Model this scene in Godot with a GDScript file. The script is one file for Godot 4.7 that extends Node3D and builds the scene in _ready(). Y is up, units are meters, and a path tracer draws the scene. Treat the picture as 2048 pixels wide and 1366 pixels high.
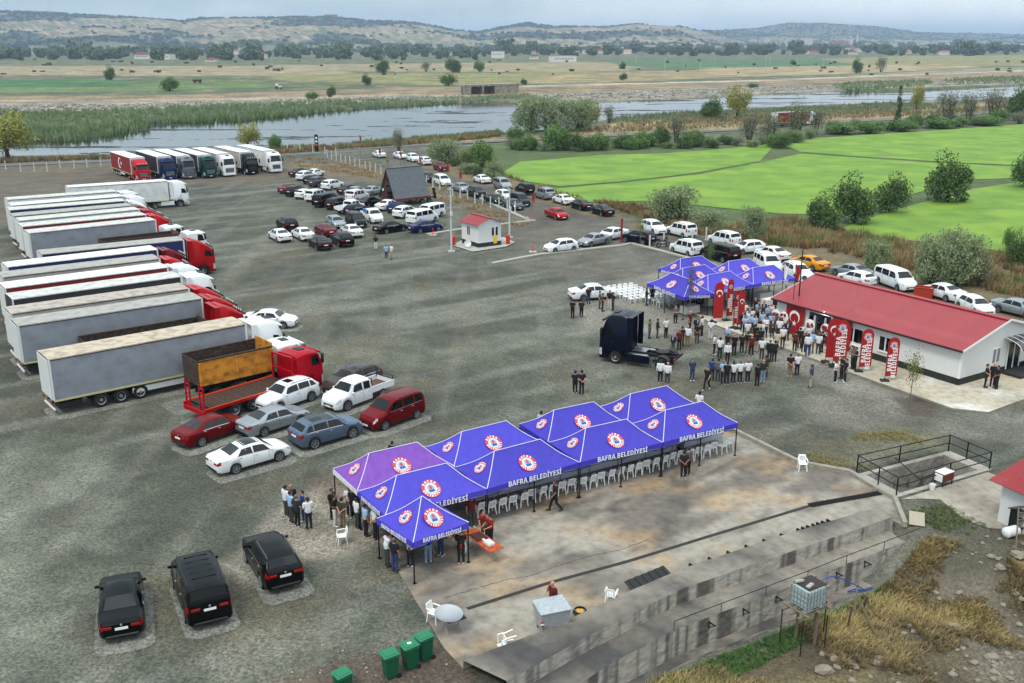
extends Node3D
# Overcast afternoon seen from a drone over a gravel lorry park by a river. y up, metres; the camera stands over the origin and looks along -z.
const FP:=1991.0
const HC:=23.5
const PITCH:=.29178
var names:={}
var mats:={}
var rng:=RandomNumberGenerator.new()
var t0:=0

func _ready() -> void:
	t0=Time.get_ticks_msec()
	rng.seed=7
	_camera_and_light()
	_ground()
	_river()
	_fields()
	_concrete_yard()
	_hall()
	_gate()
	_cabin()
	_fence()
	_trailers()
	_cars()
	_tents()
	_banners()
	_people()
	_clutter()
	_plants()
	_far()
	print("built in ",Time.get_ticks_msec()-t0," ms")

func V(x: float,y: float,z: float) -> Vector3:
	return Vector3(x,y,z)

func rad(a: float) -> float:
	return deg_to_rad(a)

func stage(s: String) -> void:
	print(s," ",Time.get_ticks_msec()-t0)

# ---------- measuring: where the sight line through a point of the photograph meets the level h ----------
func g(px: float,py: float,h:=.0) -> Vector3:
	var x:=(px-1024.0)/FP
	var y:=(py-683.0)/FP
	var dy:=-y*cos(PITCH)-sin(PITCH)
	var dz:=-(cos(PITCH)-y*sin(PITCH))
	var t:=(HC-h)/-dy
	return V(x*t,h,dz*t)

func gg(pts: Array,h:=.0) -> PackedVector2Array:
	var o:=PackedVector2Array()
	for p in pts:
		var q:=g(p[0],p[1],h)
		o.append(Vector2(q.x,q.z))
	return o

func yaw_of(a: Vector3,b: Vector3) -> float:
	return atan2(-(b.z-a.z),b.x-a.x)

# ---------- materials ----------
func lin(r: float,gr: float,b: float) -> Color:
	return Color(r,gr,b).linear_to_srgb()

func mat(key: String,c: Color,rough:=.8,metal:=.0,opt:={}) -> StandardMaterial3D:
	if mats.has(key):
		return mats[key]
	var m:=StandardMaterial3D.new()
	m.resource_name=key
	m.albedo_color=c
	m.roughness=rough
	m.metallic=metal
	for k in opt:
		m.set(k,opt[k])
	mats[key]=m
	return m

var MK={"tyre":[Color(.045,.045,.047),.85],"alloy":[Color(.62,.63,.65),.35,.7],"chrome":[Color(.75,.76,.78),.2,.9],"tail_lamp":[Color(.55,.02,.03),.15],"head_lamp":[Color(.78,.8,.82),.08,.3],"black_trim":[Color(.03,.03,.032),.45],"plate_white":[Color(.88,.88,.88),.4],"chassis_black":[Color(.035,.035,.038),.6],"tank_metal":[Color(.55,.56,.57),.35,.8],"print_white":[Color(.9,.9,.9),.6],"old_steel":[Color(.09,.075,.065),.7,.4],"rail_black":[Color(.02,.02,.022),.5,.3],"hall_white":[Color(.8,.8,.795),.7],"plinth_grey":[Color(.13,.13,.135),.8],"frame_white":[Color(.86,.86,.86),.4],"window_dark":[Color(.012,.012,.016),.05],"pole_grey":[Color(.35,.35,.36),.4,.5],"barrier_orange":[Color(.8,.13,.03),.4],"block_white":[Color(.62,.61,.58),.8],"pole_white":[Color(.72,.73,.73),.5],"kerb_pale":[Color(.6,.585,.55),.85],"ramp_dark":[Color(.12,.07,.06),.7],"base_black":[Color(.03,.03,.032),.6],"leg_steel":[Color(.62,.62,.63),.35,.7],"table_white":[Color(.62,.64,.68),.2],"linen_white":[Color(.78,.77,.74),.8],"roof_red_bright":[Color(.52,.05,.075),.5],"old_wood":[Color(.42,.37,.3),.9],"minaret_white":[Color(.8,.8,.8),.8],"pole_concrete":[Color(.7,.68,.64),.8]}
func mk(n: String) -> StandardMaterial3D:
	var a=MK[n]
	return mat(n,a[0],a[1],a[2] if a.size()>2 else 0.0)

func paint(key: String,c: Color,metal:=.0) -> StandardMaterial3D:
	return mat("paint_"+key,c,.28,metal,{"clearcoat_enabled": true,"clearcoat": .12,"clearcoat_roughness": .05,"metallic_specular": .24})

func noise_tex(size: int,freq: float,ramp: Array,octaves:=4,s:=1,kind:=FastNoiseLite.TYPE_SIMPLEX_SMOOTH,as_normal:=false,bump:=4.0) -> NoiseTexture2D:
	var n:=FastNoiseLite.new()
	n.noise_type=kind
	n.seed=s
	n.frequency=freq
	n.fractal_octaves=octaves
	var t:=NoiseTexture2D.new()
	t.width=size
	t.height=size
	t.seamless=true
	t.noise=n
	if as_normal:
		t.as_normal_map=true
		t.bump_strength=bump
	else:
		var gr:=Gradient.new()
		var off:=PackedFloat32Array()
		var col:=PackedColorArray()
		for r in ramp:
			off.append(r[0])
			col.append(r[1])
		gr.offsets=off
		gr.colors=col
		t.color_ramp=gr
	return t

func tri(m: StandardMaterial3D,tex: Texture2D,metres: float,nrm: Texture2D=null,nscale:=1.0,world:=true) -> StandardMaterial3D:
	m.albedo_texture=tex
	m.uv1_triplanar=true
	m.uv1_world_triplanar=world
	m.uv1_scale=Vector3.ONE/metres
	if nrm:
		m.normal_enabled=true
		m.normal_texture=nrm
		m.normal_scale=nscale
	return m

func detail(m: StandardMaterial3D,tex: Texture2D,metres: float) -> StandardMaterial3D:
	m.detail_enabled=true
	m.detail_albedo=tex
	m.detail_blend_mode=BaseMaterial3D.BLEND_MODE_MUL
	m.detail_uv_layer=BaseMaterial3D.DETAIL_UV_2
	m.uv2_triplanar=true
	m.uv2_world_triplanar=true
	m.uv2_scale=Vector3.ONE/metres
	return m

# ---------- mesh building ----------
class MB:
	var v:=PackedVector3Array()
	var n:=PackedVector3Array()
	var c:=PackedColorArray()
	var uv:=PackedVector2Array()
	var col:=Color.WHITE
	func tri(a: Vector3,b: Vector3,d: Vector3) -> void:
		# a, b, d run anticlockwise seen from outside; stored clockwise
		var k:=(b-a).cross(d-a)
		if k.length_squared()<1e-14:
			return
		k=k.normalized()
		v.append(a); v.append(d); v.append(b)
		n.append(k); n.append(k); n.append(k)
		c.append(col); c.append(col); c.append(col)
	func quad(a: Vector3,b: Vector3,d: Vector3,e: Vector3) -> void:
		tri(a,b,d)
		tri(a,d,e)
	func box(o: Vector3,s: Vector3,bas:=Basis(),bev:=.0) -> void:
		var h:=s*.5
		if bev <= .0:
			var p:=[]
			for i in 8:
				p.append(o+bas*Vector3(h.x if i & 1 else -h.x,h.y if i & 2 else -h.y,h.z if i & 4 else -h.z))
			for f in [[0,2,3,1],[4,5,7,6],[0,1,5,4],[2,6,7,3],[0,4,6,2],[1,3,7,5]]:
				quad(p[f[0]],p[f[1]],p[f[2]],p[f[3]])
			return
		var b:=minf(bev,minf(h.x,minf(h.y,h.z))*.95)
		# six faces, twelve bevels, eight corners
		var q:={}
		for sx in [-1,1]:
			for sy in [-1,1]:
				for sz in [-1,1]:
					q[[sx,sy,sz,0]]=o+bas*Vector3(sx*h.x,sy*(h.y-b),sz*(h.z-b))
					q[[sx,sy,sz,1]]=o+bas*Vector3(sx*(h.x-b),sy*h.y,sz*(h.z-b))
					q[[sx,sy,sz,2]]=o+bas*Vector3(sx*(h.x-b),sy*(h.y-b),sz*h.z)
		for s1 in [-1,1]:
			_face(o,[q[[s1,-1,-1,0]],q[[s1,1,-1,0]],q[[s1,1,1,0]],q[[s1,-1,1,0]]])
			_face(o,[q[[-1,s1,-1,1]],q[[1,s1,-1,1]],q[[1,s1,1,1]],q[[-1,s1,1,1]]])
			_face(o,[q[[-1,-1,s1,2]],q[[1,-1,s1,2]],q[[1,1,s1,2]],q[[-1,1,s1,2]]])
			for s2 in [-1,1]:
				_face(o,[q[[s1,s2,-1,0]],q[[s1,s2,1,0]],q[[s1,s2,1,1]],q[[s1,s2,-1,1]]])
				_face(o,[q[[s1,-1,s2,0]],q[[s1,1,s2,0]],q[[s1,1,s2,2]],q[[s1,-1,s2,2]]])
				_face(o,[q[[-1,s1,s2,1]],q[[1,s1,s2,1]],q[[1,s1,s2,2]],q[[-1,s1,s2,2]]])
				for s3 in [-1,1]:
					_face(o,[q[[s1,s2,s3,0]],q[[s1,s2,s3,1]],q[[s1,s2,s3,2]]])
	func _face(o: Vector3,p: Array) -> void:
		var k: Vector3=(p[1]-p[0]).cross(p[2]-p[0])
		if k.dot(p[0]-o)<.0:
			p.reverse()
		tri(p[0],p[1],p[2])
		if p.size()==4:
			tri(p[0],p[2],p[3])
	func bar(a: Vector3,b: Vector3,w: float,h: float,bev:=.0) -> void:
		# square bar from a to b
		var d:=(b-a)
		var l:=d.length()
		if l<1e-5:
			return
		d /= l
		var up:=Vector3.UP if absf(d.y)<.95 else Vector3.RIGHT
		var s:=d.cross(up).normalized()
		var u:=s.cross(d)
		box((a+b)*.5,Vector3(l,h,w),Basis(d,u,s),bev)
	func tube(pts: Array,rad: Array,sides:=6,cap:=true) -> void:
		var rings:=[]
		var prev:=Vector3.ZERO
		for i in pts.size():
			var d: Vector3=(pts[mini(i+1,pts.size()-1)]-pts[maxi(i-1,0)]).normalized()
			var s: Vector3
			if i==0:
				s=d.cross(Vector3.UP if absf(d.y)<.9 else Vector3.RIGHT).normalized()
			else:
				s=(prev-d*prev.dot(d)).normalized()
			prev=s
			var u:=s.cross(d)
			var r:=[]
			for k in sides:
				var a:=TAU*k/sides
				var e:=s*cos(a)+u*sin(a)
				r.append([pts[i]+e*rad[mini(i,rad.size()-1)],e])
			rings.append(r)
		for i in rings.size()-1:
			for k in sides:
				var a=rings[i][k]; var b=rings[i][(k+1) % sides]; var d2=rings[i+1][(k+1) % sides]; var e2=rings[i+1][k]
				_sm(a,e2,d2); _sm(a,d2,b)
		if cap:
			for k in range(1,sides-1):
				tri(rings[0][0][0],rings[0][k][0],rings[0][k+1][0])
				var m=rings[-1]
				tri(m[0][0],m[k+1][0],m[k][0])
	func _sm(a: Array,b: Array,d: Array) -> void:
		var k: Vector3=(b[0]-a[0]).cross(d[0]-a[0])
		if k.length_squared()<1e-14:
			return
		if k.dot(a[1]+b[1]+d[1])<.0:
			var t:=b
			b=d
			d=t
		v.append(a[0]); v.append(d[0]); v.append(b[0])
		n.append(a[1]); n.append(d[1]); n.append(b[1])
		c.append(col); c.append(col); c.append(col)
	func lathe(o: Vector3,axis: Vector3,prof: Array,sides:=16,smooth:=.0) -> void:
		# prof: [along axis, radius]
		var s:=axis.cross(Vector3.UP if absf(axis.y)<.9 else Vector3.RIGHT).normalized()
		var u:=axis.cross(s)
		for i in prof.size()-1:
			for k in sides:
				var a0:=TAU*k/sides
				var a1:=TAU*(k+1)/sides
				var e0:=s*cos(a0)+u*sin(a0)
				var e1:=s*cos(a1)+u*sin(a1)
				var p=prof[i]; var q=prof[i+1]
				var A: Vector3=o+axis*p[0]+e0*p[1]
				var B: Vector3=o+axis*p[0]+e1*p[1]
				var C: Vector3=o+axis*q[0]+e1*q[1]
				var D: Vector3=o+axis*q[0]+e0*q[1]
				quad(A,B,C,D)
	func poly(p: PackedVector2Array,y: float,bottom:=INF) -> void:
		# flat polygon in x, z at height y, with walls down to bottom
		var t:=Geometry2D.triangulate_polygon(p)
		for i in range(0,t.size(),3):
			var a:=p[t[i]]; var b:=p[t[i+1]]; var d:=p[t[i+2]]
			if (b-a).cross(d-a)>.0:
				var w:=b
				b=d
				d=w
			tri(Vector3(a.x,y,a.y),Vector3(b.x,y,b.y),Vector3(d.x,y,d.y))
		if bottom != INF:
			var cw:=Geometry2D.is_polygon_clockwise(p)
			for i in p.size():
				var a:=p[i]; var b:=p[(i+1) % p.size()]
				if cw:
					var w:=a
					a=b
					b=w
				quad(Vector3(a.x,y,a.y),Vector3(b.x,y,b.y),Vector3(b.x,bottom,b.y),Vector3(a.x,bottom,a.y))
	func prism(p: PackedVector2Array,b: Transform3D,depth: float) -> void:
		# polygon in the local xy plane, thickened along local z by depth (front at +depth/2)
		var t:=Geometry2D.triangulate_polygon(p)
		var h:=depth*.5
		for i in range(0,t.size(),3):
			var A:=p[t[i]]; var B:=p[t[i+1]]; var D:=p[t[i+2]]
			if (B-A).cross(D-A)<.0:
				var w:=B
				B=D
				D=w
			tri(b*Vector3(A.x,A.y,h),b*Vector3(B.x,B.y,h),b*Vector3(D.x,D.y,h))
			tri(b*Vector3(A.x,A.y,-h),b*Vector3(D.x,D.y,-h),b*Vector3(B.x,B.y,-h))
		var cw:=Geometry2D.is_polygon_clockwise(p)
		for i in p.size():
			var A:=p[i]; var B:=p[(i+1) % p.size()]
			if not cw:
				var w:=A
				A=B
				B=w
			quad(b*Vector3(A.x,A.y,h),b*Vector3(B.x,B.y,h),b*Vector3(B.x,B.y,-h),b*Vector3(A.x,A.y,-h))
	func soften(deg:=40.0) -> void:
		# average the normals of faces that meet at less than this angle
		var lim:=cos(deg_to_rad(deg))
		var at:={}
		for i in v.size():
			var k:=Vector3i((v[i]*2000.0).round())
			if not at.has(k):
				at[k]=[]
			at[k].append(i)
		var o:=n.duplicate()
		for k in at:
			var l: Array=at[k]
			for i in l:
				var s:=Vector3.ZERO
				for j in l:
					if n[i].dot(n[j])>lim:
						s += n[j]
				o[i]=s.normalized()
		n=o
	func add(m: MB,t:=Transform3D()) -> void:
		for i in m.v.size():
			v.append(t*m.v[i])
			n.append((t.basis*m.n[i]).normalized())
			c.append(m.c[i])
	func done(mt: Material,into: ArrayMesh=null,colors:=false) -> ArrayMesh:
		var m:=into if into else ArrayMesh.new()
		if v.is_empty():
			return m
		var a:=[]
		a.resize(Mesh.ARRAY_MAX)
		a[Mesh.ARRAY_VERTEX]=v
		a[Mesh.ARRAY_NORMAL]=n
		if colors:
			a[Mesh.ARRAY_COLOR]=c
		if uv.size()==v.size():
			a[Mesh.ARRAY_TEX_UV]=uv
		m.add_surface_from_arrays(Mesh.PRIMITIVE_TRIANGLES,a)
		m.surface_set_material(m.get_surface_count()-1,mt)
		return m

# ---------- nodes ----------
func numbered(s: String) -> String:
	var k: int=names.get(s,0)
	names[s]=k+1
	return s if k==0 else "%s_%03d" % [s,k]

func tag(o: Node3D,label: String,category := "",group := "",kind := "") -> Node3D:
	if label:
		o.set_meta("label",label)
	if category:
		o.set_meta("category",category)
	if group:
		o.set_meta("group",group)
	if kind:
		o.set_meta("kind",kind)
	return o

func thing(called: String,label: String,category: String,at:=Vector3.ZERO,turn:=.0,group := "") -> Node3D:
	var o:=Node3D.new()
	o.name=numbered(called)
	add_child(o)
	o.position=at
	o.rotation.y=turn
	tag(o,label,category,group)
	return o

func one(called: String,m: Mesh,label: String,category: String,group := "",kind := "") -> MeshInstance3D:
	var o:=MeshInstance3D.new()
	o.name=numbered(called)
	o.mesh=m
	add_child(o)
	tag(o,label,category,group,kind)
	return o

func part(parent: Node3D,called: String,m: Mesh,t:=Transform3D(),mt: Material=null) -> MeshInstance3D:
	var o:=MeshInstance3D.new()
	o.name=called
	o.mesh=m
	if mt:
		o.material_override=mt
	o.transform=t
	parent.add_child(o,true)
	return o

func place(t: Vector3,turn:=.0) -> Transform3D:
	return Transform3D(Basis(Vector3.UP,turn),t)

func letters(s: String,size: float,depth:=.004,font := "Droid Sans",bold:=true) -> ArrayMesh:
	# flat lettering whose height of capitals is about size, centred on the origin, facing +z
	var f:=SystemFont.new()
	f.font_names=PackedStringArray([font])
	f.font_weight=700 if bold else 400
	var t:=TextMesh.new()
	t.text=s
	t.font=f
	t.font_size=48
	t.pixel_size=size/34.0
	t.depth=depth
	t.curve_step=3.0
	var o:=ArrayMesh.new()
	var a:=t.get_mesh_arrays() if t.get_surface_count()==0 else t.surface_get_arrays(0)
	o.add_surface_from_arrays(Mesh.PRIMITIVE_TRIANGLES,a)
	return o

# ---------- camera, sky, light ----------
func _camera_and_light() -> void:
	var cam:=Camera3D.new()
	cam.name = "camera"
	cam.position=V(0,HC,0)
	cam.rotation.x=-PITCH
	cam.fov=37.868
	cam.near=.5
	cam.far=30000.0
	add_child(cam)
	cam.current=true
	var env:=Environment.new()
	env.background_mode=Environment.BG_SKY
	env.tonemap_mode=Environment.TONE_MAPPER_LINEAR
	env.tonemap_exposure=1.4
	env.sdfgi_enabled=true
	env.ssao_enabled=true
	env.ssil_enabled=true
	env.fog_enabled=true
	env.fog_density=.00011
	env.fog_light_color=Color(.74,.83,.95)
	var sky:=Sky.new()
	var sm:=PanoramaSkyMaterial.new()
	sm.panorama=ImageTexture.create_from_image(_clouds())
	sky.sky_material=sm
	env.sky=sky
	var we:=WorldEnvironment.new()
	we.name = "environment"
	we.environment=env
	add_child(we)
	var sun:=DirectionalLight3D.new()
	sun.name = "sun"
	sun.light_energy=.5
	sun.light_angular_distance=14.0
	sun.light_color=Color(1.0,.97,.92)
	sun.shadow_enabled=true
	sun.rotation=V(rad(-58),rad(-38),0)
	add_child(sun)

func _clouds() -> Image:
	# an even overcast with slow banks of thicker and thinner cloud, the same all the way round
	var w:=768
	var h:=384
	var im:=Image.create_empty(w,h,false,Image.FORMAT_RGBAF)
	var n:=FastNoiseLite.new()
	n.seed=5
	n.frequency=.9
	n.fractal_octaves=5
	n.domain_warp_enabled=true
	n.domain_warp_amplitude=.5
	n.domain_warp_frequency=.8
	for y in h:
		var el:=PI*(.5-(y+.5)/h)
		if el<-.05:
			im.fill_rect(Rect2i(0,y,w,h-y),Color(.3,.31,.29))
			break
		for x in w:
			var az:=TAU*(x+.5)/w-PI
			var d:=V(sin(az)*cos(el),maxf(sin(el),.0),-cos(az)*cos(el))
			var k:=n.get_noise_3d(d.x*1.9,sqrt(d.y)*6.0,d.z*1.9)
			var side:=n.get_noise_3d(d.x*.55+3.1,.0,d.z*.55+1.2)
			var b:=clampf(.96+.5*k+.2*side-.2*d.x,.66,1.25)*(.62+.83*d.y)
			var blue:=clampf(.16-.16*k+.1*d.x,.03,.24)
			im.set_pixel(x,y,Color(b*(1.0-blue*.9)*.95,b*(1.0-blue*.22)*.985,b*1.01))
	return im

# ---------- ground ----------
var N1:=FastNoiseLite.new()
var N2:=FastNoiseLite.new()
var N3:=FastNoiseLite.new()
var lowland: PackedVector2Array
var lowedge: PackedVector2Array
var pit: PackedVector2Array

func smooth(a: float,b: float,x: float) -> float:
	return smoothstep(a,b,x)

func inside(p: Vector2,poly: PackedVector2Array,soft: float) -> float:
	# 1 well inside, 0 well outside, soft metres wide at the edge
	var d:=1e9
	for i in poly.size():
		var q:=Geometry2D.get_closest_point_to_segment(p,poly[i],poly[(i+1) % poly.size()])
		d=minf(d,p.distance_squared_to(q))
	d=sqrt(d)
	if not Geometry2D.is_point_in_polygon(p,poly):
		d=-d
	return smoothstep(-soft,soft,d)

func ground_height(x: float,z: float) -> float:
	var p:=Vector2(x,z)
	if z>-75.0 and x>.0:
		if Geometry2D.is_point_in_polygon(p,pit):
			return -3.0
		if Geometry2D.is_point_in_polygon(p,lowland):
			var d:=1e9
			for i in lowedge.size()-1:
				d=minf(d,p.distance_to(Geometry2D.get_closest_point_to_segment(p,lowedge[i],lowedge[i+1])))
			return -1.75*smoothstep(.0,5.0,d)+N1.get_noise_2d(x*14,z*14)*.16*smoothstep(.5,4.0,d)
	var base:=N1.get_noise_2d(x*3.0,z*3.0)*.012
	if z<-190.0:
		base=lerpf(base,-2.6,inside(p,river,1.6))
	return base

func zones() -> Array:
	# [outline, colour, softness, strength, how much noise breaks the edge]
	return [
		[gg([[90,930],[200,900],[260,1010],[235,1110],[110,1060]]),Color(.36,.36,.3),1.4,.55,2.2],
		[gg([[-60,1000],[35,880],[75,1000],[65,1400],[-60,1400]]),Color(.36,.36,.3),1.2,.5,1.8],
		[gg([[700,640],[1000,600],[1200,560],[1212,576],[1000,628],[720,668]]),Color(.36,.355,.3),1.2,.55,2.4],
		[gg([[480,640],[700,560],[900,520],[906,536],[720,582],[500,668]]),Color(.34,.335,.28),1.2,.5,2.4],
		[gg([[870,700],[1100,650],[1222,638],[1200,662],[1000,702],[880,732]]),Color(.36,.355,.3),1.2,.5,2.4],
		[gg([[400,560],[520,480],[620,430],[645,440],[545,502],[430,582]]),Color(.34,.33,.27),1.5,.5,2.6],
		[gg([[330,800],[420,700],[600,700],[760,690],[700,720],[480,740],[360,860]]),Color(.33,.33,.275),1.2,.4,2.4],
		[gg([[60,1180],[180,1160],[200,1366],[120,1400],[60,1300]]),Color(.34,.34,.28),1.0,.4,1.8],
		[gg([[400,1300],[560,1240],[680,1230],[700,1260],[560,1300],[420,1366]]),Color(.36,.355,.29),1.0,.45,1.8],
		[gg([[900,300],[1010,290],[1540,268],[2100,232],[2700,215],[2700,600],[2048,540],[1800,500],[1660,468],[1420,466],[1300,440],[1160,400],[1000,352],[920,330]]),Color(.135,.2,.05),1.5,.95,2.0],
		[gg([[-300,322],[420,322],[560,340],[600,322],[760,330],[860,372],[760,352],[560,362],[300,372],[220,420],[-300,470]]),Color(.225,.167,.12),2.2,.8,3.0],
		[gg([[560,322],[720,330],[870,372],[1060,452],[1040,462],[880,402],[740,362],[600,350]]),Color(.29,.21,.109),1.4,.7,2.4],
		[gg([[735,305],[790,300],[880,332],[960,360],[1090,390],[1230,425],[1330,450],[1460,500],[1560,545],[1760,590],[1900,640],[2300,760],[2300,860],[1900,690],[1620,600],[1450,545],[1370,500],[1240,480],[1080,500],[1010,500],[1010,455],[1060,440],[1000,415],[880,350]]),Color(.171,.145,.12),1.1,.9,1.2],
		[gg([[1000,470],[1200,440],[1330,470],[1250,492],[1080,510]]),Color(.225,.21,.162),1.7,.7,1.8],
		[gg([[1000,520],[1240,492],[1380,520],[1340,548],[1200,560],[1080,545]]),Color(.239,.21,.177),1.7,.5,3.0],
		[gg([[1140,590],[1290,552],[1420,520],[1600,560],[1560,660],[1700,770],[1560,715],[1440,680],[1300,668],[1240,650],[1170,650]]),Color(.392,.355,.312),.6,.95,1.0],
		[gg([[1280,650],[1400,640],[1560,690],[1700,748],[1860,812],[1840,830],[1700,790],[1560,735],[1440,690],[1330,665]]),Color(.341,.307,.275),.4,.95,.6],
		[gg([[1640,790],[1780,800],[1850,830],[1760,870],[1650,850],[1620,815]]),Color(.297,.268,.235),.8,.75,1.5],
		[gg([[1880,850],[2060,820],[2200,850],[2100,900],[1960,880]]),Color(.297,.275,.244),.8,.8,1.5],
		[gg([[1600,905],[1720,860],[1860,850],[1900,880],[1740,945],[1640,938]]),Color(.254,.217,.123),1.1,.6,2.4],
		[gg([[430,1135],[500,1085],[590,1000],[640,960],[690,955],[740,1010],[770,1085],[700,1105],[600,1130],[520,1175]]),Color(.46,.395,.325),.5,.95,.8],
		[gg([[600,960],[690,930],[720,985],[650,1010]]),Color(.254,.189,.142),.4,.8,.7],
		[gg([[480,1390],[640,1330],[760,1292],[850,1262],[900,1295],[960,1330],[960,1420],[480,1420]]),Color(.186,.133,.099),.4,.95,.7],
		[gg([[1790,798],[1850,795],[1880,812],[1870,835],[1810,830]]),Color(.123,.087,.065),.3,.9,.5],
		[gg([[1840,1085],[2048,1010],[2400,1010],[2400,1700],[1200,1700],[1200,1340],[1840,1110]]),Color(.171,.128,.072),.7,.92,.9],
		[gg([[1840,1000],[1990,1000],[2010,1060],[2048,1120],[1930,1130],[1850,1090]]),Color(.174,.16,.116),.7,.8,1.2],
		[gg([[1880,1120],[2000,1120],[2120,1280],[2040,1330],[1950,1230]]),Color(.29,.249,.203),.7,.75,1.3],
		[gg([[1560,1290],[1760,1265],[1800,1370],[1700,1450],[1480,1450]]),Color(.341,.268,.116),.5,.8,1.0],
		[gg([[1240,450],[1340,440],[1420,470],[1660,470],[1800,530],[2048,580],[2400,700],[2400,800],[1960,620],[1700,560],[1560,530],[1420,480],[1320,462]]),Color(.312,.229,.119),.9,.85,1.8],
		[gg([[820,330],[900,312],[1000,350],[1150,400],[1240,430],[1300,445],[1180,432],[960,368],[880,345]]),Color(.312,.225,.119),.7,.9,1.2],
		[gg([[-300,300],[700,300],[780,296],[735,312],[-300,330]]),Color(.167,.167,.167),.4,.0,.2],
	]

func _ground() -> void:
	N1.seed=3
	N1.frequency=.02
	N1.fractal_octaves=4
	N2.seed=11
	N2.frequency=.13
	N2.fractal_octaves=4
	N3.seed=23
	N3.frequency=.05
	N3.fractal_octaves=3
	river=river_outline()
	lowland=v2([[-.9,-32.9],[2.5,-35.75],[6.6,-39.3],[11.0,-41.9],[16.0,-44.9],[19.2,-46.5],[20.4,-46.1],[21.6,-45.0],[26.0,-41.5],[40.0,-38.0],[40.0,-5.0],[-6.0,-5.0]])
	lowedge=v2([[20.6,-45.4],[21.6,-45.0],[26.0,-41.5],[40.0,-38.0]])
	pit=gg([[1732,952],[1888,912],[1955,942],[1800,988]])
	var zs:=zones()
	var boxes:=[]
	for q in zs:
		var r:=Rect2(q[0][0],Vector2.ZERO)
		for p in q[0]:
			r=r.expand(p)
		boxes.append(r.grow(q[2]+q[4]))
	var step:=.5
	var nx:=470
	var nz:=476
	var ox:=-nx*step*.5
	var vs:=PackedVector3Array()
	var cs:=PackedColorArray()
	vs.resize((nx+1)*(nz+1))
	cs.resize((nx+1)*(nz+1))
	var dir:=Vector2(cos(.62),-sin(.62))
	for j in nz+1:
		var z:=-j*step-4.0
		for i in nx+1:
			var x:=ox+i*step
			var k:=j*(nx+1)+i
			if absf(x)>-z*.56+14.0:
				vs[k]=V(x,0,z)
				continue
			vs[k]=V(x,ground_height(x,z),z)
			var p:=Vector2(x,z)
			var m:=N1.get_noise_2d(x*2.2,z*2.2)
			var fine:=N2.get_noise_2d(x*3,z*3)
			var u:=p.dot(dir)
			var w:=p.dot(dir.orthogonal())
			var track:=N3.get_noise_2d(u*.35,w*5.0)
			var track2:=N3.get_noise_2d(x*6.0+90.0,z*.5)
			var cr:=Color(.112,.118,.09)
			cr=cr.lerp(Color(.225,.228,.172),clampf(.22+.95*m+.5*fine,.0,.85))
			cr=cr.lerp(Color(.315,.31,.27),clampf((track-.08)*2.4,.0,.8))
			cr=cr.lerp(Color(.255,.25,.205),clampf((track2-.12)*2.0,.0,.6))
			cr=cr.lerp(Color(.205,.165,.105),clampf((N1.get_noise_2d(x*5+300,z*5)-.2)*2.4,.0,.6))
			cr=cr*(1.0+.17*N2.get_noise_2d(x*9.0,z*9.0)+.07*N2.get_noise_2d(x*21.0,z*21.0))
			var wob:=N2.get_noise_2d(x*1.2+40,z*1.2)
			for q in zs.size():
				if boxes[q].has_point(p):
					var zq=zs[q]
					var s: float=zq[2]
					var f: float=inside(p+Vector2(wob,N2.get_noise_2d(x*1.2,z*1.2+70))*zq[4],zq[0],s)*zq[3]
					if f>.01:
						var e: Color=zq[1]
						cr=cr.lerp(e*(1.0+.22*fine+.2*m),f)
			cs[k]=cr*.78
	var idx:=PackedInt32Array()
	for j in nz:
		var z:=-j*step-4.0
		for i in nx:
			var x:=ox+i*step
			if absf(x)>-z*.56+12.0:
				continue
			var a:=j*(nx+1)+i
			idx.append_array(PackedInt32Array([a,a+nx+1,a+1,a+1,a+nx+1,a+nx+2]))
	var grit:=noise_tex(2048,.1,[[.15,Color(.56,.56,.55)],[.42,Color(.76,.76,.75)],[.6,Color(.86,.86,.84)],[.76,Color(.98,.98,.96)],[.88,Color(1,1,1)]],3,4,FastNoiseLite.TYPE_VALUE)
	var patch:=noise_tex(512,.012,[[.2,Color(.86,.86,.86)],[.5,Color(.96,.96,.96)],[.8,Color(1,1,1)]],5,9)
	var gm:=mat("gravel",Color.WHITE,.95,.0,{"vertex_color_use_as_albedo": true})
	tri(gm,grit,17.3,noise_tex(1024,.09,[],3,6,FastNoiseLite.TYPE_VALUE,true,5.0),.35)
	detail(gm,patch,31.0)
	one("ground",sheet(vs,cs,idx,gm),"","","","structure")
	stage("ground")

func sheet(vs: PackedVector3Array,cs: PackedColorArray,idx: PackedInt32Array,m: Material) -> ArrayMesh:
	# an indexed, smooth-shaded sheet; idx runs clockwise seen from above
	var ns:=PackedVector3Array()
	ns.resize(vs.size())
	for i in range(0,idx.size(),3):
		var a:=vs[idx[i]]
		var k:=(vs[idx[i+2]]-a).cross(vs[idx[i+1]]-a)
		if k.y<0:
			var w:=idx[i+1]
			idx[i+1]=idx[i+2]
			idx[i+2]=w
			k=-k
		ns[idx[i]] += k
		ns[idx[i+1]] += k
		ns[idx[i+2]] += k
	for i in ns.size():
		ns[i]=ns[i].normalized() if ns[i].length_squared()>0 else Vector3.UP
	var a:=[]
	a.resize(Mesh.ARRAY_MAX)
	a[Mesh.ARRAY_VERTEX]=vs
	a[Mesh.ARRAY_NORMAL]=ns
	a[Mesh.ARRAY_COLOR]=cs
	a[Mesh.ARRAY_INDEX]=idx
	var o:=ArrayMesh.new()
	o.add_surface_from_arrays(Mesh.PRIMITIVE_TRIANGLES,a)
	o.surface_set_material(0,m)
	return o

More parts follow.
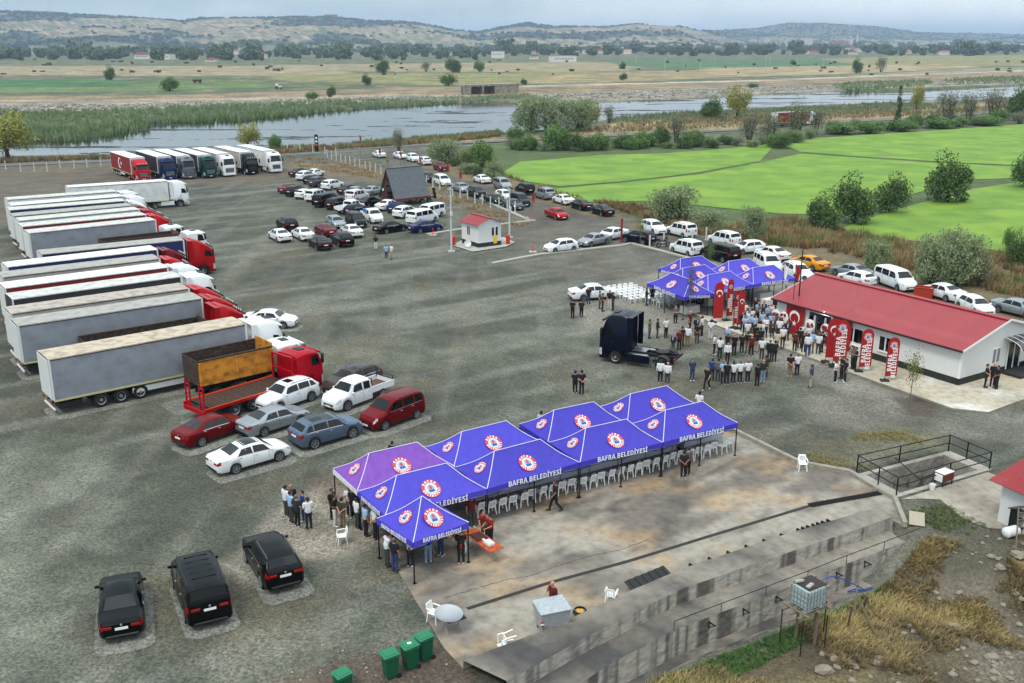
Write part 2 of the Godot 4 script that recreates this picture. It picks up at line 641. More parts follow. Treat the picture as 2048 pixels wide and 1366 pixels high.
# ---------- vehicles: forward is +x, the right side is +z ----------
class Shell:
	# a body lofted along x through rings; each ring is given by curves over x
	var keys:={}   # curve name -> array of [x, value]
	var arches:=[] # [x, radius of the cut, height of its centre]
	func val(k: String,x: float) -> float:
		var a: Array=keys[k]
		if x <= a[0][0]:
			return a[0][1]
		for i in a.size()-1:
			if x <= a[i+1][0]:
				return lerpf(a[i][1],a[i+1][1],(x-a[i][0])/maxf(a[i+1][0]-a[i][0],1e-6))
		return a[-1][1]
	func low(x: float) -> float:
		var b:=val("low",x)
		for a in arches:
			var d: float=x-a[0]
			if absf(d)<a[1]:
				b=maxf(b,a[2]+sqrt(a[1]*a[1]-d*d))
		return b
	func ring(x: float) -> Array:
		var w:=val("w",x)
		var lo:=low(x)
		var be:=val("belt",x)
		var wt:=val("wtop",x)
		var to:=val("top",x)
		lo=minf(lo,be-.08)
		return [Vector3(x,lo,0),Vector3(x,lo,w*.93),Vector3(x,minf(lo+.1,be-.05),w*.985),Vector3(x,lerpf(lo,be,.62),w),Vector3(x,be,w*.955),
			Vector3(x,lerpf(be,to,.86),wt),Vector3(x,lerpf(be,to,.975),wt*.86),Vector3(x,to,wt*.45),Vector3(x,to+.012,0)]
	func at(x: float,r: float) -> Vector3:
		var a:=ring(x)
		var i:=clampi(int(r),0,a.size()-2)
		return a[i].lerp(a[i+1],r-i)
	func xs() -> Array:
		var o:={}
		for k in keys:
			for p in keys[k]:
				o[snappedf(p[0],.001)]=true
		for a in arches:
			for k in 9:
				o[snappedf(a[0]+a[1]*cos(PI*k/8.0),.001)]=true
				if k==0 or k==8:
					o[snappedf(a[0]+(a[1]+.01)*(1 if k==0 else -1),.001)]=true
		var l:=o.keys()
		l.sort()
		return l
	func body() -> MB:
		var m:=MB.new()
		var l:=xs()
		var x0: float=keys["w"][0][0]
		var x1: float=keys["w"][-1][0]
		l=l.filter(func(x): return x >= x0-.0005 and x <= x1+.0005)
		var prev:=[]
		for x in l:
			var r:=ring(x)
			if prev:
				for i in r.size()-1:
					m.quad(prev[i],prev[i+1],r[i+1],r[i])
					m.quad(fl(prev[i]),fl(r[i]),fl(r[i+1]),fl(prev[i+1]))
			prev=r
		for e in [[x0,-1],[x1,1]]:
			var r:=ring(e[0])
			for i in r.size()-1:
				if e[1]<0:
					m.quad(r[i],fl(r[i]),fl(r[i+1]),r[i+1])
				else:
					m.quad(r[i],r[i+1],fl(r[i+1]),fl(r[i]))
		m.soften(38)
		return m
	func fl(p: Vector3) -> Vector3:
		return Vector3(p.x,p.y,-p.z)
	func patch(xa: float,xb: float,ra: float,rb: float,off:=.008,side:=1,n:=5,xa2:=INF,xb2:=INF) -> MB:
		# a panel on one side lying just proud of the skin; xa2, xb2 are its ends on the upper edge
		var m:=MB.new()
		var rows:=[]
		var steps:=[ra]
		for k in range(int(ceil(ra+.01)),int(floor(rb-.01))+1):
			steps.append(float(k))
		steps.append(rb)
		for r in steps:
			var f: float=(r-ra)/(rb-ra)
			var row:=[]
			var a:=lerpf(xa,xa if xa2==INF else xa2,f)
			var b:=lerpf(xb,xb if xb2==INF else xb2,f)
			for k in n+1:
				row.append(at(lerpf(a,b,float(k)/n),r))
			rows.append(row)
		lay(m,rows,off,side)
		return m
	func across(xa: float,xb: float,zf:=.9,off:=.008,n:=4) -> MB:
		# a panel across the top: windscreen, rear window, sunroof
		var m:=MB.new()
		var rows:=[]
		for k in n+1:
			var x:=lerpf(xa,xb,float(k)/n)
			var a:=ring(x)
			var wt: float=a[5].z*zf
			var row:=[]
			for q in 9:
				var z:=lerpf(-wt,wt,q/8.0)
				row.append(Vector3(x,top_at(a,absf(z)),z))
			rows.append(row)
		for i in rows.size():
			rows[i].reverse()
		lay(m,rows,off,1)
		return m
	func top_at(a: Array,z: float) -> float:
		for i in range(5,8):
			if z >= a[i+1].z:
				return lerpf(a[i+1].y,a[i].y,(z-a[i+1].z)/maxf(a[i].z-a[i+1].z,1e-6))
		return a[8].y
	func lay(m: MB,rows: Array,off: float,side: int) -> void:
		for i in rows.size()-1:
			for k in rows[i].size()-1:
				var p:=[rows[i][k],rows[i+1][k],rows[i+1][k+1],rows[i][k+1]]
				if side<0:
					for j in 4:
						p[j]=fl(p[j])
				var nn: Vector3=(p[2]-p[0]).cross(p[3]-p[1])
				if nn.length_squared()<1e-12:
					continue
				nn=nn.normalized()
				var mid: Vector3=(p[0]+p[2])*.5
				var outw:=Vector3(0,.35,mid.z) if absf(nn.z)>.5 else Vector3(.0,1,0)
				if nn.dot(outw)<0:
					nn=-nn
					p.reverse()
				for j in 4:
					p[j] += nn*off
				m.quad(p[0],p[1],p[2],p[3])
		m.soften(40)

func glass_mat() -> StandardMaterial3D:
	return mat("car_glass",Color(.025,.03,.037),.06,.0,{"metallic_specular": .45})

var wheel_cache:={}
func wheel_meshes(r: float,w: float,truck:=false) -> Array:
	var key := "%s_%s_%s" % [r,w,truck]
	if wheel_cache.has(key):
		return wheel_cache[key]
	var rim:=r*(.6 if truck else .7)
	var t:=MB.new()
	var h:=w*.5
	t.lathe(Vector3.ZERO,V(0,0,1),[[-h*.7,rim*.6],[-h,rim],[-h,r*.93],[-h*.8,r],[h*.8,r],[h,r*.93],[h,rim*1.03],[h*.75,rim]],22)
	t.soften(35)
	var d:=MB.new()
	if truck:
		d.lathe(Vector3.ZERO,V(0,0,1),[[h*.9,rim*1.03],[h*.8,rim*.93],[h*.25,rim*.8],[h*.25,rim*.45],[h*.85,rim*.36],[h*.95,.0]],18)
	else:
		d.lathe(Vector3.ZERO,V(0,0,1),[[h*1.02,rim*1.03],[h*.95,rim*.9],[h*.5,rim*.86]],20)
		for k in 5:
			var a:=TAU*k/5
			var e:=V(cos(a),sin(a),0)
			var s:=V(-sin(a),cos(a),0)
			for q in [-1,1]:
				d.bar(V(0,0,h*.86)+s*q*rim*.08,e*rim*.93+s*q*rim*.16+V(0,0,h*.86),rim*.13,.03)
		d.lathe(Vector3.ZERO,V(0,0,1),[[h*.8,rim*.24],[h*.95,rim*.2],[h*.98,.0]],10)
	d.soften(30)
	var b:=MB.new()
	b.lathe(Vector3.ZERO,V(0,0,1),[[h*.3,rim*.9],[h*.3,.0]],14)
	var tm:=t.done(mk("tyre"))
	var dm:=d.done(mk("alloy"))
	b.done(mat("brake",Color(.05,.05,.05),.7),dm)
	wheel_cache[key]=[tm,dm]
	return wheel_cache[key]

func put_wheel(t: Node3D,at: Vector3,r: float,w: float,side: int,truck:=false) -> void:
	var ms:=wheel_meshes(r,w,truck)
	var o:=part(t,"wheel",ms[0],Transform3D(Basis(Vector3.UP,.0 if side>0 else PI),at))
	part(o,"rim",ms[1])

# styles: length, width, height, wheelbase, front overhang, wheel radius, curves
func car_style(kind: String) -> Dictionary:
	match kind:
		"sedan": return {"L": 4.68,"W": 1.82,"H": 1.46,"wb": 2.72,"fo": .9,"r": .325,
			"top": [[0,.9],[.03,1.02],[.13,1.06],[.17,1.09],[.325,1.38],[.4,1.44],[.5,1.46],[.58,1.43],[.625,1.38],[.755,.99],[.8,.955],[.93,.84],[.985,.7],[1,.6]],
			"belt": [[0,.8],[.03,.95],[.2,.985],[.5,.95],[.75,.9],[.93,.76],[1,.52]],"rear": [.185,.322],"front": [.632,.745],"side": [[.262,.462,.335,.456],[.473,.69,.478,.632]]}
		"hatch": return {"L": 4.08,"W": 1.76,"H": 1.49,"wb": 2.54,"fo": .83,"r": .315,
			"top": [[0,.92],[.02,1.08],[.045,1.12],[.125,1.38],[.22,1.46],[.42,1.49],[.54,1.45],[.6,1.39],[.77,.99],[.82,.95],[.94,.84],[.985,.7],[1,.58]],
			"belt": [[0,.85],[.03,1.0],[.3,.98],[.6,.93],[.77,.9],[.94,.76],[1,.5]],"rear": [.05,.122],"front": [.61,.755],"side": [[.17,.405,.215,.4],[.418,.685,.422,.608]]}
		"suv": return {"L": 4.45,"W": 1.86,"H": 1.66,"wb": 2.66,"fo": .9,"r": .365,
			"top": [[0,1.02],[.02,1.16],[.04,1.2],[.115,1.52],[.2,1.62],[.4,1.66],[.55,1.62],[.605,1.55],[.745,1.14],[.79,1.1],[.935,1.00],[.985,.84],[1,.68]],
			"belt": [[0,.95],[.03,1.1],[.3,1.09],[.6,1.05],[.75,1.03],[.935,.92],[1,.6]],"rear": [.045,.112],"front": [.615,.735],"side": [[.085,.2,.135,.197],[.213,.42,.216,.416],[.432,.68,.436,.612]]}
		"mpv": return {"L": 4.42,"W": 1.83,"H": 1.84,"wb": 2.72,"fo": .88,"r": .325,
			"top": [[0,1.1],[.012,1.28],[.018,1.32],[.055,1.74],[.1,1.8],[.35,1.84],[.56,1.8],[.62,1.72],[.77,1.17],[.82,1.1],[.945,.96],[.985,.8],[1,.6]],
			"belt": [[0,1.0],[.02,1.14],[.3,1.12],[.6,1.08],[.78,1.05],[.945,.86],[1,.55]],"rear": [.02,.053],"front": [.63,.755],"side": [[.07,.21,.08,.205],[.235,.43,.24,.425],[.455,.685,.46,.62]]}
		"van": return {"L": 5.05,"W": 1.92,"H": 1.95,"wb": 3.1,"fo": .93,"r": .345,
			"top": [[0,1.15],[.01,1.35],[.016,1.4],[.04,1.84],[.08,1.9],[.35,1.95],[.64,1.92],[.69,1.84],[.83,1.22],[.87,1.13],[.95,1.02],[.99,.84],[1,.62]],
			"belt": [[0,1.1],[.02,1.2],[.3,1.18],[.7,1.14],[.83,1.1],[.95,.92],[1,.58]],"rear": [.018,.039],"front": [.7,.815],"side": [[.06,.27,.065,.265],[.29,.51,.295,.505],[.535,.745,.54,.685]]}
		"pickup": return {"L": 5.2,"W": 1.86,"H": 1.8,"wb": 3.15,"fo": .92,"r": .375,
			"top": [[.395,1.1],[.4,1.66],[.42,1.76],[.54,1.8],[.64,1.76],[.68,1.69],[.79,1.18],[.83,1.13],[.945,1.02],[.985,.84],[1,.68]],
			"belt": [[.395,1.05],[.6,1.1],[.8,1.07],[.945,.92],[1,.6]],"rear": [],"front": [.69,.78],"side": [[.42,.535,.425,.53],[.555,.725,.56,.68]]}
	return {}

var protos:={}
var shells:={}
func car_proto(kind: String) -> Node3D:
	if protos.has(kind):
		return protos[kind]
	var s:=car_style(kind)
	var L: float=s.L
	var W: float=s.W
	var sh:=Shell.new()
	var X:=func(t: float) -> float: return snappedf((t-.5)*L,.001)
	for k in ["top","belt"]:
		var a:=[]
		for p in s[k]:
			a.append([X.call(p[0]),p[1]])
		sh.keys[k]=a
	var hw:=W*.5
	var first: float=s.top[0][0]
	if kind == "pickup":
		sh.keys["w"]=[[X.call(first),hw*.98],[X.call(.7),hw],[X.call(.9),hw*.98],[X.call(.96),hw*.92],[X.call(1.0),hw*.76]]
		sh.keys["wtop"]=[[X.call(first),hw*.8],[X.call(.68),hw*.8],[X.call(.79),hw*.88],[X.call(.945),hw*.84],[X.call(1.0),hw*.7]]
	else:
		var boxy: bool=kind in ["mpv","van"]
		sh.keys["w"]=[[X.call(.0),hw*(.9 if boxy else .8)],[X.call(.03),hw*(.97 if boxy else .93)],[X.call(.12),hw*.99],[X.call(.5),hw],[X.call(.86),hw*.985],[X.call(.95),hw*.92],[X.call(1.0),hw*.72]]
		var f: Array=s.front
		var gr: float=.86 if boxy else (.74 if kind == "suv" else .68)
		var r1: float=s.rear[1]
		sh.keys["wtop"]=[[X.call(.0),hw*.78],[X.call(maxf(s.rear[0]-.01,.012)),hw*(.9 if boxy else .84)],[X.call(r1+.01),hw*(gr-.02)],[X.call(.45),hw*gr],[X.call(f[0]-.01),hw*(gr-.02)],[X.call(f[1]+.01),hw*.86],[X.call(.94),hw*.8],[X.call(1.0),hw*.66]]
	sh.keys["low"]=[[X.call(first),.34],[X.call(maxf(.05,first)),.26],[X.call(.94),.24],[X.call(1.0),.27]]
	var xf: float=L*.5-s.fo
	var xr: float=xf-s.wb
	var r: float=s.r
	sh.arches=[[xf,r*1.16,r*.92],[xr,r*1.16,r*.92]]
	if kind == "pickup":
		sh.arches=[[xf,r*1.16,r*.92]]
	var o:=Node3D.new()
	o.name=kind
	part(o,"body",sh.body().done(paint("white",Color(.86,.87,.88))))
	var gm:=glass_mat()
	part(o,"windscreen",sh.across(X.call(s.front[0]),X.call(s.front[1]),.93).done(gm))
	if s.rear:
		part(o,"rear_window",sh.across(X.call(s.rear[0]),X.call(s.rear[1]),.86).done(gm))
	else:
		var rw:=MB.new()
		rw.box(V(X.call(first)-.004,1.42,0),V(.02,.36,W*.66))
		part(o,"rear_window",rw.done(gm))
	for sd in [1,-1]:
		for q in s.side:
			part(o,"side_window",sh.patch(X.call(q[0]),X.call(q[1]),4.1,4.9,.006,sd,5,X.call(q[2]),X.call(q[3])).done(gm))
	# door gaps, bright strip under the windows
	var gap:=mat("door_gap",Color(.02,.02,.02),.9)
	for sd in [1,-1]:
		var cuts:=[s.side[0][0]-.005,(s.side[-2][1]+s.side[-1][0])*.5,s.side[-1][1]-.02]
		for c in cuts:
			part(o,"door_gap",sh.patch(X.call(c)-.007,X.call(c)+.007,2.3,4.04,.003,sd,1).done(gap))
		part(o,"window_strip",sh.patch(X.call(s.side[0][0]),X.call(s.side[-1][1]),4.02,4.075,.007,sd,8).done(mk("chrome")))
	# lamps, plates, grille, mirrors, handles
	var red:=mk("tail_lamp")
	var lampm:=mk("head_lamp")
	var dark:=mk("black_trim")
	var be0:=sh.val("belt",X.call(.03))
	for sd in [1,-1]:
		part(o,"headlight",sh.patch(X.call(.925),X.call(.985),3.55,4.5,.008,sd,4).done(lampm))
		if kind != "pickup":
			var tl:=sh.patch(X.call(.004),X.call(.045),3.25 if kind != "mpv" else 3.1,4.1 if kind != "mpv" else 4.5,.009,sd,3)
			tl.box(V(X.call(.0)-.008,be0-.16,sd*hw*.6),V(.03,.12 if kind != "mpv" else .26,hw*(.38 if kind != "mpv" else .2)),Basis(),.01)
			part(o,"tail_light",tl.done(red))
		var mr:=MB.new()
		var mp: Vector3=sh.at(X.call(s.front[1]-.045),4.1)
		mr.box(V(mp.x,mp.y+.05,sd*(mp.z+.11)),V(.12,.14,.2),Basis(),.045)
		mr.soften(50)
		part(o,"mirror",mr.done(paint("white",Color(.86,.87,.88))))
		for q in s.side.slice(-2):
			var hp: Vector3=sh.at(X.call(q[0]+.03),3.62)
			var hd:=MB.new()
			hd.box(V(hp.x,hp.y,sd*(hp.z+.012)),V(.2,.035,.03),Basis(),.008)
			part(o,"door_handle",hd.done(mk("chrome")))
	var gr2:=MB.new()
	gr2.box(V(X.call(1.0)-.012,.5,0),V(.06,.14,W*.5),Basis(),.01)
	part(o,"grille",gr2.done(dark))
	var gr3:=MB.new()
	gr3.box(V(X.call(1.0)-.03,.31,0),V(.08,.1,W*.62),Basis(),.01)
	part(o,"air_intake",gr3.done(dark))
	var pl:=mk("plate_white")
	var p1:=MB.new()
	p1.box(V(X.call(1.0)+.028,.42,0),V(.012,.11,.5))
	part(o,"number_plate",p1.done(pl))
	var p2:=MB.new()
	p2.box(V(X.call(.0)-.012,be0-(.24 if kind != "pickup" else .4),0),V(.02,.11,.5))
	part(o,"number_plate",p2.done(pl))
	if kind != "pickup":
		var bm:=MB.new()
		bm.box(V(X.call(.0)-.0,.36,0),V(.07,.13,W*.72),Basis(),.03)
		part(o,"rear_valance",bm.done(dark))
	for sd in [1,-1]:
		var sl:=MB.new()
		sl.box(V((xf+xr)*.5,.265,sd*hw*.955),V(s.wb-2.5*r,.07,.03))
		part(o,"sill_trim",sl.done(dark))
	if kind in ["suv","mpv"]:
		for sd in [1,-1]:
			var rr:=MB.new()
			var a3: Vector3=sh.at(X.call(.14),5.6)
			var b3: Vector3=sh.at(X.call(.54),5.6)
			rr.tube([V(a3.x,a3.y-.01,sd*a3.z),V(a3.x+.15,a3.y+.07,sd*a3.z),V(b3.x-.15,b3.y+.07,sd*b3.z),V(b3.x,b3.y-.01,sd*b3.z)],[.022],5)
			part(o,"roof_rail",rr.done(mat("rail_grey",Color(.4,.41,.42),.4,.6)))
	if kind == "pickup":
		var bed:=MB.new()
		var bl:=X.call(.0) as float
		var br:=(X.call(.39) as float)
		var mid:=(bl+br)*.5
		var ln:=br-bl
		bed.box(V(mid,.72,0),V(ln,.08,W*.96))
		for sd in [1,-1]:
			bed.box(V(mid,.92,sd*(hw*.96-.02)),V(ln,.42,.05),Basis(),.01)
		bed.box(V(bl+.03,.92,0),V(.05,.42,W*.92),Basis(),.01)
		bed.box(V(br-.03,.92,0),V(.05,.42,W*.92),Basis(),.01)
		part(o,"cargo_bed",bed.done(paint("white",Color(.86,.87,.88))))
		var fr:=MB.new()
		for sd in [1,-1]:
			fr.box(V(mid+.2,.58,sd*.42),V(ln+.6,.16,.1))
			part(o,"chassis_rail",fr.done(dark))
			fr=MB.new()
		for sd in [1,-1]:
			var tl2:=MB.new()
			tl2.box(V(bl-.01,.74,sd*hw*.8),V(.04,.14,.2))
			part(o,"tail_light",tl2.done(red))
	for sd in [1,-1]:
		put_wheel(o,V(xf,r,sd*(hw-.115)),r,.215,sd)
		put_wheel(o,V(xr,r,sd*(hw-.115)),r,.215,sd)
	if kind != "pickup":
		var bd:=MB.new()
		bd.lathe(V(X.call(.0)-.01,be0-.09,0),V(-1,0,0),[[0,.055],[.012,.05],[.014,.0]],12)
		part(o,"rear_badge",bd.done(mk("chrome")))
	protos[kind]=o
	shells[kind]=sh
	return o

var car_paints:={}
func car_paint(c: String) -> StandardMaterial3D:
	var t:={
		"white": [.84,.85,.86,.0],"black": [.018,.02,.024,.0],"dark grey": [.1,.105,.115,.4],"grey": [.27,.285,.31,.5],"silver": [.58,.6,.62,.55],
		"red": [.62,.03,.045,.1],"dark red": [.4,.02,.045,.25],"blue": [.05,.13,.33,.35],"dark blue": [.035,.06,.14,.3],"yellow": [.8,.52,.1,.0],
		"brown": [.3,.25,.235,.4],"dark green": [.05,.1,.09,.3],"blue grey": [.36,.42,.5,.5],"teal": [.0,.22,.22,.2],"truck red": [.66,.015,.06,.0],"navy": [.015,.035,.115,.1],"truck blue": [.03,.13,.33,.1],"steel": [.36,.39,.42,.4],"crimson": [.6,.0,.09,.0]}
	var v: Array=t[c]
	return paint(c.replace(" ","_"),Color(v[0],v[1],v[2]),v[3])

func car(kind: String,colour: String,at: Vector3,turn: float,place_words: String,group: String,called := "") -> Node3D:
	var p:=car_proto(kind)
	var o: Node3D=p.duplicate()
	var words:={"sedan": ["sedan_car","sedan","car"],"hatch": ["hatchback_car","hatchback","car"],"suv": ["suv_car","SUV","car"],"mpv": ["family_van","boxy family van","van"],"van": ["minibus_van","minibus","van"],"pickup": ["pickup_truck","pickup","pickup"]}
	o.name=numbered(called if called else words[kind][0])
	add_child(o)
	o.position=at
	o.rotation.y=turn
	var m:=car_paint(colour)
	for c in o.get_children():
		var b:=String(c.name)
		if b == "body" or b.begins_with("mirror") or b == "cargo_bed":
			c.material_override=m
	tag(o,"%s %s %s" % [colour,words[kind][1],place_words],words[kind][2],group)
	return o

func car_c(kind: String,colour: String,cx: float,cy: float,dx: float,dy: float,words: String,group: String) -> Node3D:
	# by the middle of its footprint and the way it points
	return car(kind,colour,g(cx,cy),yaw_of(g(cx-dx,cy-dy),g(cx+dx,cy+dy)),words,group)

func car_w(kind: String,colour: String,rear: Array,front: Array,side: int,words: String,group: String) -> Node3D:
	# by the ground contacts of the two wheels in view
	var a:=g(rear[0],rear[1])
	var b:=g(front[0],front[1])
	var s:=car_style(kind)
	var f:=(b-a).normalized()
	var r:=f.cross(Vector3.UP)
	var shift: float=s.L*.5-s.fo-s.wb*.5
	var c: Vector3=(a+b)*.5-r*side*(s.W*.5-.1)-f*shift
	return car(kind,colour,c,yaw_of(a,b),words,group)

func car_r(kind: String,colour: String,l: Array,r: Array,words: String,group: String) -> Node3D:
	# by the foot of its rear bumper, seen from behind
	var a:=g(l[0],l[1])
	var b:=g(r[0],r[1])
	var f:=Vector3.UP.cross((b-a).normalized())
	var s:=car_style(kind)
	return car(kind,colour,(a+b)*.5+f*s.L*.49,atan2(-f.z,f.x),words,group)

func from_crop(ox: float,oy: float,sc: float,l: Array,words: String,group: String) -> void:
	for q in l:
		var w: String=q[6] if q.size()>6 else words
		car_c(q[0],q[1],ox+q[2]/sc,oy+q[3]/sc,q[4],q[5],w,group)

func glass_roof(o: Node3D,kind: String,a: float,b: float,w:=.8) -> void:
	var L: float=car_style(kind).L
	part(o,"glass_roof",(shells[kind] as Shell).across((a-.5)*L,(b-.5)*L,w,.007).done(glass_mat()))

func _cars() -> void:
	var ga := "cars parked in rows beside the A-frame cabin"
	from_crop(520,310,5.12,[
		["sedan","dark grey",400,212,28.7,-5.9],["suv","white",478,252,28.7,-5.9,"with dark windows in the upper row of cars beside the A-frame cabin"],["sedan","white",560,222,28.7,-5.9],["hatch","black",545,288,28.7,-5.9],["suv","grey",606,316,28.7,-5.9],["suv","white",745,348,28.7,-5.9,"at the end of the upper row beside the A-frame cabin"],
	],"in the upper row of cars beside the A-frame cabin",ga)
	from_crop(520,310,5.12,[
		["sedan","dark red",305,382,28,-6.5],["suv","dark grey",375,412,28,-6.5],["hatch","white",472,440,28,-6.5],["mpv","white",588,466,28,-6.5],["van","black",684,518,28,-6.5],["suv","black",800,545,28,-6.5],["pickup","white",925,585,28,-6.5],["hatch","dark blue",985,600,28,-6.5],
	],"in the middle row of the lot below the A-frame cabin",ga)
	from_crop(520,310,5.12,[
		["sedan","black",905,392,28,-7,"in front of the door of the A-frame cabin"],["sedan","silver",980,414,28,-7,"beside the white family van by the cabin door"],["sedan","silver",1150,408,28,-7,"tucked against the cabin's low trailer"],["mpv","white",1000,468,28,-7,"beside the low trailer of the A-frame cabin"],["sedan","black",1115,522,28,-7,"between the white family van and the white sedan by the cabin"],["sedan","white",1310,556,28,-7,"under the eaves of the A-frame cabin"],["hatch","blue",1420,582,28,-7,"beside the white SUV below the cabin"],["suv","white",1495,632,28,-7,"between the blue hatchback and the white minibus"],["van","white",1740,640,-30,6.5,"with a long window, parked nose to nose with the rows below the cabin"],["van","white",1668,694,28,-6,"with a black rear window behind the blue sedan"],
	],"",ga)
	car_w("sedan","black",[771,468.2],[808,462.3],1,"with silver wheels beside the blue sedan near the gatehouse",ga)
	car_w("sedan","blue",[838.75,466.8],[877.8,462.0],1,"parked at the kerb nearest the gatehouse",ga)
	var gd := "cars parked loosely in the middle of the gravel lot"
	from_crop(520,310,5.12,[
		["sedan","white",205,872,-15,-7.2,"parked outermost in the loose cluster on the gravel"],["suv","black",278,758,-15,-7.0,"behind the outermost white sedans on the gravel"],["sedan","white",440,858,-15,-7.4,"between the black SUV and the red sedan on the gravel"],["sedan","dark red",672,815,-15,-7.4,"in the loose cluster on the gravel"],["sedan","black",615,950,-15.5,-8.2,"with red tail lamps behind the red sedan on the gravel"],["suv","black",842,918,-15.5,-8.2,"with a silver bumper bar beside the red sedan"],["sedan","white",940,826,-15,-7.6,"just behind the black SUV with the bumper bar"],["hatch","silver",778,735,15,7.4,"facing out beside the dark people carrier"],["mpv","dark grey",988,728,15,7.4,"with a large windscreen beside the laden white pickup"],
	],"",gd)
	var pk:=car_c("pickup","white",520+1150/5.12,310+676/5.12,15,7.4,"loaded with red and blue boxes beside the dark people carrier",gd)
	# its load
	for q in [[V(-1.6,.77,-.4),V(.9,.6,.7),Color(.75,.12,.08),"red"],[V(-1.5,.77,.45),V(.6,.75,.6),Color(.05,.42,.72),"blue"],[V(-.85,.77,.1),V(.5,.5,.7),Color(.82,.82,.8),"white"]]:
		var bx:=MB.new()
		bx.box(V(0,q[1].y*.5,0),q[1],Basis(),.05)
		bx.box(V(0,q[1].y+.02,0),V(q[1].x*1.03,.05,q[1].z*1.03),Basis(),.01)
		var o:=one("crate",bx.done(mat("crate_"+q[3],q[2],.5)),"%s plastic crate with a lid in the bed of a white pickup" % q[3],"crate","crates in the pickup bed")
		o.transform=pk.transform*Transform3D(Basis(),q[0])
	var gr := "cars parked along the entrance road"
	from_crop(720,280,3.938,[
		["sedan","white",150,136,-18,-5,"turning in at the mouth of the entrance road"],["sedan","white",315,145,18,6,"heading the line of white cars on the entrance road"],["suv","white",418,168,18,6,"second in the line of white cars on the entrance road"],["suv","white",505,193,-18,-6,"seen from behind, just ahead of the red SUV"],["suv","dark red",635,240,18,6.2,"with a black roof at the end of the line of white cars"],
		["suv","dark grey",537,328,18,6,"behind the ridge of the A-frame cabin"],["mpv","white",650,355,18,6,"along the white posts behind the cabin"],["sedan","silver",798,405,18,6,"along the white posts of the entrance road"],["suv","dark grey",918,446,18,6,"along the white posts between two sedans"],["sedan","dark green",1058,498,18,6,"along the white posts of the entrance road"],["hatch","white",1140,466,18,6,"standing outside the line by the white posts"],["mpv","dark grey",1262,515,18,6,"beside the tall light pole of the entrance road"],["sedan","grey",1205,540,18,6,"last in the line along the white posts"],
		["sedan","white",960,337,-18,-5.6,"on the field side of the entrance road ahead of the silver van"],["mpv","silver",1122,384,18,5.8,"facing the gatehouse on the field side of the road"],["mpv","black",1296,424,-18,-5.4,"on the field side of the entrance road"],["mpv","silver",1450,461,-18,-5.4,"with a black rear window on the field side of the road"],["sedan","white",1600,501,-18,-5.4,"on the field side of the entrance road before two black sedans"],["sedan","black",1742,544,-18,-5.6,"with the pale tail lamps, first of two black ones by the road"],["sedan","black",1906,588,-18,-5.6,"second of two black ones, next to the white SUV at the road edge"],
	],"",gr)
	car_w("sedan","red",[720+1470/3.938,280+605/3.938],[720+1548/3.938,280+632/3.938],1,"standing alone in the middle of the entrance road",gr)
	var gs := "cars parked behind the tents and the hall"
	car_w("hatch","white",[1145.6,503.0],[1112.6,506.8],-1,"beside the long kerb by the gatehouse",gs)
	from_crop(720,280,3.938,[["sedan","silver",1845,826,-24,4.5,"between two white cars along the long kerb"],["sedan","white",1990,778,-24,5,"behind the red flag on the kerb"]],"",gs)
	from_crop(1060,420,3.413,[
		["suv","dark blue",738,226,-18,-3,"behind the red flag and the motorcycle"],["suv","white",840,155,18,6,"beside the dark blue SUV at the road edge"],["mpv","white",1028,176,-18,-4.5,"against the dry grass behind the motorcycle"],["mpv","white",1062,300,-18,-5,"inside the kerb beside the motorcycle"],["mpv","white",1318,240,-18,-4.5,"against the dry grass behind the black minibus"],["van","black",1290,340,-18,-4.5,"just behind the blue tents"],["hatch","white",1485,292,-18,1.5,"against the dry grass behind the tents"],["sedan","white",1650,333,-18,-5,"beside the yellow taxi"],["mpv","white",1622,412,15,8,"half hidden by the tents"],["sedan","yellow",1900,398,-18.7,-4.4,"parked behind the hall like a taxi"],["suv","white",1820,466,15,7.5,"with a black roof window at the corner of the tents"],
	],"",gs)
	from_crop(1480,380,3.606,[
		["sedan","silver",803,628,-18,-4.4,"behind the ridge of the red hall roof"],["hatch","white",835,680,-18,-5,"hidden behind the ridge of the red roof"],["van","white",1115,700,15,5.6,"with blank panel sides behind the hall"],["sedan","white",1450,778,-18,-5,"between the orange skip and the rubble"],["hatch","white",1690,880,15,6.5,"behind the far end of the hall roof"],
	],"",gs)
	car_w("sedan","silver",[1997,625.4],[2052,638.5],1,"at the corner of the red hall roof",gs)
	car_c("sedan","white",1060+430/3.413,420+604/3.413,40,-3,"standing on the gravel before the rows of white chairs",gs)
	# the nearer group
	var gn := "cars parked beside the red recovery lorry"
	car_w("sedan","dark red",[404.8,893],[476.4,867],1,"parked behind the ramps of the recovery lorry",gn)
	glass_roof(car_w("sedan","white",[470.4,948.5],[560.6,922],1,"with a black glass roof, outermost beside the recovery lorry",gn),"sedan",.38,.6)
	car_c("sedan","silver",549,856,38,-12,"between the red sedan and the blue-grey SUV",gn)
	glass_roof(car_w("suv","blue grey",[629,898.5],[705.6,876],1,"with a black glass roof beside the red van",gn),"suv",.22,.54)
	glass_roof(car_c("suv","white",576,808,-38,13,"with a sunroof against the side of the recovery lorry",gn),"suv",.42,.54,.5)
	glass_roof(car_c("suv","brown",706,778,-38,13,"behind the white pickup with the rack",gn),"suv",.16,.55)
	car_w("mpv","dark red",[834,837],[768.5,861],-1,"with silver roof rails beside the white pickup",gn)
	var rk:=car_c("pickup","white",716,803,-38,13.5,"with a black ladder rack and open bed beside the red van",gn)
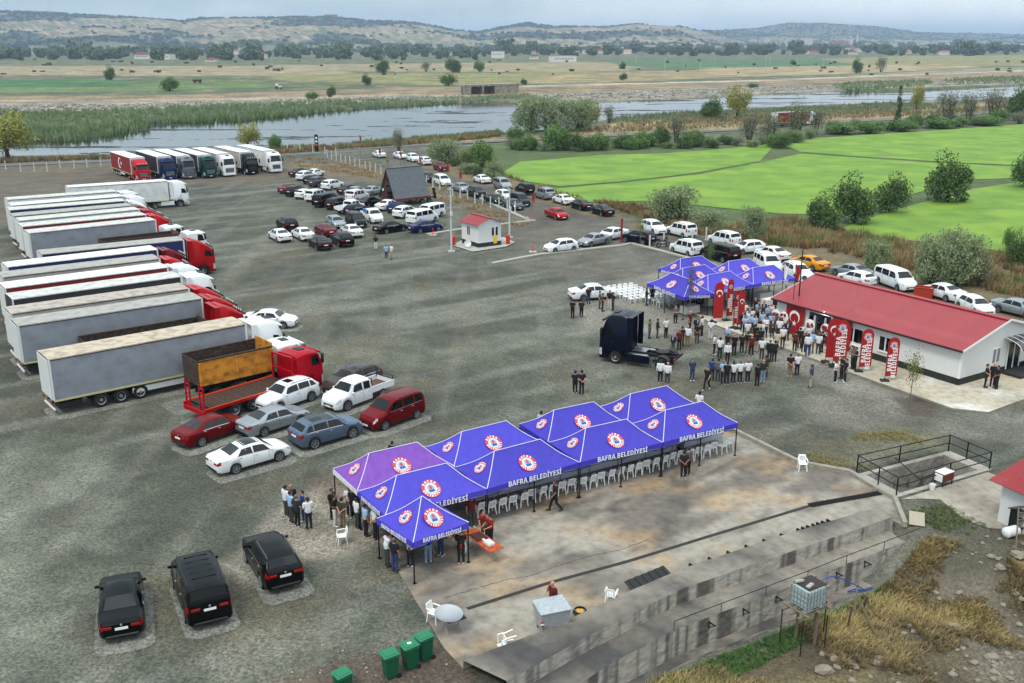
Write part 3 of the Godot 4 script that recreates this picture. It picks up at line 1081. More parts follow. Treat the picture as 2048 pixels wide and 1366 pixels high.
	for x in [-.58,-2.55]:
		for y in [1.0,1.25,1.5]:
			if x<-2.0 and y>1.3:
				continue
			bx(rk,"rack_bar",V(x,y+.15,0),V(.04,.04,1.7),mats["black_trim"])
		for z in [-.82,.82]:
			bx(rk,"rack_post",V(x,1.3 if x>-2 else 1.2,z),V(.05,.8 if x>-2 else .45,.05),mats["black_trim"])
	bx(rk,"bed_boards",V(-1.6,.785,0),V(1.9,.03,1.6),rust("bed_wood",Color(.25,.15,.11),Color(.36,.23,.17),Color(.42,.3,.24),1.5))
	car_c("sedan","white",541,652,36,1,"standing beyond the cabs of the row of lorries",gn)
	var gb := "black cars parked side by side on the open gravel"
	car_r("sedan","black",[202.5,1294],[290.5,1277],"with wide red tail lamps beside the black minibus",gb)
	var bv:=car_r("van","black",[379,1268],[467.6,1246],"with a ribbed roof between the black sedan and the black SUV",gb)
	for k in 5:
		bx(bv,"roof_rib",V(-1.5+.5*k,1.945-.006*absf(k-2.0),0),V(.05,.025,1.0),car_paint("black"),.008)
	for sd in [-1,1]:
		bx(bv,"roof_rail",V(-.5,1.9,sd*.72),V(2.9,.04,.05),mats["black_trim"],.01)
	car_r("suv","black",[535,1194],[611,1174],"parked half on the bare earth by the small tent",gb)
	# gravel that stayed dry beside the standing vehicles after the shower
	for o in get_children():
		var gp:=String(o.get_meta("group",""))
		if gp in [gn,gb] or (gp.begins_with("lorries parked side") and o.position.z>-80.0 and o.name.begins_with("lorry_tractor")==false):
			var k:=String(o.get_meta("category"))
			var L:=4.6
			var W:=1.9
			var mid:=.0
			if k == "trailer":
				L=13.6
				W=2.6
				mid=6.8 if o.name.begins_with("box") else .0
			elif k == "lorry":
				L=10.0
				W=2.6
				mid=-5.0
			var p:=PackedVector2Array()
			for c in 4:
				for q in 6:
					var a:=PI*.5*(c+q/5.0)
					var sx:=(L*.5-.4)*(1.0 if c in [0,3] else -1.0)
					var sz:=(W*.5-.4)*(1.0 if c in [0,1] else -1.0)
					var w: Vector3=o.transform*V(mid+sx+cos(a)*.6,0,sz+sin(a)*.6)
					var jit:=.16*N2.get_noise_2d(w.x*9.0,w.z*9.0)
					p.append(Vector2(w.x+.28+jit,w.z+.5+jit))
			one("dry_gravel",tiled(p,.8,.017,func(x,z): return Color(.265,.265,.235)*(1.0+.2*N2.get_noise_2d(x*4,z*4)),mats["gravel"]),"","","","structure")
	stage("cars")

# ---------- lorries ----------
func pc(m: MB,o: Node3D,called: String,mt: Material,soft:=.0) -> MeshInstance3D:
	if soft>.0:
		m.soften(soft)
	return part(o,called,m.done(mt))

func bx(o: Node3D,called: String,at: Vector3,size: Vector3,mt: Material,bev:=.0,bas:=Basis()) -> MeshInstance3D:
	var m:=MB.new()
	m.box(at,size,bas,bev)
	return part(o,called,m.done(mt))

func cab_shell(style: String) -> Shell:
	var s:=Shell.new()
	match style:
		"high": s.keys["top"]=[[-2.25,3.74],[-1.8,3.84],[-1.0,3.8],[-.66,3.64],[-.46,3.32],[-.05,2.12],[.0,1.92]]
		"round": s.keys["top"]=[[-2.25,3.8],[-1.9,3.78],[-1.3,3.5],[-.8,3.22],[-.52,3.02],[-.42,2.92],[-.05,2.02],[.0,1.85]]
		"low": s.keys["top"]=[[-2.25,2.9],[-1.6,3.02],[-.8,3.0],[-.5,2.92],[-.36,2.78],[-.05,1.98],[.0,1.82]]
	s.keys["belt"]=[[-2.25,1.92],[-.3,1.92],[-.08,1.86],[.0,1.7]]
	s.keys["w"]=[[-2.25,1.2],[-1.9,1.245],[-.3,1.245],[-.1,1.19],[.0,1.06]]
	s.keys["wtop"]=[[-2.25,1.1],[-1.0,1.13],[-.4,1.1],[-.05,1.12],[.0,1.0]]
	s.keys["low"]=[[-2.25,.98],[-1.98,.96],[-.75,.36],[.0,.32]]
	s.arches=[[-1.35,.62,.5]]
	return s

func cab_parts(o: Node3D,style: String,colour: String,lamps:=true) -> void:
	var s:=cab_shell(style)
	var pm:=car_paint(colour)
	var dark:=mk("black_trim")
	var chrome:=mk("chrome")
	var gm:=glass_mat()
	part(o,"cab",s.body().done(pm))
	var wa:=-.44 if style == "high" else (-.4 if style == "round" else -.34)
	part(o,"windscreen",s.across(wa,-.07,.93).done(gm))
	var up:=4.5 if style == "high" else (4.62 if style == "round" else 4.84)
	for sd in [1,-1]:
		part(o,"side_window",s.patch(-1.08,-.3,4.06,up,.008,sd,4,-1.02,-.5).done(gm))
		var md:=MB.new()
		md.box(V(-.28,2.45,sd*1.42),V(.16,.72,.24),Basis(),.05)
		md.bar(V(-.28,2.75,sd*1.15),V(-.28,2.75,sd*1.4),.04,.04)
		pc(md,o,"mirror",dark,50)
		var hl:=s.patch(-.3,-.02,2.2,2.85,.01,sd,3)
		part(o,"headlight",hl.done(mk("head_lamp")))
		bx(o,"door_handle",V(-1.15,1.72,sd*1.262),V(.24,.05,.03),dark)
		# side deflector behind the cab
		if style != "low":
			bx(o,"side_deflector",V(-2.48,2.45 if style == "high" else 2.4,sd*1.19),V(.44,2.6,.03),pm,.01)
		bx(o,"step",V(-.62,.52,sd*1.2),V(.5,.06,.14),dark)
	if style != "low":
		bx(o,"roof_deflector",V(-2.45,3.74,0),V(.4,.03,2.3),pm,.01)
	# visor, grille of separate bars, bumper
	var vy: float=s.val("top",wa)+.05
	bx(o,"sun_visor",V(wa+.16,vy,0),V(.22,.14,2.12),pm if style != "round" else dark,.04,Basis(V(0,0,1),-.6))
	bx(o,"grille",V(.0,1.22,0),V(.04,.78,1.55),dark,.015)
	for k in 4:
		bx(o,"grille_bar",V(.028,.94+k*.19,0),V(.03,.045,1.45),chrome if colour != "black" else dark,.01)
	bx(o,"bumper",V(-.04,.5,0),V(.16,.26,2.16),pm,.05)
	bx(o,"number_plate",V(.05,.47,0),V(.012,.11,.5),mk("plate_white"))
	if style == "round" and lamps:
		for k in 4:
			var lm:=MB.new()
			lm.lathe(V(-.42,3.16,-.66+.44*k),V(1,0,0),[[-.05,.06],[.0,.1],[.03,.09],[.03,.0]],10)
			pc(lm,o,"roof_lamp",mk("head_lamp"),40)
	elif style == "high":
		bx(o,"roof_hatch",V(-.95,3.835,0),V(.5,.05,.7),dark,.015,Basis(V(0,0,1),-.05))
	else:
		bx(o,"roof_hatch",V(-1.2,3.04,0),V(.55,.06,.7),dark,.015)

func axle(o: Node3D,x: float,dual:=false,z:=.98) -> void:
	for sd in [1,-1]:
		put_wheel(o,V(x,.505,sd*(z if not dual else z-.04)),.505,.36 if not dual else .56,sd,true)

var tractor_cache:={}
func tractor_proto(style: String,colour: String) -> Node3D:
	var key:=style+colour
	if tractor_cache.has(key):
		return tractor_cache[key]
	var o:=Node3D.new()
	cab_parts(o,style,colour)
	var dark:=mk("chassis_black")
	var pm:=car_paint(colour)
	for sd in [1,-1]:
		bx(o,"chassis_rail",V(-4.0,.88,sd*.4),V(3.9,.26,.09),dark)
		bx(o,"side_skirt",V(-3.15,.66,sd*1.13),V(1.9,.62,.08),pm,.03)
		bx(o,"fuel_tank",V(-3.1,.68,sd*.83),V(1.6,.56,.5),mk("tank_metal"),.1)
		var mg:=MB.new()
		for k in 7:
			var a:=PI*(k+.0)/7.0
			var b:=PI*(k+1.0)/7.0
			var A:=V(-5.05+cos(a)*.66,.5+sin(a)*.62,0)
			var B:=V(-5.05+cos(b)*.66,.5+sin(b)*.62,0)
			var z0: float=sd*.66
			var z1: float=sd*1.24
			mg.quad(A+V(0,0,minf(z0,z1)),A+V(0,0,maxf(z0,z1)),B+V(0,0,maxf(z0,z1)),B+V(0,0,minf(z0,z1)))
		pc(mg,o,"mudguard",dark,40)
		bx(o,"tail_light",V(-6.0,.86,sd*.85),V(.06,.14,.4),mk("tail_lamp"))
	bx(o,"deck_plate",V(-3.0,1.05,0),V(1.1,.04,.9),mk("tank_metal"))
	bx(o,"rear_crossbeam",V(-5.95,.86,0),V(.08,.2,2.1),dark)
	var fw:=MB.new()
	fw.lathe(V(-4.75,1.08,0),Vector3.UP,[[0,.5],[.1,.52],[.12,.45],[.12,.0]],18)
	pc(fw,o,"fifth_wheel",dark,30)
	axle(o,-1.35)
	axle(o,-5.05,true)
	tractor_cache[key]=o
	return o

func tractor(style: String,colour: String,front: Vector3,turn: float,label: String,group: String) -> Node3D:
	var o: Node3D=tractor_proto(style,colour).duplicate()
	o.name=numbered("lorry_tractor")
	add_child(o)
	o.position=front
	o.rotation.y=turn
	tag(o,label,"lorry",group)
	return o

var roof_mats:={}
func cloth_mat(key: String,c: Color,dirt:=.25,rough:=.6) -> StandardMaterial3D:
	if mats.has("cloth_"+key):
		return mats["cloth_"+key]
	var m:=mat("cloth_"+key,c,rough)
	tri(m,grime(dirt),5.5)
	return m

func grime(k: float) -> NoiseTexture2D:
	var key := "grime_%d" % int(k*100)
	if not roof_mats.has(key):
		roof_mats[key]=noise_tex(256,.02,[[.15,Color(1-k,1-k*1.05,1-k*1.1)],[.5,Color(1-k*.3,1-k*.32,1-k*.35)],[.85,Color.WHITE]],5,int(k*100)+2)
	return roof_mats[key]

var trailer_cache:={}
func trailer_proto(roof: String,side: String,flag:=false) -> Node3D:
	var key:=roof+side+str(flag)
	if trailer_cache.has(key):
		return trailer_cache[key]
	var rc:={"tan": Color(.74,.675,.6),"white": Color(.86,.86,.85),"grey": Color(.62,.61,.59),"pale": Color(.76,.755,.74),"dusty": Color(.68,.635,.595)}
	var sc:={"grey": Color(.53,.55,.59),"blue": Color(.04,.1,.36),"red": Color(.52,.03,.05),"white": Color(.84,.85,.86),"dark grey": Color(.17,.17,.19),"beige": Color(.68,.66,.63)}
	var o:=Node3D.new()
	var L:=13.6
	var rm:=cloth_mat("roof_"+roof,rc[roof],.22 if roof in ["tan","dusty"] else .14)
	var sm:=cloth_mat("side_"+side,sc[side],.15)
	var dark:=mk("chassis_black")
	var white:=mat("trailer_white",Color(.82,.82,.82),.4)
	# crowned roof sagging a little between its bows
	var m:=MB.new()
	var n:=46
	for k in n:
		for q in 6:
			var p:=[]
			for e in [[k,q],[k+1,q],[k+1,q+1],[k,q+1]]:
				var x: float=L*e[0]/n
				var z: float=lerpf(-1.26,1.26,e[1]/6.0)
				p.append(V(x,3.98+.025*(1.0-z*z/1.6)-.013*absf(sin(PI*e[0]*.5)),z))
			m.quad(p[0],p[3],p[2],p[1])
	m.box(V(L*.5,3.93,1.262),V(L,.08,.03))
	m.box(V(L*.5,3.93,-1.262),V(L,.08,.03))
	pc(m,o,"roof",rm,20)
	for sd in [1,-1]:
		var w:=MB.new()
		var cols:=60
		for k in cols:
			for r in 3:
				var p:=[]
				for e in [[k,r],[k+1,r],[k+1,r+1],[k,r+1]]:
					var x: float=.12+(L-.24)*e[0]/cols
					var y: float=lerpf(1.16,3.84,e[1]/3.0)
					var bulge: float=.014*sin(PI*e[1]/3.0)+.006*sin(e[0]*2.1)
					p.append(V(x,y,sd*(1.265+bulge)))
				if sd>0:
					w.quad(p[0],p[1],p[2],p[3])
				else:
					w.quad(p[3],p[2],p[1],p[0])
		pc(w,o,"side_curtain",sm,25)
		bx(o,"top_rail",V(L*.5,3.87,sd*1.268),V(L-.2,.055,.03),dark)
		bx(o,"bottom_rail",V(L*.5,1.1,sd*1.26),V(L-.1,.13,.05),mat("rail_cream",Color(.72,.69,.5),.5))
		bx(o,"corner_post",V(.06,2.55,sd*1.25),V(.12,2.8,.07),white,.01)
		bx(o,"corner_post",V(L-.06,2.55,sd*1.25),V(.12,2.8,.07),white,.01)
		bx(o,"rear_door",V(-.03,2.55,sd*.62),V(.05,2.72,1.2),white if side != "dark grey" else sm,.01)
		bx(o,"side_guard",V(6.9,.68,sd*1.18),V(3.6,.36,.04),white,.01)
		bx(o,"landing_leg",V(10.9,.55,sd*.75),V(.14,.95,.14),dark)
		bx(o,"tail_light",V(-.06,.92,sd*.95),V(.06,.14,.45),mk("tail_lamp"))
		bx(o,"chassis_rail",V(6.2,.88,sd*.55),V(12.2,.3,.1),dark)
	bx(o,"front_wall",V(L+.01,2.5,0),V(.05,2.9,2.5),white)
	bx(o,"floor",V(L*.5,1.12,0),V(L-.05,.12,2.46),dark)
	bx(o,"rear_bumper",V(.05,.48,0),V(.12,.14,2.3),white,.02)
	bx(o,"pallet_box",V(1.1,.62,.6),V(1.5,.46,1.0),dark,.03)
	for k in 3:
		axle(o,3.0+1.31*k,false,1.06)
	if flag:
		var fm:=mk("print_white")
		var c:=crescent(.95)
		for q in c:
			var pm:=MB.new()
			pm.prism(q,Transform3D(Basis(V(1,0,0),V(0,1,0),V(0,0,1)),V(6.4,2.5,1.292)),.006)
			part(o,"printed_crescent" if q.size()>12 else "printed_star",pm.done(fm))
	trailer_cache[key]=o
	return o

func crescent(r: float,star:=true) -> Array:
	# crescent opening towards +x with its star, about the size r
	var p:=PackedVector2Array()
	var off:=r*.25
	var r2:=r*.8
	# where the two circles meet
	var xi:=(r*r-r2*r2+off*off)/(2.0*off)
	var a:=acos(clampf(xi/r,-1,1))
	var b:=atan2(sqrt(maxf(r*r-xi*xi,0)),xi-off)
	for k in 25:
		var t:=lerpf(a,TAU-a,k/24.0)
		p.append(Vector2(cos(t),sin(t))*r)
	for k in range(1,24):
		var t:=lerpf(TAU-b,b,k/24.0)
		p.append(Vector2(off+cos(t)*r2,sin(t)*r2))
	var out:=[p]
	if star:
		var s:=PackedVector2Array()
		for k in 10:
			var t:=PI+TAU*k/10.0
			var q:=r*(.5 if k % 2==0 else .19)
			s.append(Vector2(r*1.02+cos(t)*q,sin(t)*q))
		out.append(s)
	return out

func trailer(roof: String,side: String,rear: Vector3,turn: float,label: String,group: String,flag:=false) -> Node3D:
	var o: Node3D=trailer_proto(roof,side,flag).duplicate()
	o.name=numbered("box_trailer")
	add_child(o)
	o.position=rear
	o.rotation.y=turn
	tag(o,label,"trailer",group)
	return o

func rust(key: String,a: Color,b: Color,c: Color,metres:=3.0) -> StandardMaterial3D:
	if mats.has(key):
		return mats[key]
	var m:=mat(key,Color.WHITE,.85)
	tri(m,noise_tex(512,.018,[[.25,a],[.48,b],[.6,b],[.78,c]],6,31),metres)
	return m

func open_body(o: Node3D,x0: float,x1: float,floor_y: float,top_y: float,half: float,outer: Material,inner: Material,ribs: int) -> void:
	# an open tipping body: five plates with ribs and a rim
	var l:=x1-x0
	var h:=top_y-floor_y
	bx(o,"body_floor",V((x0+x1)*.5,floor_y,0),V(l,.1,half*2),inner)
	for sd in [1,-1]:
		bx(o,"side_plate",V((x0+x1)*.5,floor_y+h*.5,sd*half),V(l,h,.05),outer)
		bx(o,"liner",V((x0+x1)*.5,floor_y+h*.5,sd*(half-.045)),V(l-.12,h-.04,.02),inner)
		bx(o,"top_rim",V((x0+x1)*.5,top_y,sd*half),V(l+.04,.12,.14),inner,.02)
		for k in ribs:
			bx(o,"rib",V(lerpf(x0+.1,x1-.1,k/maxf(ribs-1.0,1.0)),floor_y+h*.48,sd*(half+.07)),V(.14,h*.92,.1),outer,.015)
	bx(o,"tailgate",V(x0,floor_y+h*.5,0),V(.07,h,half*2),inner)
	bx(o,"headboard",V(x1,floor_y+h*.58,0),V(.07,h*1.16,half*2),outer)

func _trailers() -> void:
	var gl := "lorries parked side by side along the edge of the lot"
	# roof edge towards the camera, rear then front, at roof height; roof, side, cab style, cab colour, words
	var rows:=[
		[12,399,236,383,"pale","white","high","white","outermost, next to the lone white artic"],
		[18,411,250,392,"white","beige","high","white","second in the row from the lone white artic"],
		[20,419,249,402,"pale","blue","round","white","with a narrow blue side showing, third in the row"],
		[26,432,262,411,"grey","beige","round","dark red","with plain beige sides beside the blue-sided trailer"],
		[31,442,285,418,"pale","white","round","crimson","between the beige and the dark red sided trailers"],
		[42,453,293,429,"pale","red","round","truck red","with a narrow dark red side showing"],
		[54,467,314,439,"pale","grey","low","white","with wide grey curtains beside the rusty tipper"],
		[78,507,372,481,"grey","blue","round","red","with a dark blue front curtain"],
		[8,534,320,498,"white","blue","round","dark red","with a clean white roof beside the red flag cab"],
		[2,554,322,517,"grey","beige","round","truck red","with a long grey roof between two white roofs"],
		[4,577,340,533,"white","red","high","white","with a bright red side band under a white roof"],
		[22,599,364,552,"pale","dark grey","high","white","with a ribbed pale roof and a dark edge"],
		[17,628,381,576,"dusty","beige","round","truck red","with a dusty pinkish roof and laced curtain"],
		[34,652,405,596,"grey","grey","round","red","with grey curtains beside the rusty open trailer"],
		[94,722,492,645,"tan","grey","high","white","with a tan stained roof beside the yellow tipper"],
	]
	for q in rows:
		var a:=g(q[0],q[1],3.98)
		var b:=g(q[2],q[3],3.98)
		var turn:=lerpf(yaw_of(a,b),rad(36.5),.5)
		var f:=V(cos(turn),0,-sin(turn))
		var s:=f.cross(Vector3.UP)
		var c:=(a+b)*.5-s*1.27
		c.y=0
		var rear:=c-f*6.8
		var gap:=.85 if q[6] != "low" else 1.0
		trailer(q[4],q[5],rear,turn,"curtain-sided trailer %s" % q[8],gl)
		tractor(q[6],q[7],rear+f*(13.6+gap+2.25),turn,"%s cab of the trailer %s" % [q[7].replace("truck ",""),q[8]],gl)
	# lone white artic behind the row
	var wa:=g(283,419)
	var wb:=g(372,412)
	var wt:=yaw_of(wa,wb)
	var wf:=V(cos(wt),0,-sin(wt))
	var ws:=wf.cross(Vector3.UP)
	var nose:=g(380,412)-ws*1.2
	tractor("high","white",nose,wt,"white lorry cab of the lone artic behind the long row",gl)
	trailer("white","white",nose-wf*(13.6+.7+2.25),wt,"plain white box trailer of the lone artic behind the long row",gl)
	# seven lorries facing the lot
	var gr := "lorries backed up to the river fence facing the lot"
	var bt:=yaw_of(g(218,301,3.98),g(263,315.5,3.98))
	var bf:=V(cos(bt),0,-sin(bt))
	for q in [[289,364,"round","truck red","white","red",true],[342,361,"high","truck blue","white","dark grey",false],[381,359,"high","steel","white","dark grey",false],[423,357,"high","teal","white","dark grey",false],[461,354,"high","white","white","beige",false],[507,350,"round","black","white","beige",false],[554,346.5,"high","white","white","white",false]]:
		var nz:=g(q[0],q[1])
		var what: String=("red crescent" if q[6] else q[3].replace("truck ",""))
		if q[0]==554:
			what = "last white"
		tractor(q[2],q[3],nz,bt,"%s lorry cab facing the lot, backed to the river fence" % what,gr)
		trailer(q[4],q[5],nz-bf*(13.6+.7+2.25),bt,"trailer at the river fence behind the %s cab" % what,gr,q[6])
	_odd_lorries(gl)
	# the navy tractor unit on show, without a trailer
	var na:=g(1229.9,727)
	var nb:=g(1319.9,741)
	var nt:=yaw_of(nb,na)
	var nf:=V(cos(nt),0,-sin(nt))
	var nr:=nf.cross(Vector3.UP)
	tractor("high","navy",na+nf*1.35+nr*1.1,nt,"navy blue lorry tractor without a trailer standing among the crowd","")
	stage("lorries")

func rigid(o: Node3D,style: String,colour: String,back: float) -> void:
	cab_parts(o,style,colour,false)
	var dark:=mk("chassis_black")
	for sd in [1,-1]:
		bx(o,"chassis_rail",V((-2.0+back)*.5,.88,sd*.4),V(-2.0-back,.26,.09),dark)
		bx(o,"fuel_tank",V(-3.0,.68,sd*.86),V(1.0,.5,.45),mk("tank_metal"),.1)
	axle(o,-1.35)

func _odd_lorries(gl: String) -> void:
	var rusty:=rust("rust_dark",Color(.1,.075,.06),Color(.22,.155,.12),Color(.33,.27,.23))
	var orange:=rust("rust_orange",Color(.2,.1,.06),Color(.4,.24,.15),Color(.62,.5,.4),2.0)
	var yellow:=rust("tipper_yellow",Color(.52,.32,.08),Color(.76,.49,.11),Color(.8,.54,.14),6.5)
	var turn:=rad(37)
	var f:=V(cos(turn),0,-sin(turn))
	var s:=f.cross(Vector3.UP)
	# rusty tipper between the grey and the blue trailers
	var c:=g(270,474,3.0)
	c.y=0
	var o:=thing("tipper_trailer","rusty open tipper trailer with an orange streaked side between two curtain trailers","trailer",c,turn,gl)
	open_body(o,-3.6,4.4,1.3,3.0,1.2,orange,rusty,4)
	axle(o,-2.6,false,1.06); axle(o,-1.3,false,1.06)
	tractor("low","white",c+f*7.6,turn,"white lorry cab of the rusty tipper with a blue figure beside it",gl)
	# rusty open trailer next to the near tan-roofed one
	c=g(292,660,2.6)
	c.y=0
	o=thing("open_trailer","rusty brown open trailer with side posts between two grey curtain trailers","trailer",c,turn,gl)
	open_body(o,-4.6,4.4,1.2,2.6,1.22,rusty,rusty,5)
	for k in 3:
		axle(o,-3.4+1.3*k,false,1.06)
	tractor("round","red",c+f*7.7,turn,"red lorry cab of the rusty open trailer",gl)
	# yellow tipper lorry
	var a:=g(400,722,3.15)
	var b:=g(543,691.6,3.15)
	turn=yaw_of(a,b)
	f=V(cos(turn),0,-sin(turn))
	s=f.cross(Vector3.UP)
	c=(a+b)*.5-s*1.24
	c.y=0
	o=thing("tipper_lorry","yellow rusty tipper lorry with a white cab beside the recovery lorry","lorry",c+f*5.4,turn,gl)
	rigid(o,"low","white",-8.2)
	open_body(o,-8.2,-2.75,1.35,3.1,1.22,yellow,rusty,3)
	axle(o,-5.6,true); axle(o,-6.95,true); axle(o,-3.4)
	# red recovery lorry
	a=g(410,822,1.1)
	b=g(593.5,766,1.1)
	turn=yaw_of(a,b)
	f=V(cos(turn),0,-sin(turn))
	s=f.cross(Vector3.UP)
	c=a-s*1.25
	c.y=0
	var red:=paint("recovery_red",Color(.62,.0,.075))
	var L:=(b-a).length()
	o=thing("recovery_lorry","red recovery lorry with a low wooden deck and upright loading ramps","lorry",c+f*(L+2.45),turn,gl)
	rigid(o,"low","crimson",-L-2.2)
	var deckm:=rust("deck_wood",Color(.13,.08,.055),Color(.23,.135,.085),Color(.32,.2,.13),1.6)
	var x0:=-L-2.45
	var x1:=-2.75
	var nb2:=30
	for k in nb2:
		var xa:=lerpf(x0+.5,x1,float(k)/nb2)
		bx(o,"deck_board",V(xa+(x1-x0-.5)/nb2*.5,1.08+.006*(k % 3),0),V((x1-x0-.5)/nb2-.025,.06,2.3),deckm)
	for sd in [1,-1]:
		bx(o,"deck_edge",V((x0+x1)*.5,1.04,sd*1.22),V(x1-x0,.2,.1),red,.01)
		bx(o,"marker_strip",V((x0+x1)*.5,1.16,sd*1.26),V(x1-x0,.05,.03),mat("marker_orange",Color(.85,.35,.05),.4))
		bx(o,"headboard_post",V(x1+.1,2.0,sd*1.1),V(.14,1.9,.14),red,.02)
		# ladder ramp standing up at the tail
		for e in [-.22,.22]:
			bx(o,"ramp_rail",V(x0+.12,1.75,sd*.8+e),V(.09,1.9,.06),red)
		for k in 6:
			bx(o,"ramp_rung",V(x0+.12,.95+.3*k,sd*.8),V(.07,.05,.4),red)
	bx(o,"headboard_beam",V(x1+.1,2.9,0),V(.14,.14,2.3),red,.02)
	bx(o,"headboard_beam",V(x1+.1,1.9,0),V(.1,.1,2.1),red,.02)
	bx(o,"tail_beam",V(x0+.02,.85,0),V(.16,.3,2.4),red,.02)
	bx(o,"deck_frame",V((x0+x1)*.5,.95,0),V(x1-x0-.2,.12,2.2),mk("chassis_black"))
	for k in 3:
		axle(o,x0+2.3+1.38*k,false,1.02)

# ---------- concrete wash yard ----------
func v2(a: Array) -> PackedVector2Array:
	var o:=PackedVector2Array()
	for p in a:
		o.append(Vector2(p[0],p[1]))
	return o

func tiled(poly: PackedVector2Array,step: float,y: float,colour: Callable,m: Material) -> ArrayMesh:
	# a flat outline cut into small cells so that vertex colours can carry its stains
	var r:=Rect2(poly[0],Vector2.ZERO)
	for p in poly:
		r=r.expand(p)
	var b:=MB.new()
	var x:=r.position.x
	while x<r.end.x:
		var z:=r.position.y
		while z<r.end.y:
			var cell:=PackedVector2Array([Vector2(x,z),Vector2(x+step,z),Vector2(x+step,z+step),Vector2(x,z+step)])
			for q in Geometry2D.intersect_polygons(cell,poly):
				var n:=b.v.size()
				b.poly(q,y)
				for i in range(n,b.v.size()):
					b.c[i]=colour.call(b.v[i].x,b.v[i].z)
			z += step
		x += step
	return b.done(m,null,true)

func concrete_mat() -> StandardMaterial3D:
	if mats.has("concrete"):
		return mats["concrete"]
	var m:=mat("concrete",Color.WHITE,.9,.0,{"vertex_color_use_as_albedo": true})
	tri(m,noise_tex(1024,.012,[[.1,Color(.84,.83,.82)],[.5,Color(.95,.95,.94)],[.85,Color(1,1,1)]],6,14),9.1,noise_tex(256,.08,[],4,15,FastNoiseLite.TYPE_SIMPLEX_SMOOTH,true,4.0),.5)
	return m

func stain(x: float,z: float) -> Color:
	var a:=N1.get_noise_2d(x*6+50,z*6)
	var b:=N2.get_noise_2d(x*1.6,z*1.6+30)
	var d:=Vector2(cos(.62),-sin(.62))
	var u:=Vector2(x,z).dot(d)
	var w:=Vector2(x,z).dot(d.orthogonal())
	var st:=N3.get_noise_2d(u*3.0,w*14.0)
	var c:=Color(.315,.28,.238)
	c=c.lerp(Color(.14,.118,.1),clampf(.42+a*1.8+st*1.1,0,.92))
	c=c.lerp(Color(.4,.26,.13),clampf((b-.12)*2.2,0,.5))
	c=c.lerp(Color(.07,.062,.058),clampf((N2.get_noise_2d(x*2.4+7,z*2.4)-.2)*2.4,0,.7))
	return c

func damp(x: float,z: float) -> Color:
	# weathered wall tops: dark lichen film in long patches
	var st:=N2.get_noise_2d(x*1.4,z*1.4)
	var c:=Color(.225,.195,.165).lerp(Color(.062,.057,.055),clampf(.45+st*2.2,0,1))
	return c.lerp(Color(.28,.25,.21),clampf((N1.get_noise_2d(x*9,z*9)-.05)*2.0,0,.6))

func strip(a: PackedVector2Array,b: PackedVector2Array,ya: float,yb: float,colour: Callable,n:=40) -> MB:
	# a band between two lines (resampled to n steps)
	var m:=MB.new()
	var ra:=resample(a,n)
	var rb:=resample(b,n)
	for i in n:
		var k:=m.v.size()
		m.quad(V(ra[i].x,ya,ra[i].y),V(rb[i].x,yb,rb[i].y),V(rb[i+1].x,yb,rb[i+1].y),V(ra[i+1].x,ya,ra[i+1].y))
		for j in range(k,m.v.size()):
			m.c[j]=colour.call(m.v[j].x,m.v[j].z)
	return m

func resample(a: PackedVector2Array,n: int) -> PackedVector2Array:
	var len:=[.0]
	for i in a.size()-1:
		len.append(len[-1]+a[i].distance_to(a[i+1]))
	var o:=PackedVector2Array()
	for k in n+1:
		var t: float=len[-1]*k/n
		var i:=0
		while i<a.size()-2 and len[i+1]<t:
			i += 1
		o.append(a[i].lerp(a[i+1],clampf((t-len[i])/maxf(len[i+1]-len[i],1e-6),0,1)))
	return o

func shift(a: PackedVector2Array,d: Vector2) -> PackedVector2Array:
	var o:=PackedVector2Array()
	for p in a:
		o.append(p+d)
	return o

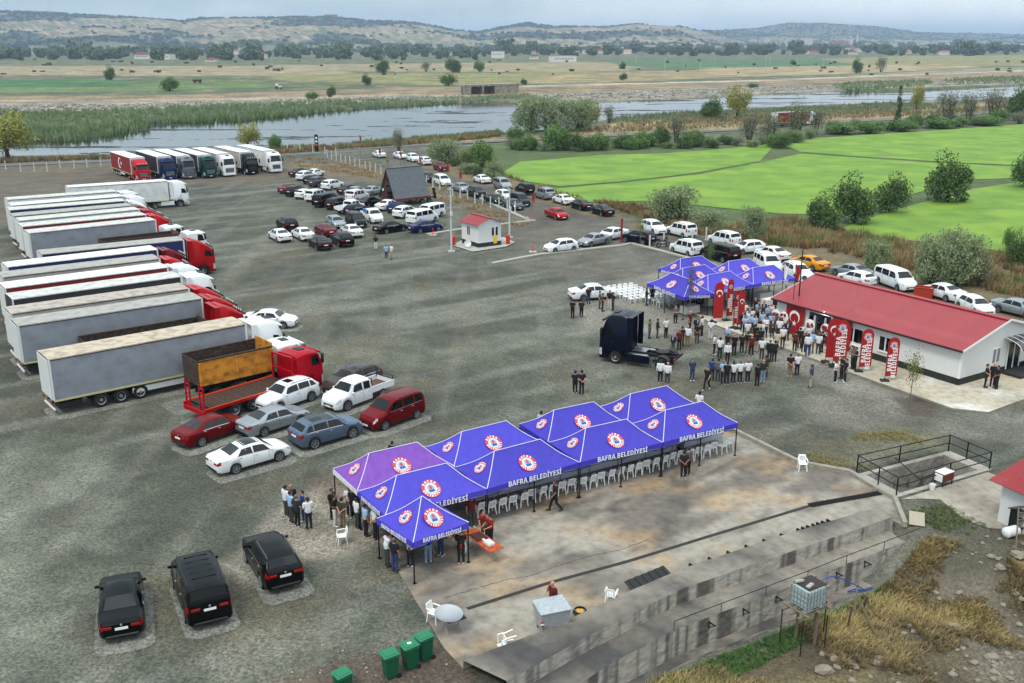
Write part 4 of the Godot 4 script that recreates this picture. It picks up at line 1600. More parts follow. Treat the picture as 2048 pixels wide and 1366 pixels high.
func _concrete_yard() -> void:
	var cm:=concrete_mat()
	var far:=v2([[-1.9,-33.6],[1.6,-35.9],[5.1,-38.7],[7.9,-40.75],[13.2,-43.9],[19.0,-47.0]])
	var near:=v2([[-.2,-32.3],[3.1,-35.3],[7.4,-38.85],[11.7,-41.4],[16.7,-44.3],[19.4,-45.9]])
	var edge2:=v2([[.9,-31.4],[3.9,-34.4],[7.0,-36.9],[9.9,-38.65],[12.8,-40.4],[16.1,-42.5],[20.5,-45.15]])
	var out:=Vector2(.3,.45)
	var slab:=v2([[-9.6,-51.6],[-2.75,-35.0],[-1.9,-33.6],[1.6,-35.9],[5.1,-38.7],[7.9,-40.75],[13.2,-43.9],[19.0,-47.0],[19.9,-45.6],[20.5,-48.7],[20.0,-49.6],[19.2,-52.0],[16.7,-53.3],[14.0,-58.3],[9.6,-61.2]])
	var o:=thing("wash_yard","large stained concrete slab stepping down to two retaining walls","yard")
	part(o,"slab",tiled(slab,.6,.05,stain,cm))
	var sk:=MB.new()
	for i in slab.size():
		var a:=slab[i]
		var b:=slab[(i+1) % slab.size()]
		sk.col=Color(.2,.18,.16)
		sk.quad(V(a.x,.05,a.y),V(b.x,.05,b.y),V(b.x,-.5,b.y),V(a.x,-.5,a.y))
	part(o,"slab_edge",sk.done(cm,null,true))
	var wallc:=func(x: float,z: float) -> Color:
		var s:=N2.get_noise_2d((x*.85-z*.5)*11.0,3.0)+.5*N2.get_noise_2d((x*.85-z*.5)*2.5,9.0)
		var c:=Color(.37,.335,.295).lerp(Color(.08,.072,.068),clampf((s+.02)*2.6,0,.92))
		return c.lerp(Color(.36,.34,.31),clampf((N1.get_noise_2d(x*8,z*8)-.1)*1.5,0,.5))
	var parts:=[
		["wall_top",strip(near,far,.42,.42,damp,60)],
		["wall_back",strip(far,far,.42,.0,damp,40)],
		["upper_wall_face",strip(shift(near,Vector2(.004,.006)),near,-.35,.42,wallc,160)],
		["lower_ledge",strip(edge2,near,-.3,-.3,damp,60)],
		["lower_wall_face",strip(shift(edge2,Vector2(.004,.006)),edge2,-1.75,-.3,wallc,200)],
		["footing",strip(shift(edge2,out),edge2,-1.62,-1.62,damp,40)],
		["footing_face",strip(shift(edge2,out*1.02),shift(edge2,out),-2.0,-1.62,wallc,40)],
	]
	for p in parts:
		part(o,p[0],p[1].done(cm,null,true))
	# end walls
	var ends:=MB.new()
	ends.col=Color(.25,.225,.2)
	var f0:=far[-1]; var n0:=near[-1]; var e0:=edge2[-1]
	ends.quad(V(n0.x,.42,n0.y),V(n0.x,-2.0,n0.y),V(f0.x,-2.0,f0.y),V(f0.x,.42,f0.y))
	part(o,"wall_end",ends.done(cm,null,true))
	ends=MB.new()
	ends.col=Color(.25,.225,.2)
	ends.quad(V(e0.x,-.3,e0.y),V(e0.x,-2.0,e0.y),V(n0.x,-2.0,n0.y),V(n0.x,-.3,n0.y))
	part(o,"wall_end",ends.done(cm,null,true))
	# kerb along the far side, drain with a grating, brackets and bars
	var kerb:=v2([[9.6,-61.2],[14.0,-58.3],[16.7,-53.3],[19.2,-52.0],[20.0,-49.6],[20.5,-48.7],[19.9,-45.6]])
	for i in kerb.size()-1:
		var kb:=MB.new()
		kb.col=Color(.3,.27,.23)
		kb.bar(V(kerb[i].x,.12,kerb[i].y),V(kerb[i+1].x,.12,kerb[i+1].y),.24,.34,.03)
		part(o,"kerb",kb.done(cm,null,true))
	var drain:=v2([[-2.0,-38.0],[1.7,-40.2],[5.4,-42.1],[9.9,-44.7],[15.7,-48.0],[20.2,-49.6]])
	var dk:=mat("drain_silt",Color(.14,.12,.11),.8)
	part(o,"drain_channel",strip(shift(drain,Vector2(.12,.2)),drain,.056,.056,func(_x,_z): return Color(.5,.5,.5),40).done(dk))
	var gr:=resample(v2([[15.7,-48.0],[20.2,-49.6]]),44)
	var steel:=mk("old_steel")
	for i in 44:
		bx(o,"grating_bar",V(gr[i].x+.06,.09,gr[i].y+.1),V(.05,.05,.42),steel,.0,Basis(Vector3.UP,.35))
	for i in 6:
		var p:=resample(v2([[8.4,-41.25],[13.4,-44.2]]),5)[i]
		bx(o,"steel_bracket",V(p.x,.16,p.y),V(.08,.22,.5),steel,.0,Basis(Vector3.UP,.6))
	for i in 7:
		var p:=resample(v2([[14.4,-44.9],[16.2,-45.9]]),6)[i]
		bx(o,"steel_bracket",V(p.x,.12,p.y),V(.07,.14,.5),steel,.0,Basis(Vector3.UP,.5+.1*(i % 3)))
	for i in 6:
		var p:=resample(edge2,12)[5+i]
		var br:=MB.new()
		br.bar(V(p.x,-.55,p.y),V(p.x+.22,-.55,p.y+.33),.05,.05)
		br.bar(V(p.x,-.85,p.y),V(p.x+.18,-.57,p.y+.27),.03,.035)
		br.bar(V(p.x+.01,-.88,p.y+.015),V(p.x+.01,-.5,p.y+.015),.04,.04)
		part(o,"wall_bracket",br.done(steel))
	# rail of thin bar above the lower ledge
	var rl:=resample(edge2,9)
	for i in range(3,9):
		var a:=V(rl[i].x,.15,rl[i].y)
		var b:=V(rl[i+1].x,.15,rl[i+1].y)
		var m:=MB.new()
		m.bar(a,b,.025,.025)
		part(o,"rail",m.done(steel))
		var n:=MB.new()
		n.bar(a,a-V(0,.45,0),.025,.025)
		part(o,"rail_post",n.done(steel))
	# crack across the slab
	var crack:=gg([[890,1195],[960,1175],[1010,1160],[1060,1152],[1120,1130],[1180,1112],[1240,1100],[1300,1078]],.05)
	for i in crack.size()-1:
		var a:=V(crack[i].x,.055,crack[i].y)
		var b:=V(crack[i+1].x,.055,crack[i+1].y)
		for k in 5:
			var p:=a.lerp(b,k/5.0)+V(0,0,sin(k*9.1+i*4)*.05)
			var q:=a.lerp(b,(k+.85)/5.0)+V(0,0,sin((k+1)*9.1+i*4)*.05)
			var m:=MB.new()
			m.bar(p,q,.03,.006)
			part(o,"crack_filling",m.done(dk))
	# ---- settling pit with railing ----
	var pt:=thing("settling_pit","open concrete pit with a sloping floor inside a black railing","pit")
	var c:=[pit[0],pit[1],pit[2],pit[3]]
	var mid: Vector2=(c[0]+c[1]+c[2]+c[3])*.25
	var plain:=func(x: float,z: float) -> Color: return Color(.36,.335,.295).lerp(Color(.22,.2,.175),clampf(.4+N2.get_noise_2d(x*2,z*2)*1.4,0,1))
	for i in 4:
		var a: Vector2=c[i]
		var b: Vector2=c[(i+1) % 4]
		var ao:=a+(a-mid).normalized()*.85
		var bo:=b+(b-mid).normalized()*.85
		part(pt,"rim",strip(v2([[a.x,a.y],[b.x,b.y]]),v2([[ao.x,ao.y],[bo.x,bo.y]]),.08,.08,plain,12).done(cm,null,true))
		part(pt,"rim_edge",strip(v2([[ao.x,ao.y],[bo.x,bo.y]]),v2([[ao.x,ao.y],[bo.x,bo.y]]),.08,-.3,plain,4).done(cm,null,true))
		part(pt,"pit_wall",strip(v2([[a.x,a.y],[b.x,b.y]]),v2([[a.x,a.y],[b.x,b.y]]),.08,-2.2,plain,16).done(cm,null,true))
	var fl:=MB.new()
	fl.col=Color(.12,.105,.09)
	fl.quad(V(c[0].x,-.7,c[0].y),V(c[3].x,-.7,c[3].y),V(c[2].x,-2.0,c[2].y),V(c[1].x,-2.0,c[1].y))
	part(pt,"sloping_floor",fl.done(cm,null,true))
	var black:=mk("rail_black")
	var rp:=[g(1713,947),g(1896,905),g(1978,940),g(1792,993)]
	for i in 4:
		var a: Vector3=rp[i]
		var b: Vector3=rp[(i+1) % 4]
		for k in 2:
			var p:=a.lerp(b,k*.45)
			var m:=MB.new()
			m.bar(p,p+V(0,1.15,0),.06,.06)
			part(pt,"railing_post",m.done(black))
		for y in [.62,1.12]:
			var m:=MB.new()
			m.bar(a+V(0,y,0),b+V(0,y,0),.045,.045)
			part(pt,"railing_bar",m.done(black))
	for q in [[g(1790,915,.6),g(1838,958,.1)],[g(1838,958,.1),g(1890,940,.6)]]:
		var m:=MB.new()
		m.bar(q[0],q[1],.04,.04)
		part(pt,"railing_brace",m.done(black))
	# apron in front of the hut
	var ap:=gg([[1800,1000],[1975,945],[2100,990],[2060,1060],[1980,1058],[1930,1040],[1880,1000],[1840,998]])
	one("concrete_apron",tiled(ap,.7,.03,func(x,z): return Color(.36,.32,.265).lerp(Color(.24,.2,.165),clampf(.4+N2.get_noise_2d(x*1.5,z*1.5)*1.5,0,1)),cm),"","","","structure")
	stage("yard")

# ---------- the white hall with the red roof ----------
func sheet_roof(o: Node3D,called: String,a: Vector3,b: Vector3,up: Vector3,n: int,m: Material,ribs:=4,mats2:=[]) -> void:
	# profiled sheets from the eave line a-b up the slope vector
	var nn:=(b-a).cross(up).normalized()
	if nn.y<0:
		nn=-nn
	for i in n:
		var s:=MB.new()
		for k in ribs*2:
			var t0f:=(i+k/(ribs*2.0))/n
			var t1f:=(i+(k+1)/(ribs*2.0))/n
			var h:=.016 if k % 2==0 else .026
			var p:=a.lerp(b,t0f)+nn*h
			var q:=a.lerp(b,t1f)+nn*h
			s.quad(p,q,q+up,p+up)
			s.quad(p-nn*.03,q-nn*.03,q,p)
		if s.n[0].y<0:
			var r:=MB.new()
			for j in range(0,s.v.size(),3):
				r.tri(s.v[j],s.v[j+1],s.v[j+2])
			s=r
		part(o,called,s.done(mats2[i % mats2.size()] if mats2 else m))

func hit_wall(px: float,py: float,o: Vector3,n: Vector3) -> Vector3:
	# where the sight line through that point meets a vertical wall
	var a:=g(px,py,.0)
	var e:=V(0,HC,0)
	var d:=a-e
	return e+d*((o-e).dot(n)/d.dot(n))

func on_wall(px: float,py: float,t: Transform3D) -> Vector3:
	var p:=hit_wall(px,py,t.origin,t.basis.z)
	return t.affine_inverse()*p

func _hall() -> void:
	var cm:=concrete_mat()
	var C0:=g(1915,774)
	var turn:=rad(122.36)
	var L:=17.3
	var W:=10.0
	var H:=2.88
	var RH:=4.25
	var T:=Transform3D(Basis(Vector3.UP,turn),C0)
	var pale:=func(x: float,z: float) -> Color:
		return Color(.44,.385,.3).lerp(Color(.58,.55,.5),clampf((N2.get_noise_2d(x*1.5,z*1.5)-.02)*3,0,1)).lerp(Color(.3,.255,.2),clampf((N1.get_noise_2d(x*6,z*6+20)-.1)*1.6,0,.5))
	var plat:=gg([[1385,628],[1425,650],[1482,672],[1580,703],[1700,748],[1830,794],[1904,820],[1976,828],[2060,797]])
	for q in [V(-9,0,4),V(-6,0,12),V(L+1,0,12),V(L+1.5,0,-1.0)]:
		var w: Vector3=T*q
		plat.append(Vector2(w.x,w.z))
	one("pavement",tiled(plat,.7,.14,pale,cm),"","","","structure")
	var sk:=MB.new()
	sk.col=Color(.26,.23,.19)
	for i in plat.size():
		var a:=plat[i]
		var b:=plat[(i+1) % plat.size()]
		sk.quad(V(a.x,.14,a.y),V(b.x,.14,b.y),V(b.x,-.3,b.y),V(a.x,-.3,a.y))
	one("pavement_kerb",sk.done(cm,null,true),"","","","structure")
	var o:=thing("hall","long white single-storey hall with a red sheet roof and dark plinth","building",C0+V(0,.14,0),turn)
	H -= .14
	RH -= .14
	var white:=mk("hall_white")
	var plinth:=mk("plinth_grey")
	var frame:=mk("frame_white")
	var dgl:=mk("window_dark")
	# walls of 1.15 m sandwich panels, door gap in the front
	var F:=Transform3D(T.basis*Basis(Vector3.UP,PI),T*V(0,0,0))  # a frame whose +z faces out of the front
	var d0:=T.affine_inverse()*hit_wall(1632,640,C0,T.basis.z)
	var d1:=T.affine_inverse()*hit_wall(1649,645,C0,T.basis.z)
	var n:=15
	for i in n:
		var x0:=L*i/n
		var x1:=L*(i+1)/n
		var mid:=(x0+x1)*.5
		bx(o,"wall_panel",V(mid,H*.5+.25,W),V(x1-x0-.006,H-.5,.1),white)
		if mid>minf(d0.x,d1.x)-.3 and mid<maxf(d0.x,d1.x)+.3:
			bx(o,"wall_panel",V(mid,H-.2,0),V(x1-x0-.006,.4,.1),white)
			continue
		bx(o,"wall_panel",V(mid,H*.5+.25,0),V(x1-x0-.006,H-.5,.1),white)
		bx(o,"plinth",V(mid,.25,-.005),V(x1-x0,.5,.13),plinth)
	for e in [0,1]:
		var gp:=PackedVector2Array([Vector2(.05,.5),Vector2(W-.05,.5),Vector2(W-.05,H),Vector2(W*.5,RH-.04),Vector2(.05,H)])
		var gm:=MB.new()
		gm.prism(gp,Transform3D(Basis(V(0,0,1),V(0,1,0),V(-1,0,0)),V(.0 if e==0 else L,0,0)),.1)
		part(o,"gable_wall",gm.done(white))
		bx(o,"plinth",V(-.005 if e==0 else L,.25,W*.5),V(.13,.5,W),plinth)
	bx(o,"floor",V(L*.5,.03,W*.5),V(L-.2,.05,W-.2),mat("floor_grey",Color(.3,.29,.28),.7))
	# roof
	var reds:=[mat("roof_red",Color(.56,.125,.15),.42),mat("roof_red_b",Color(.55,.12,.146),.42),mat("roof_red_c",Color(.57,.13,.155),.42)]
	var ov:=.45
	var sl:=(RH-H)/(W*.5)
	sheet_roof(o,"roof_sheet",V(-.35,H-ov*sl+.06,-ov),V(L+.35,H-ov*sl+.06,-ov),V(0,RH-H+ov*sl,W*.5+ov),18,reds[0],4,reds)
	sheet_roof(o,"roof_sheet",V(L+.35,H-ov*sl+.06,W+ov),V(-.35,H-ov*sl+.06,W+ov),V(0,RH-H+ov*sl,-W*.5-ov),18,reds[0],4,reds)
	for i in 6:
		var rc:=MB.new()
		var xa:=lerpf(-.35,L+.35,i/6.0)
		var xb:=lerpf(-.35,L+.35,(i+1)/6.0)-.02
		for sd in [-1,1]:
			var A:=V(xa,RH+.15,W*.5); var B:=V(xb,RH+.15,W*.5)
			var dn:=V(0,-.07,.3*sd)
			rc.quad(A,B,B+dn,A+dn)
			rc.quad(A+dn,B+dn,B+dn-V(0,.05,0),A+dn-V(0,.05,0))
		part(o,"ridge_cap",rc.done(reds[0]))
	for k in 72:
		bx(o,"ridge_closer",V(lerpf(-.2,L+.2,k/71.0),RH+.045,W*.5-.34),V(.13,.035,.05),mat("closer_dark",Color(.1,.02,.03),.8))
	bx(o,"gutter",V(L*.5,H-ov*sl,-ov-.03),V(L+.7,.12,.1),mat("gutter_dark",Color(.07,.02,.025),.5),.02)
	for e in [-.36,L+.36]:
		for sd in [0,1]:
			var vb:=MB.new()
			vb.bar(V(e,RH+.06,W*.5),V(e,H-ov*sl+.02,-ov if sd==0 else W+ov),.04,.16)
			part(o,"verge_board",vb.done(frame))
	bx(o,"corner_trim",V(-.01,H*.5+.2,-.01),V(.14,H-.6,.14),frame)
	# windows of the front: two leaves each, by their place on the wall
	for q in [[1717,655,1739,686],[1763,659,1784,690]]:
		var a:=T.affine_inverse()*hit_wall(q[0],q[1],C0,T.basis.z)
		var b:=T.affine_inverse()*hit_wall(q[2],q[3],C0,T.basis.z)
		_window(o,(a.x+b.x)*.5,absf(a.x-b.x)+.1,.85,2.05,-.06,frame,dgl)
	_window(o,T.affine_inverse().basis.x.x*0+(T.affine_inverse()*hit_wall(1710,655,C0,T.basis.z)).x,1.1,.85,2.05,-.06,frame,dgl)
	# door leaf open inside the frame
	var dx:=(d0.x+d1.x)*.5
	bx(o,"door",V(dx+.5,1.05,.5),V(.05,2.05,.9),mat("door_grey",Color(.35,.35,.36),.5))
	for sd in [-1,1]:
		bx(o,"door_frame",V(dx+sd*.56,1.05,-.03),V(.08,2.1,.14),frame)
	bx(o,"inner_wall",V(dx,1.2,2.4),V(4.0,2.4,.1),mat("inner_wall",Color(.55,.54,.52),.8))
	# outdoor units of the air conditioning
	var au:=T.affine_inverse()*hit_wall(1718,703,C0,T.basis.z)
	var ac:=thing("air_conditioner","white outdoor air conditioning unit with a round fan on the hall front","air conditioner",T*V(au.x,.14+.05,-.42),turn)
	bx(ac,"case",V(0,.42,0),V(.95,.8,.36),frame,.03)
	var fan:=MB.new()
	fan.lathe(V(.1,.42,-.185),V(0,0,-1),[[0,.33],[.03,.33],[.03,.28],[.0,.27]],20)
	part(ac,"fan_ring",fan.done(plinth))
	for k in 5:
		bx(ac,"fan_blade",V(.1,.42,-.19)+V(cos(TAU*k/5),sin(TAU*k/5),0)*.14,V(.24,.08,.01),plinth,.0,Basis(V(0,0,1),TAU*k/5))
	for sd in [-.35,.35]:
		bx(ac,"foot",V(sd,.0,0),V(.08,.08,.4),plinth)
	# lit lamp under the eaves
	var lp:=T.affine_inverse()*hit_wall(1652,620,C0,T.basis.z)
	var wl:=thing("wall_lamp","lit white floodlight under the eaves above the hall door","lamp",T*V(lp.x,2.72,-.12),turn)
	bx(wl,"lamp_body",V(0,0,.03),V(.26,.2,.06),frame,.01)
	var em:=mat("lamp_glow",Color(1,1,1),.3,.0,{"emission_enabled": true,"emission": Color(.92,.95,1.0),"emission_energy_multiplier": 6.0})
	bx(wl,"lamp_lens",V(0,-.01,-.01),V(.22,.16,.02),em)
	var ol:=OmniLight3D.new()
	ol.name = "lamp_light"
	ol.light_energy=.5
	ol.light_size=.1
	ol.omni_range=12.0
	ol.omni_attenuation=2.0
	ol.shadow_enabled=true
	ol.light_color=Color(.92,.95,1.0)
	ol.position=V(0,-.02,-.08)
	wl.add_child(ol)
	# gable end: windows, door under a curved clear canopy, ramp
	for z in [4.1,8.6]:
		var wn:=MB.new()
		for sd in [-.24,.24]:
			var leaf:=bx(o,"window",V(-.06,1.55,z+sd),V(.06,1.15,.44),frame,.01)
			bx(leaf,"pane",V(-.095,1.55,z+sd),V(.02,1.02,.33),mat("pane_grey",Color(.42,.45,.48),.08))
	bx(o,"door",V(-.07,1.25,6.3),V(.05,2.0,1.6),mat("door_glass_dark",Color(.05,.05,.06),.2))
	for z in [5.5,6.3,7.1]:
		bx(o,"door_frame",V(-.11,1.25,z),V(.04,2.0,.09),frame)
	bx(o,"step",V(-.9,.1,6.3),V(1.5,.2,2.6),plinth,.02)
	var cp:=MB.new()
	for k in 8:
		var a:=rad(lerpf(5,90,k/8.0)); var b:=rad(lerpf(5,90,(k+1)/8.0))
		for sd in 4:
			var z0:=4.9+.7*sd
			var pa:=V(-1.45*cos(a)-.06,2.0+.75*sin(a),z0); var pb:=V(-1.45*cos(b)-.06,2.0+.75*sin(b),z0)
			cp.quad(pa,pa+V(0,0,.68),pb+V(0,0,.68),pb)
	pc(cp,o,"canopy_sheet",mat("polycarbonate",Color(.2,.21,.22),.2),30)
	for z in [4.88,5.58,6.28,6.98,7.7]:
		var tb:=MB.new()
		var l:=[]
		for k in 9:
			var a:=rad(lerpf(5,90,k/8.0))
			l.append(V(-1.46*cos(a)-.06,2.015+.75*sin(a),z))
		tb.tube(l,[.025],5)
		part(o,"canopy_rib",tb.done(frame))
	var rp:=MB.new()
	rp.prism(PackedVector2Array([Vector2(7.7,0),Vector2(11.5,0),Vector2(11.5,.12),Vector2(7.7,.5)]),Transform3D(Basis(V(0,0,1),V(0,1,0),V(-1,0,0)),V(-.9,.0,0)),1.5)
	part(o,"ramp",rp.done(plinth))
	# two big flags hung on the front
	for q in [["flag over the hall front beside the black mast",1573.5,1610.5],["flag hung beside the open hall door",1668,1707.5]]:
		var xa:=(T.affine_inverse()*hit_wall(q[1],640,C0,T.basis.z)).x
		var xb:=(T.affine_inverse()*hit_wall(q[2],650,C0,T.basis.z)).x
		_wall_flag(T,minf(xa,xb),maxf(xa,xb),2.62,.22,"large red Turkish "+q[0])
	# the black mast and two flagpoles
	_mast(g(1592,662,.14),7.0)
	_flagpole(g(1559,645,.14),5.3,Color(.85,.86,.86),"white flag hanging limp on a thin pole by the hall")
	_flagpole(g(1581,665,.14),5.9,Color(.62,.02,.04),"red flag hanging limp on a thin pole by the hall")
	# wreaths on stands by the wall
	for q in [[1621,644,"between the flag and the hall door"],[1659,655,"between the hall door and the second flag"],[1651,668,"low, in front of the hall door"],[1568,632,"between the flagpoles"],[1553,622,"beside the loudspeaker"]]:
		var p:=hit_wall(q[0],q[1],T*V(0,0,-.5),T.basis.z)
		_wreath(V(p.x,.14,p.z),turn,q[2])
	stage("hall")

func _window(o: Node3D,x: float,w: float,y0: float,y1: float,z: float,frame: Material,gl: Material) -> void:
	for sd in [-1,1]:
		var leaf:=bx(o,"window",V(x+sd*w*.25,(y0+y1)*.5,z),V(w*.5-.02,y1-y0,.06),frame,.01)
		bx(leaf,"pane",V(x+sd*w*.25,(y0+y1)*.5,z-.028),V(w*.5-.13,y1-y0-.13,.02),gl)
	bx(o,"window_sill",V(x,y0-.03,z-.03),V(w+.1,.05,.14),frame)

func flag_red() -> StandardMaterial3D:
	return mat("flag_red",Color(.6,.005,.03),.65)

func _wall_flag(T: Transform3D,xa: float,xb: float,yt: float,yb: float,label: String) -> void:
	# a long vertical flag with soft folds; the crescent opens downwards, the star below it
	var o:=thing("wall_flag",label,"flag",T*V((xa+xb)*.5,0,-.14),T.basis.get_euler().y)
	var w:=xb-xa
	var m:=MB.new()
	var nx:=16
	for i in nx:
		for j in 12:
			var p:=[]
			for e in [[i,j],[i+1,j],[i+1,j+1],[i,j+1]]:
				var u: float=e[0]/float(nx)
				var v: float=e[1]/12.0
				p.append(V((u-.5)*w,lerpf(yb,yt,v)+.1*v*4.0*(u-.5)*(u-.5),-.02-.022*(1.0-v*.7)*sin(u*21.0+v*2.0)))
			m.quad(p[1],p[0],p[3],p[2])
	pc(m,o,"cloth",flag_red(),60)
	var fm:=mk("print_white")
	# facing -z: x runs to the left when seen from the front; the opening points down
	var bas:=Transform3D(Basis(V(0,-1,0),V(-1,0,0),V(0,0,-1)),V(0,lerpf(yb,yt,.62),-.075))
	for q in crescent(w*.27):
		var pm:=MB.new()
		pm.prism(q,bas,.01)
		part(o,"printed_crescent" if q.size()>12 else "printed_star",pm.done(fm))
	bx(o,"hem_cord",V(0,yt+.06,-.02),V(w,.03,.03),fm)

func _mast(at: Vector3,h: float) -> void:
	var o:=thing("camera_mast","tall thin black mast with a round camera dish beside the hall eaves","mast",at)
	var m:=MB.new()
	m.tube([Vector3.ZERO,V(0,h,0)],[.07,.045],8)
	part(o,"pole",m.done(mk("rail_black")))
	var d:=MB.new()
	d.lathe(V(.3,h*.66,.1),V(-.3,.1,.9).normalized(),[[0,.0],[.03,.12],[.09,.2],[.11,.2]],14)
	part(o,"dish",d.done(mat("dish_grey",Color(.25,.25,.26),.4)))
	bx(o,"bracket",V(.15,h*.66,.05),V(.34,.04,.04),mk("rail_black"))

func _flagpole(at: Vector3,h: float,c: Color,label: String) -> void:
	var o:=thing("flagpole",label,"flagpole",at)
	var m:=MB.new()
	m.tube([Vector3.ZERO,V(0,h,0)],[.045,.03],8)
	part(o,"pole",m.done(mk("pole_grey")))
	var f:=MB.new()
	for i in 8:
		for j in 8:
			var p:=[]
			for e in [[i,j],[i+1,j],[i+1,j+1],[i,j+1]]:
				var u: float=e[0]/8.0
				var v: float=e[1]/8.0
				p.append(V(.03+u*.42*(.55+.45*(1.0-v)),h-.06-v*1.15-u*.45,.06*sin(u*9.0+v*1.5)))
			f.quad(p[0],p[3],p[2],p[1])
	pc(f,o,"flag",mat("limp_flag_%d" % int(c.g*100),c,.7),60)
	bx(o,"base",V(0,.05,0),V(.4,.1,.4),mk("pole_grey"),.02)

func _wreath(at: Vector3,turn: float,words: String) -> void:
	var o:=thing("wreath","white wreath with red blooms on a stand %s" % words,"wreath",at,turn,"wreaths along the hall front")
	var w:=mat("wreath_white",Color(.86,.85,.83),.8)
	var r:=mat("wreath_red",Color(.5,.02,.06),.7)
	var d:=MB.new()
	d.lathe(V(0,1.35,0),V(0,0,-1),[[0,.5],[.05,.5],[.08,.42],[.08,.0]],20)
	pc(d,o,"disc",w,30)
	for k in 9:
		var a:=rng.randf()*TAU
		var q:=sqrt(rng.randf())*.33
		var b:=MB.new()
		b.lathe(V(cos(a)*q,1.4+sin(a)*q,-.08),V(0,0,-1),[[0,.1],[.05,.09],[.08,.04],[.08,0]],7)
		part(o,"bloom",b.done(r))
	for sd in [-1,1]:
		var s:=MB.new()
		s.bar(V(sd*.28,0,.05),V(sd*.05,1.6,.03),.04,.04)
		part(o,"stand_leg",s.done(r))
	bx(o,"ribbon",V(0,.55,-.02),V(.2,.7,.02),r)

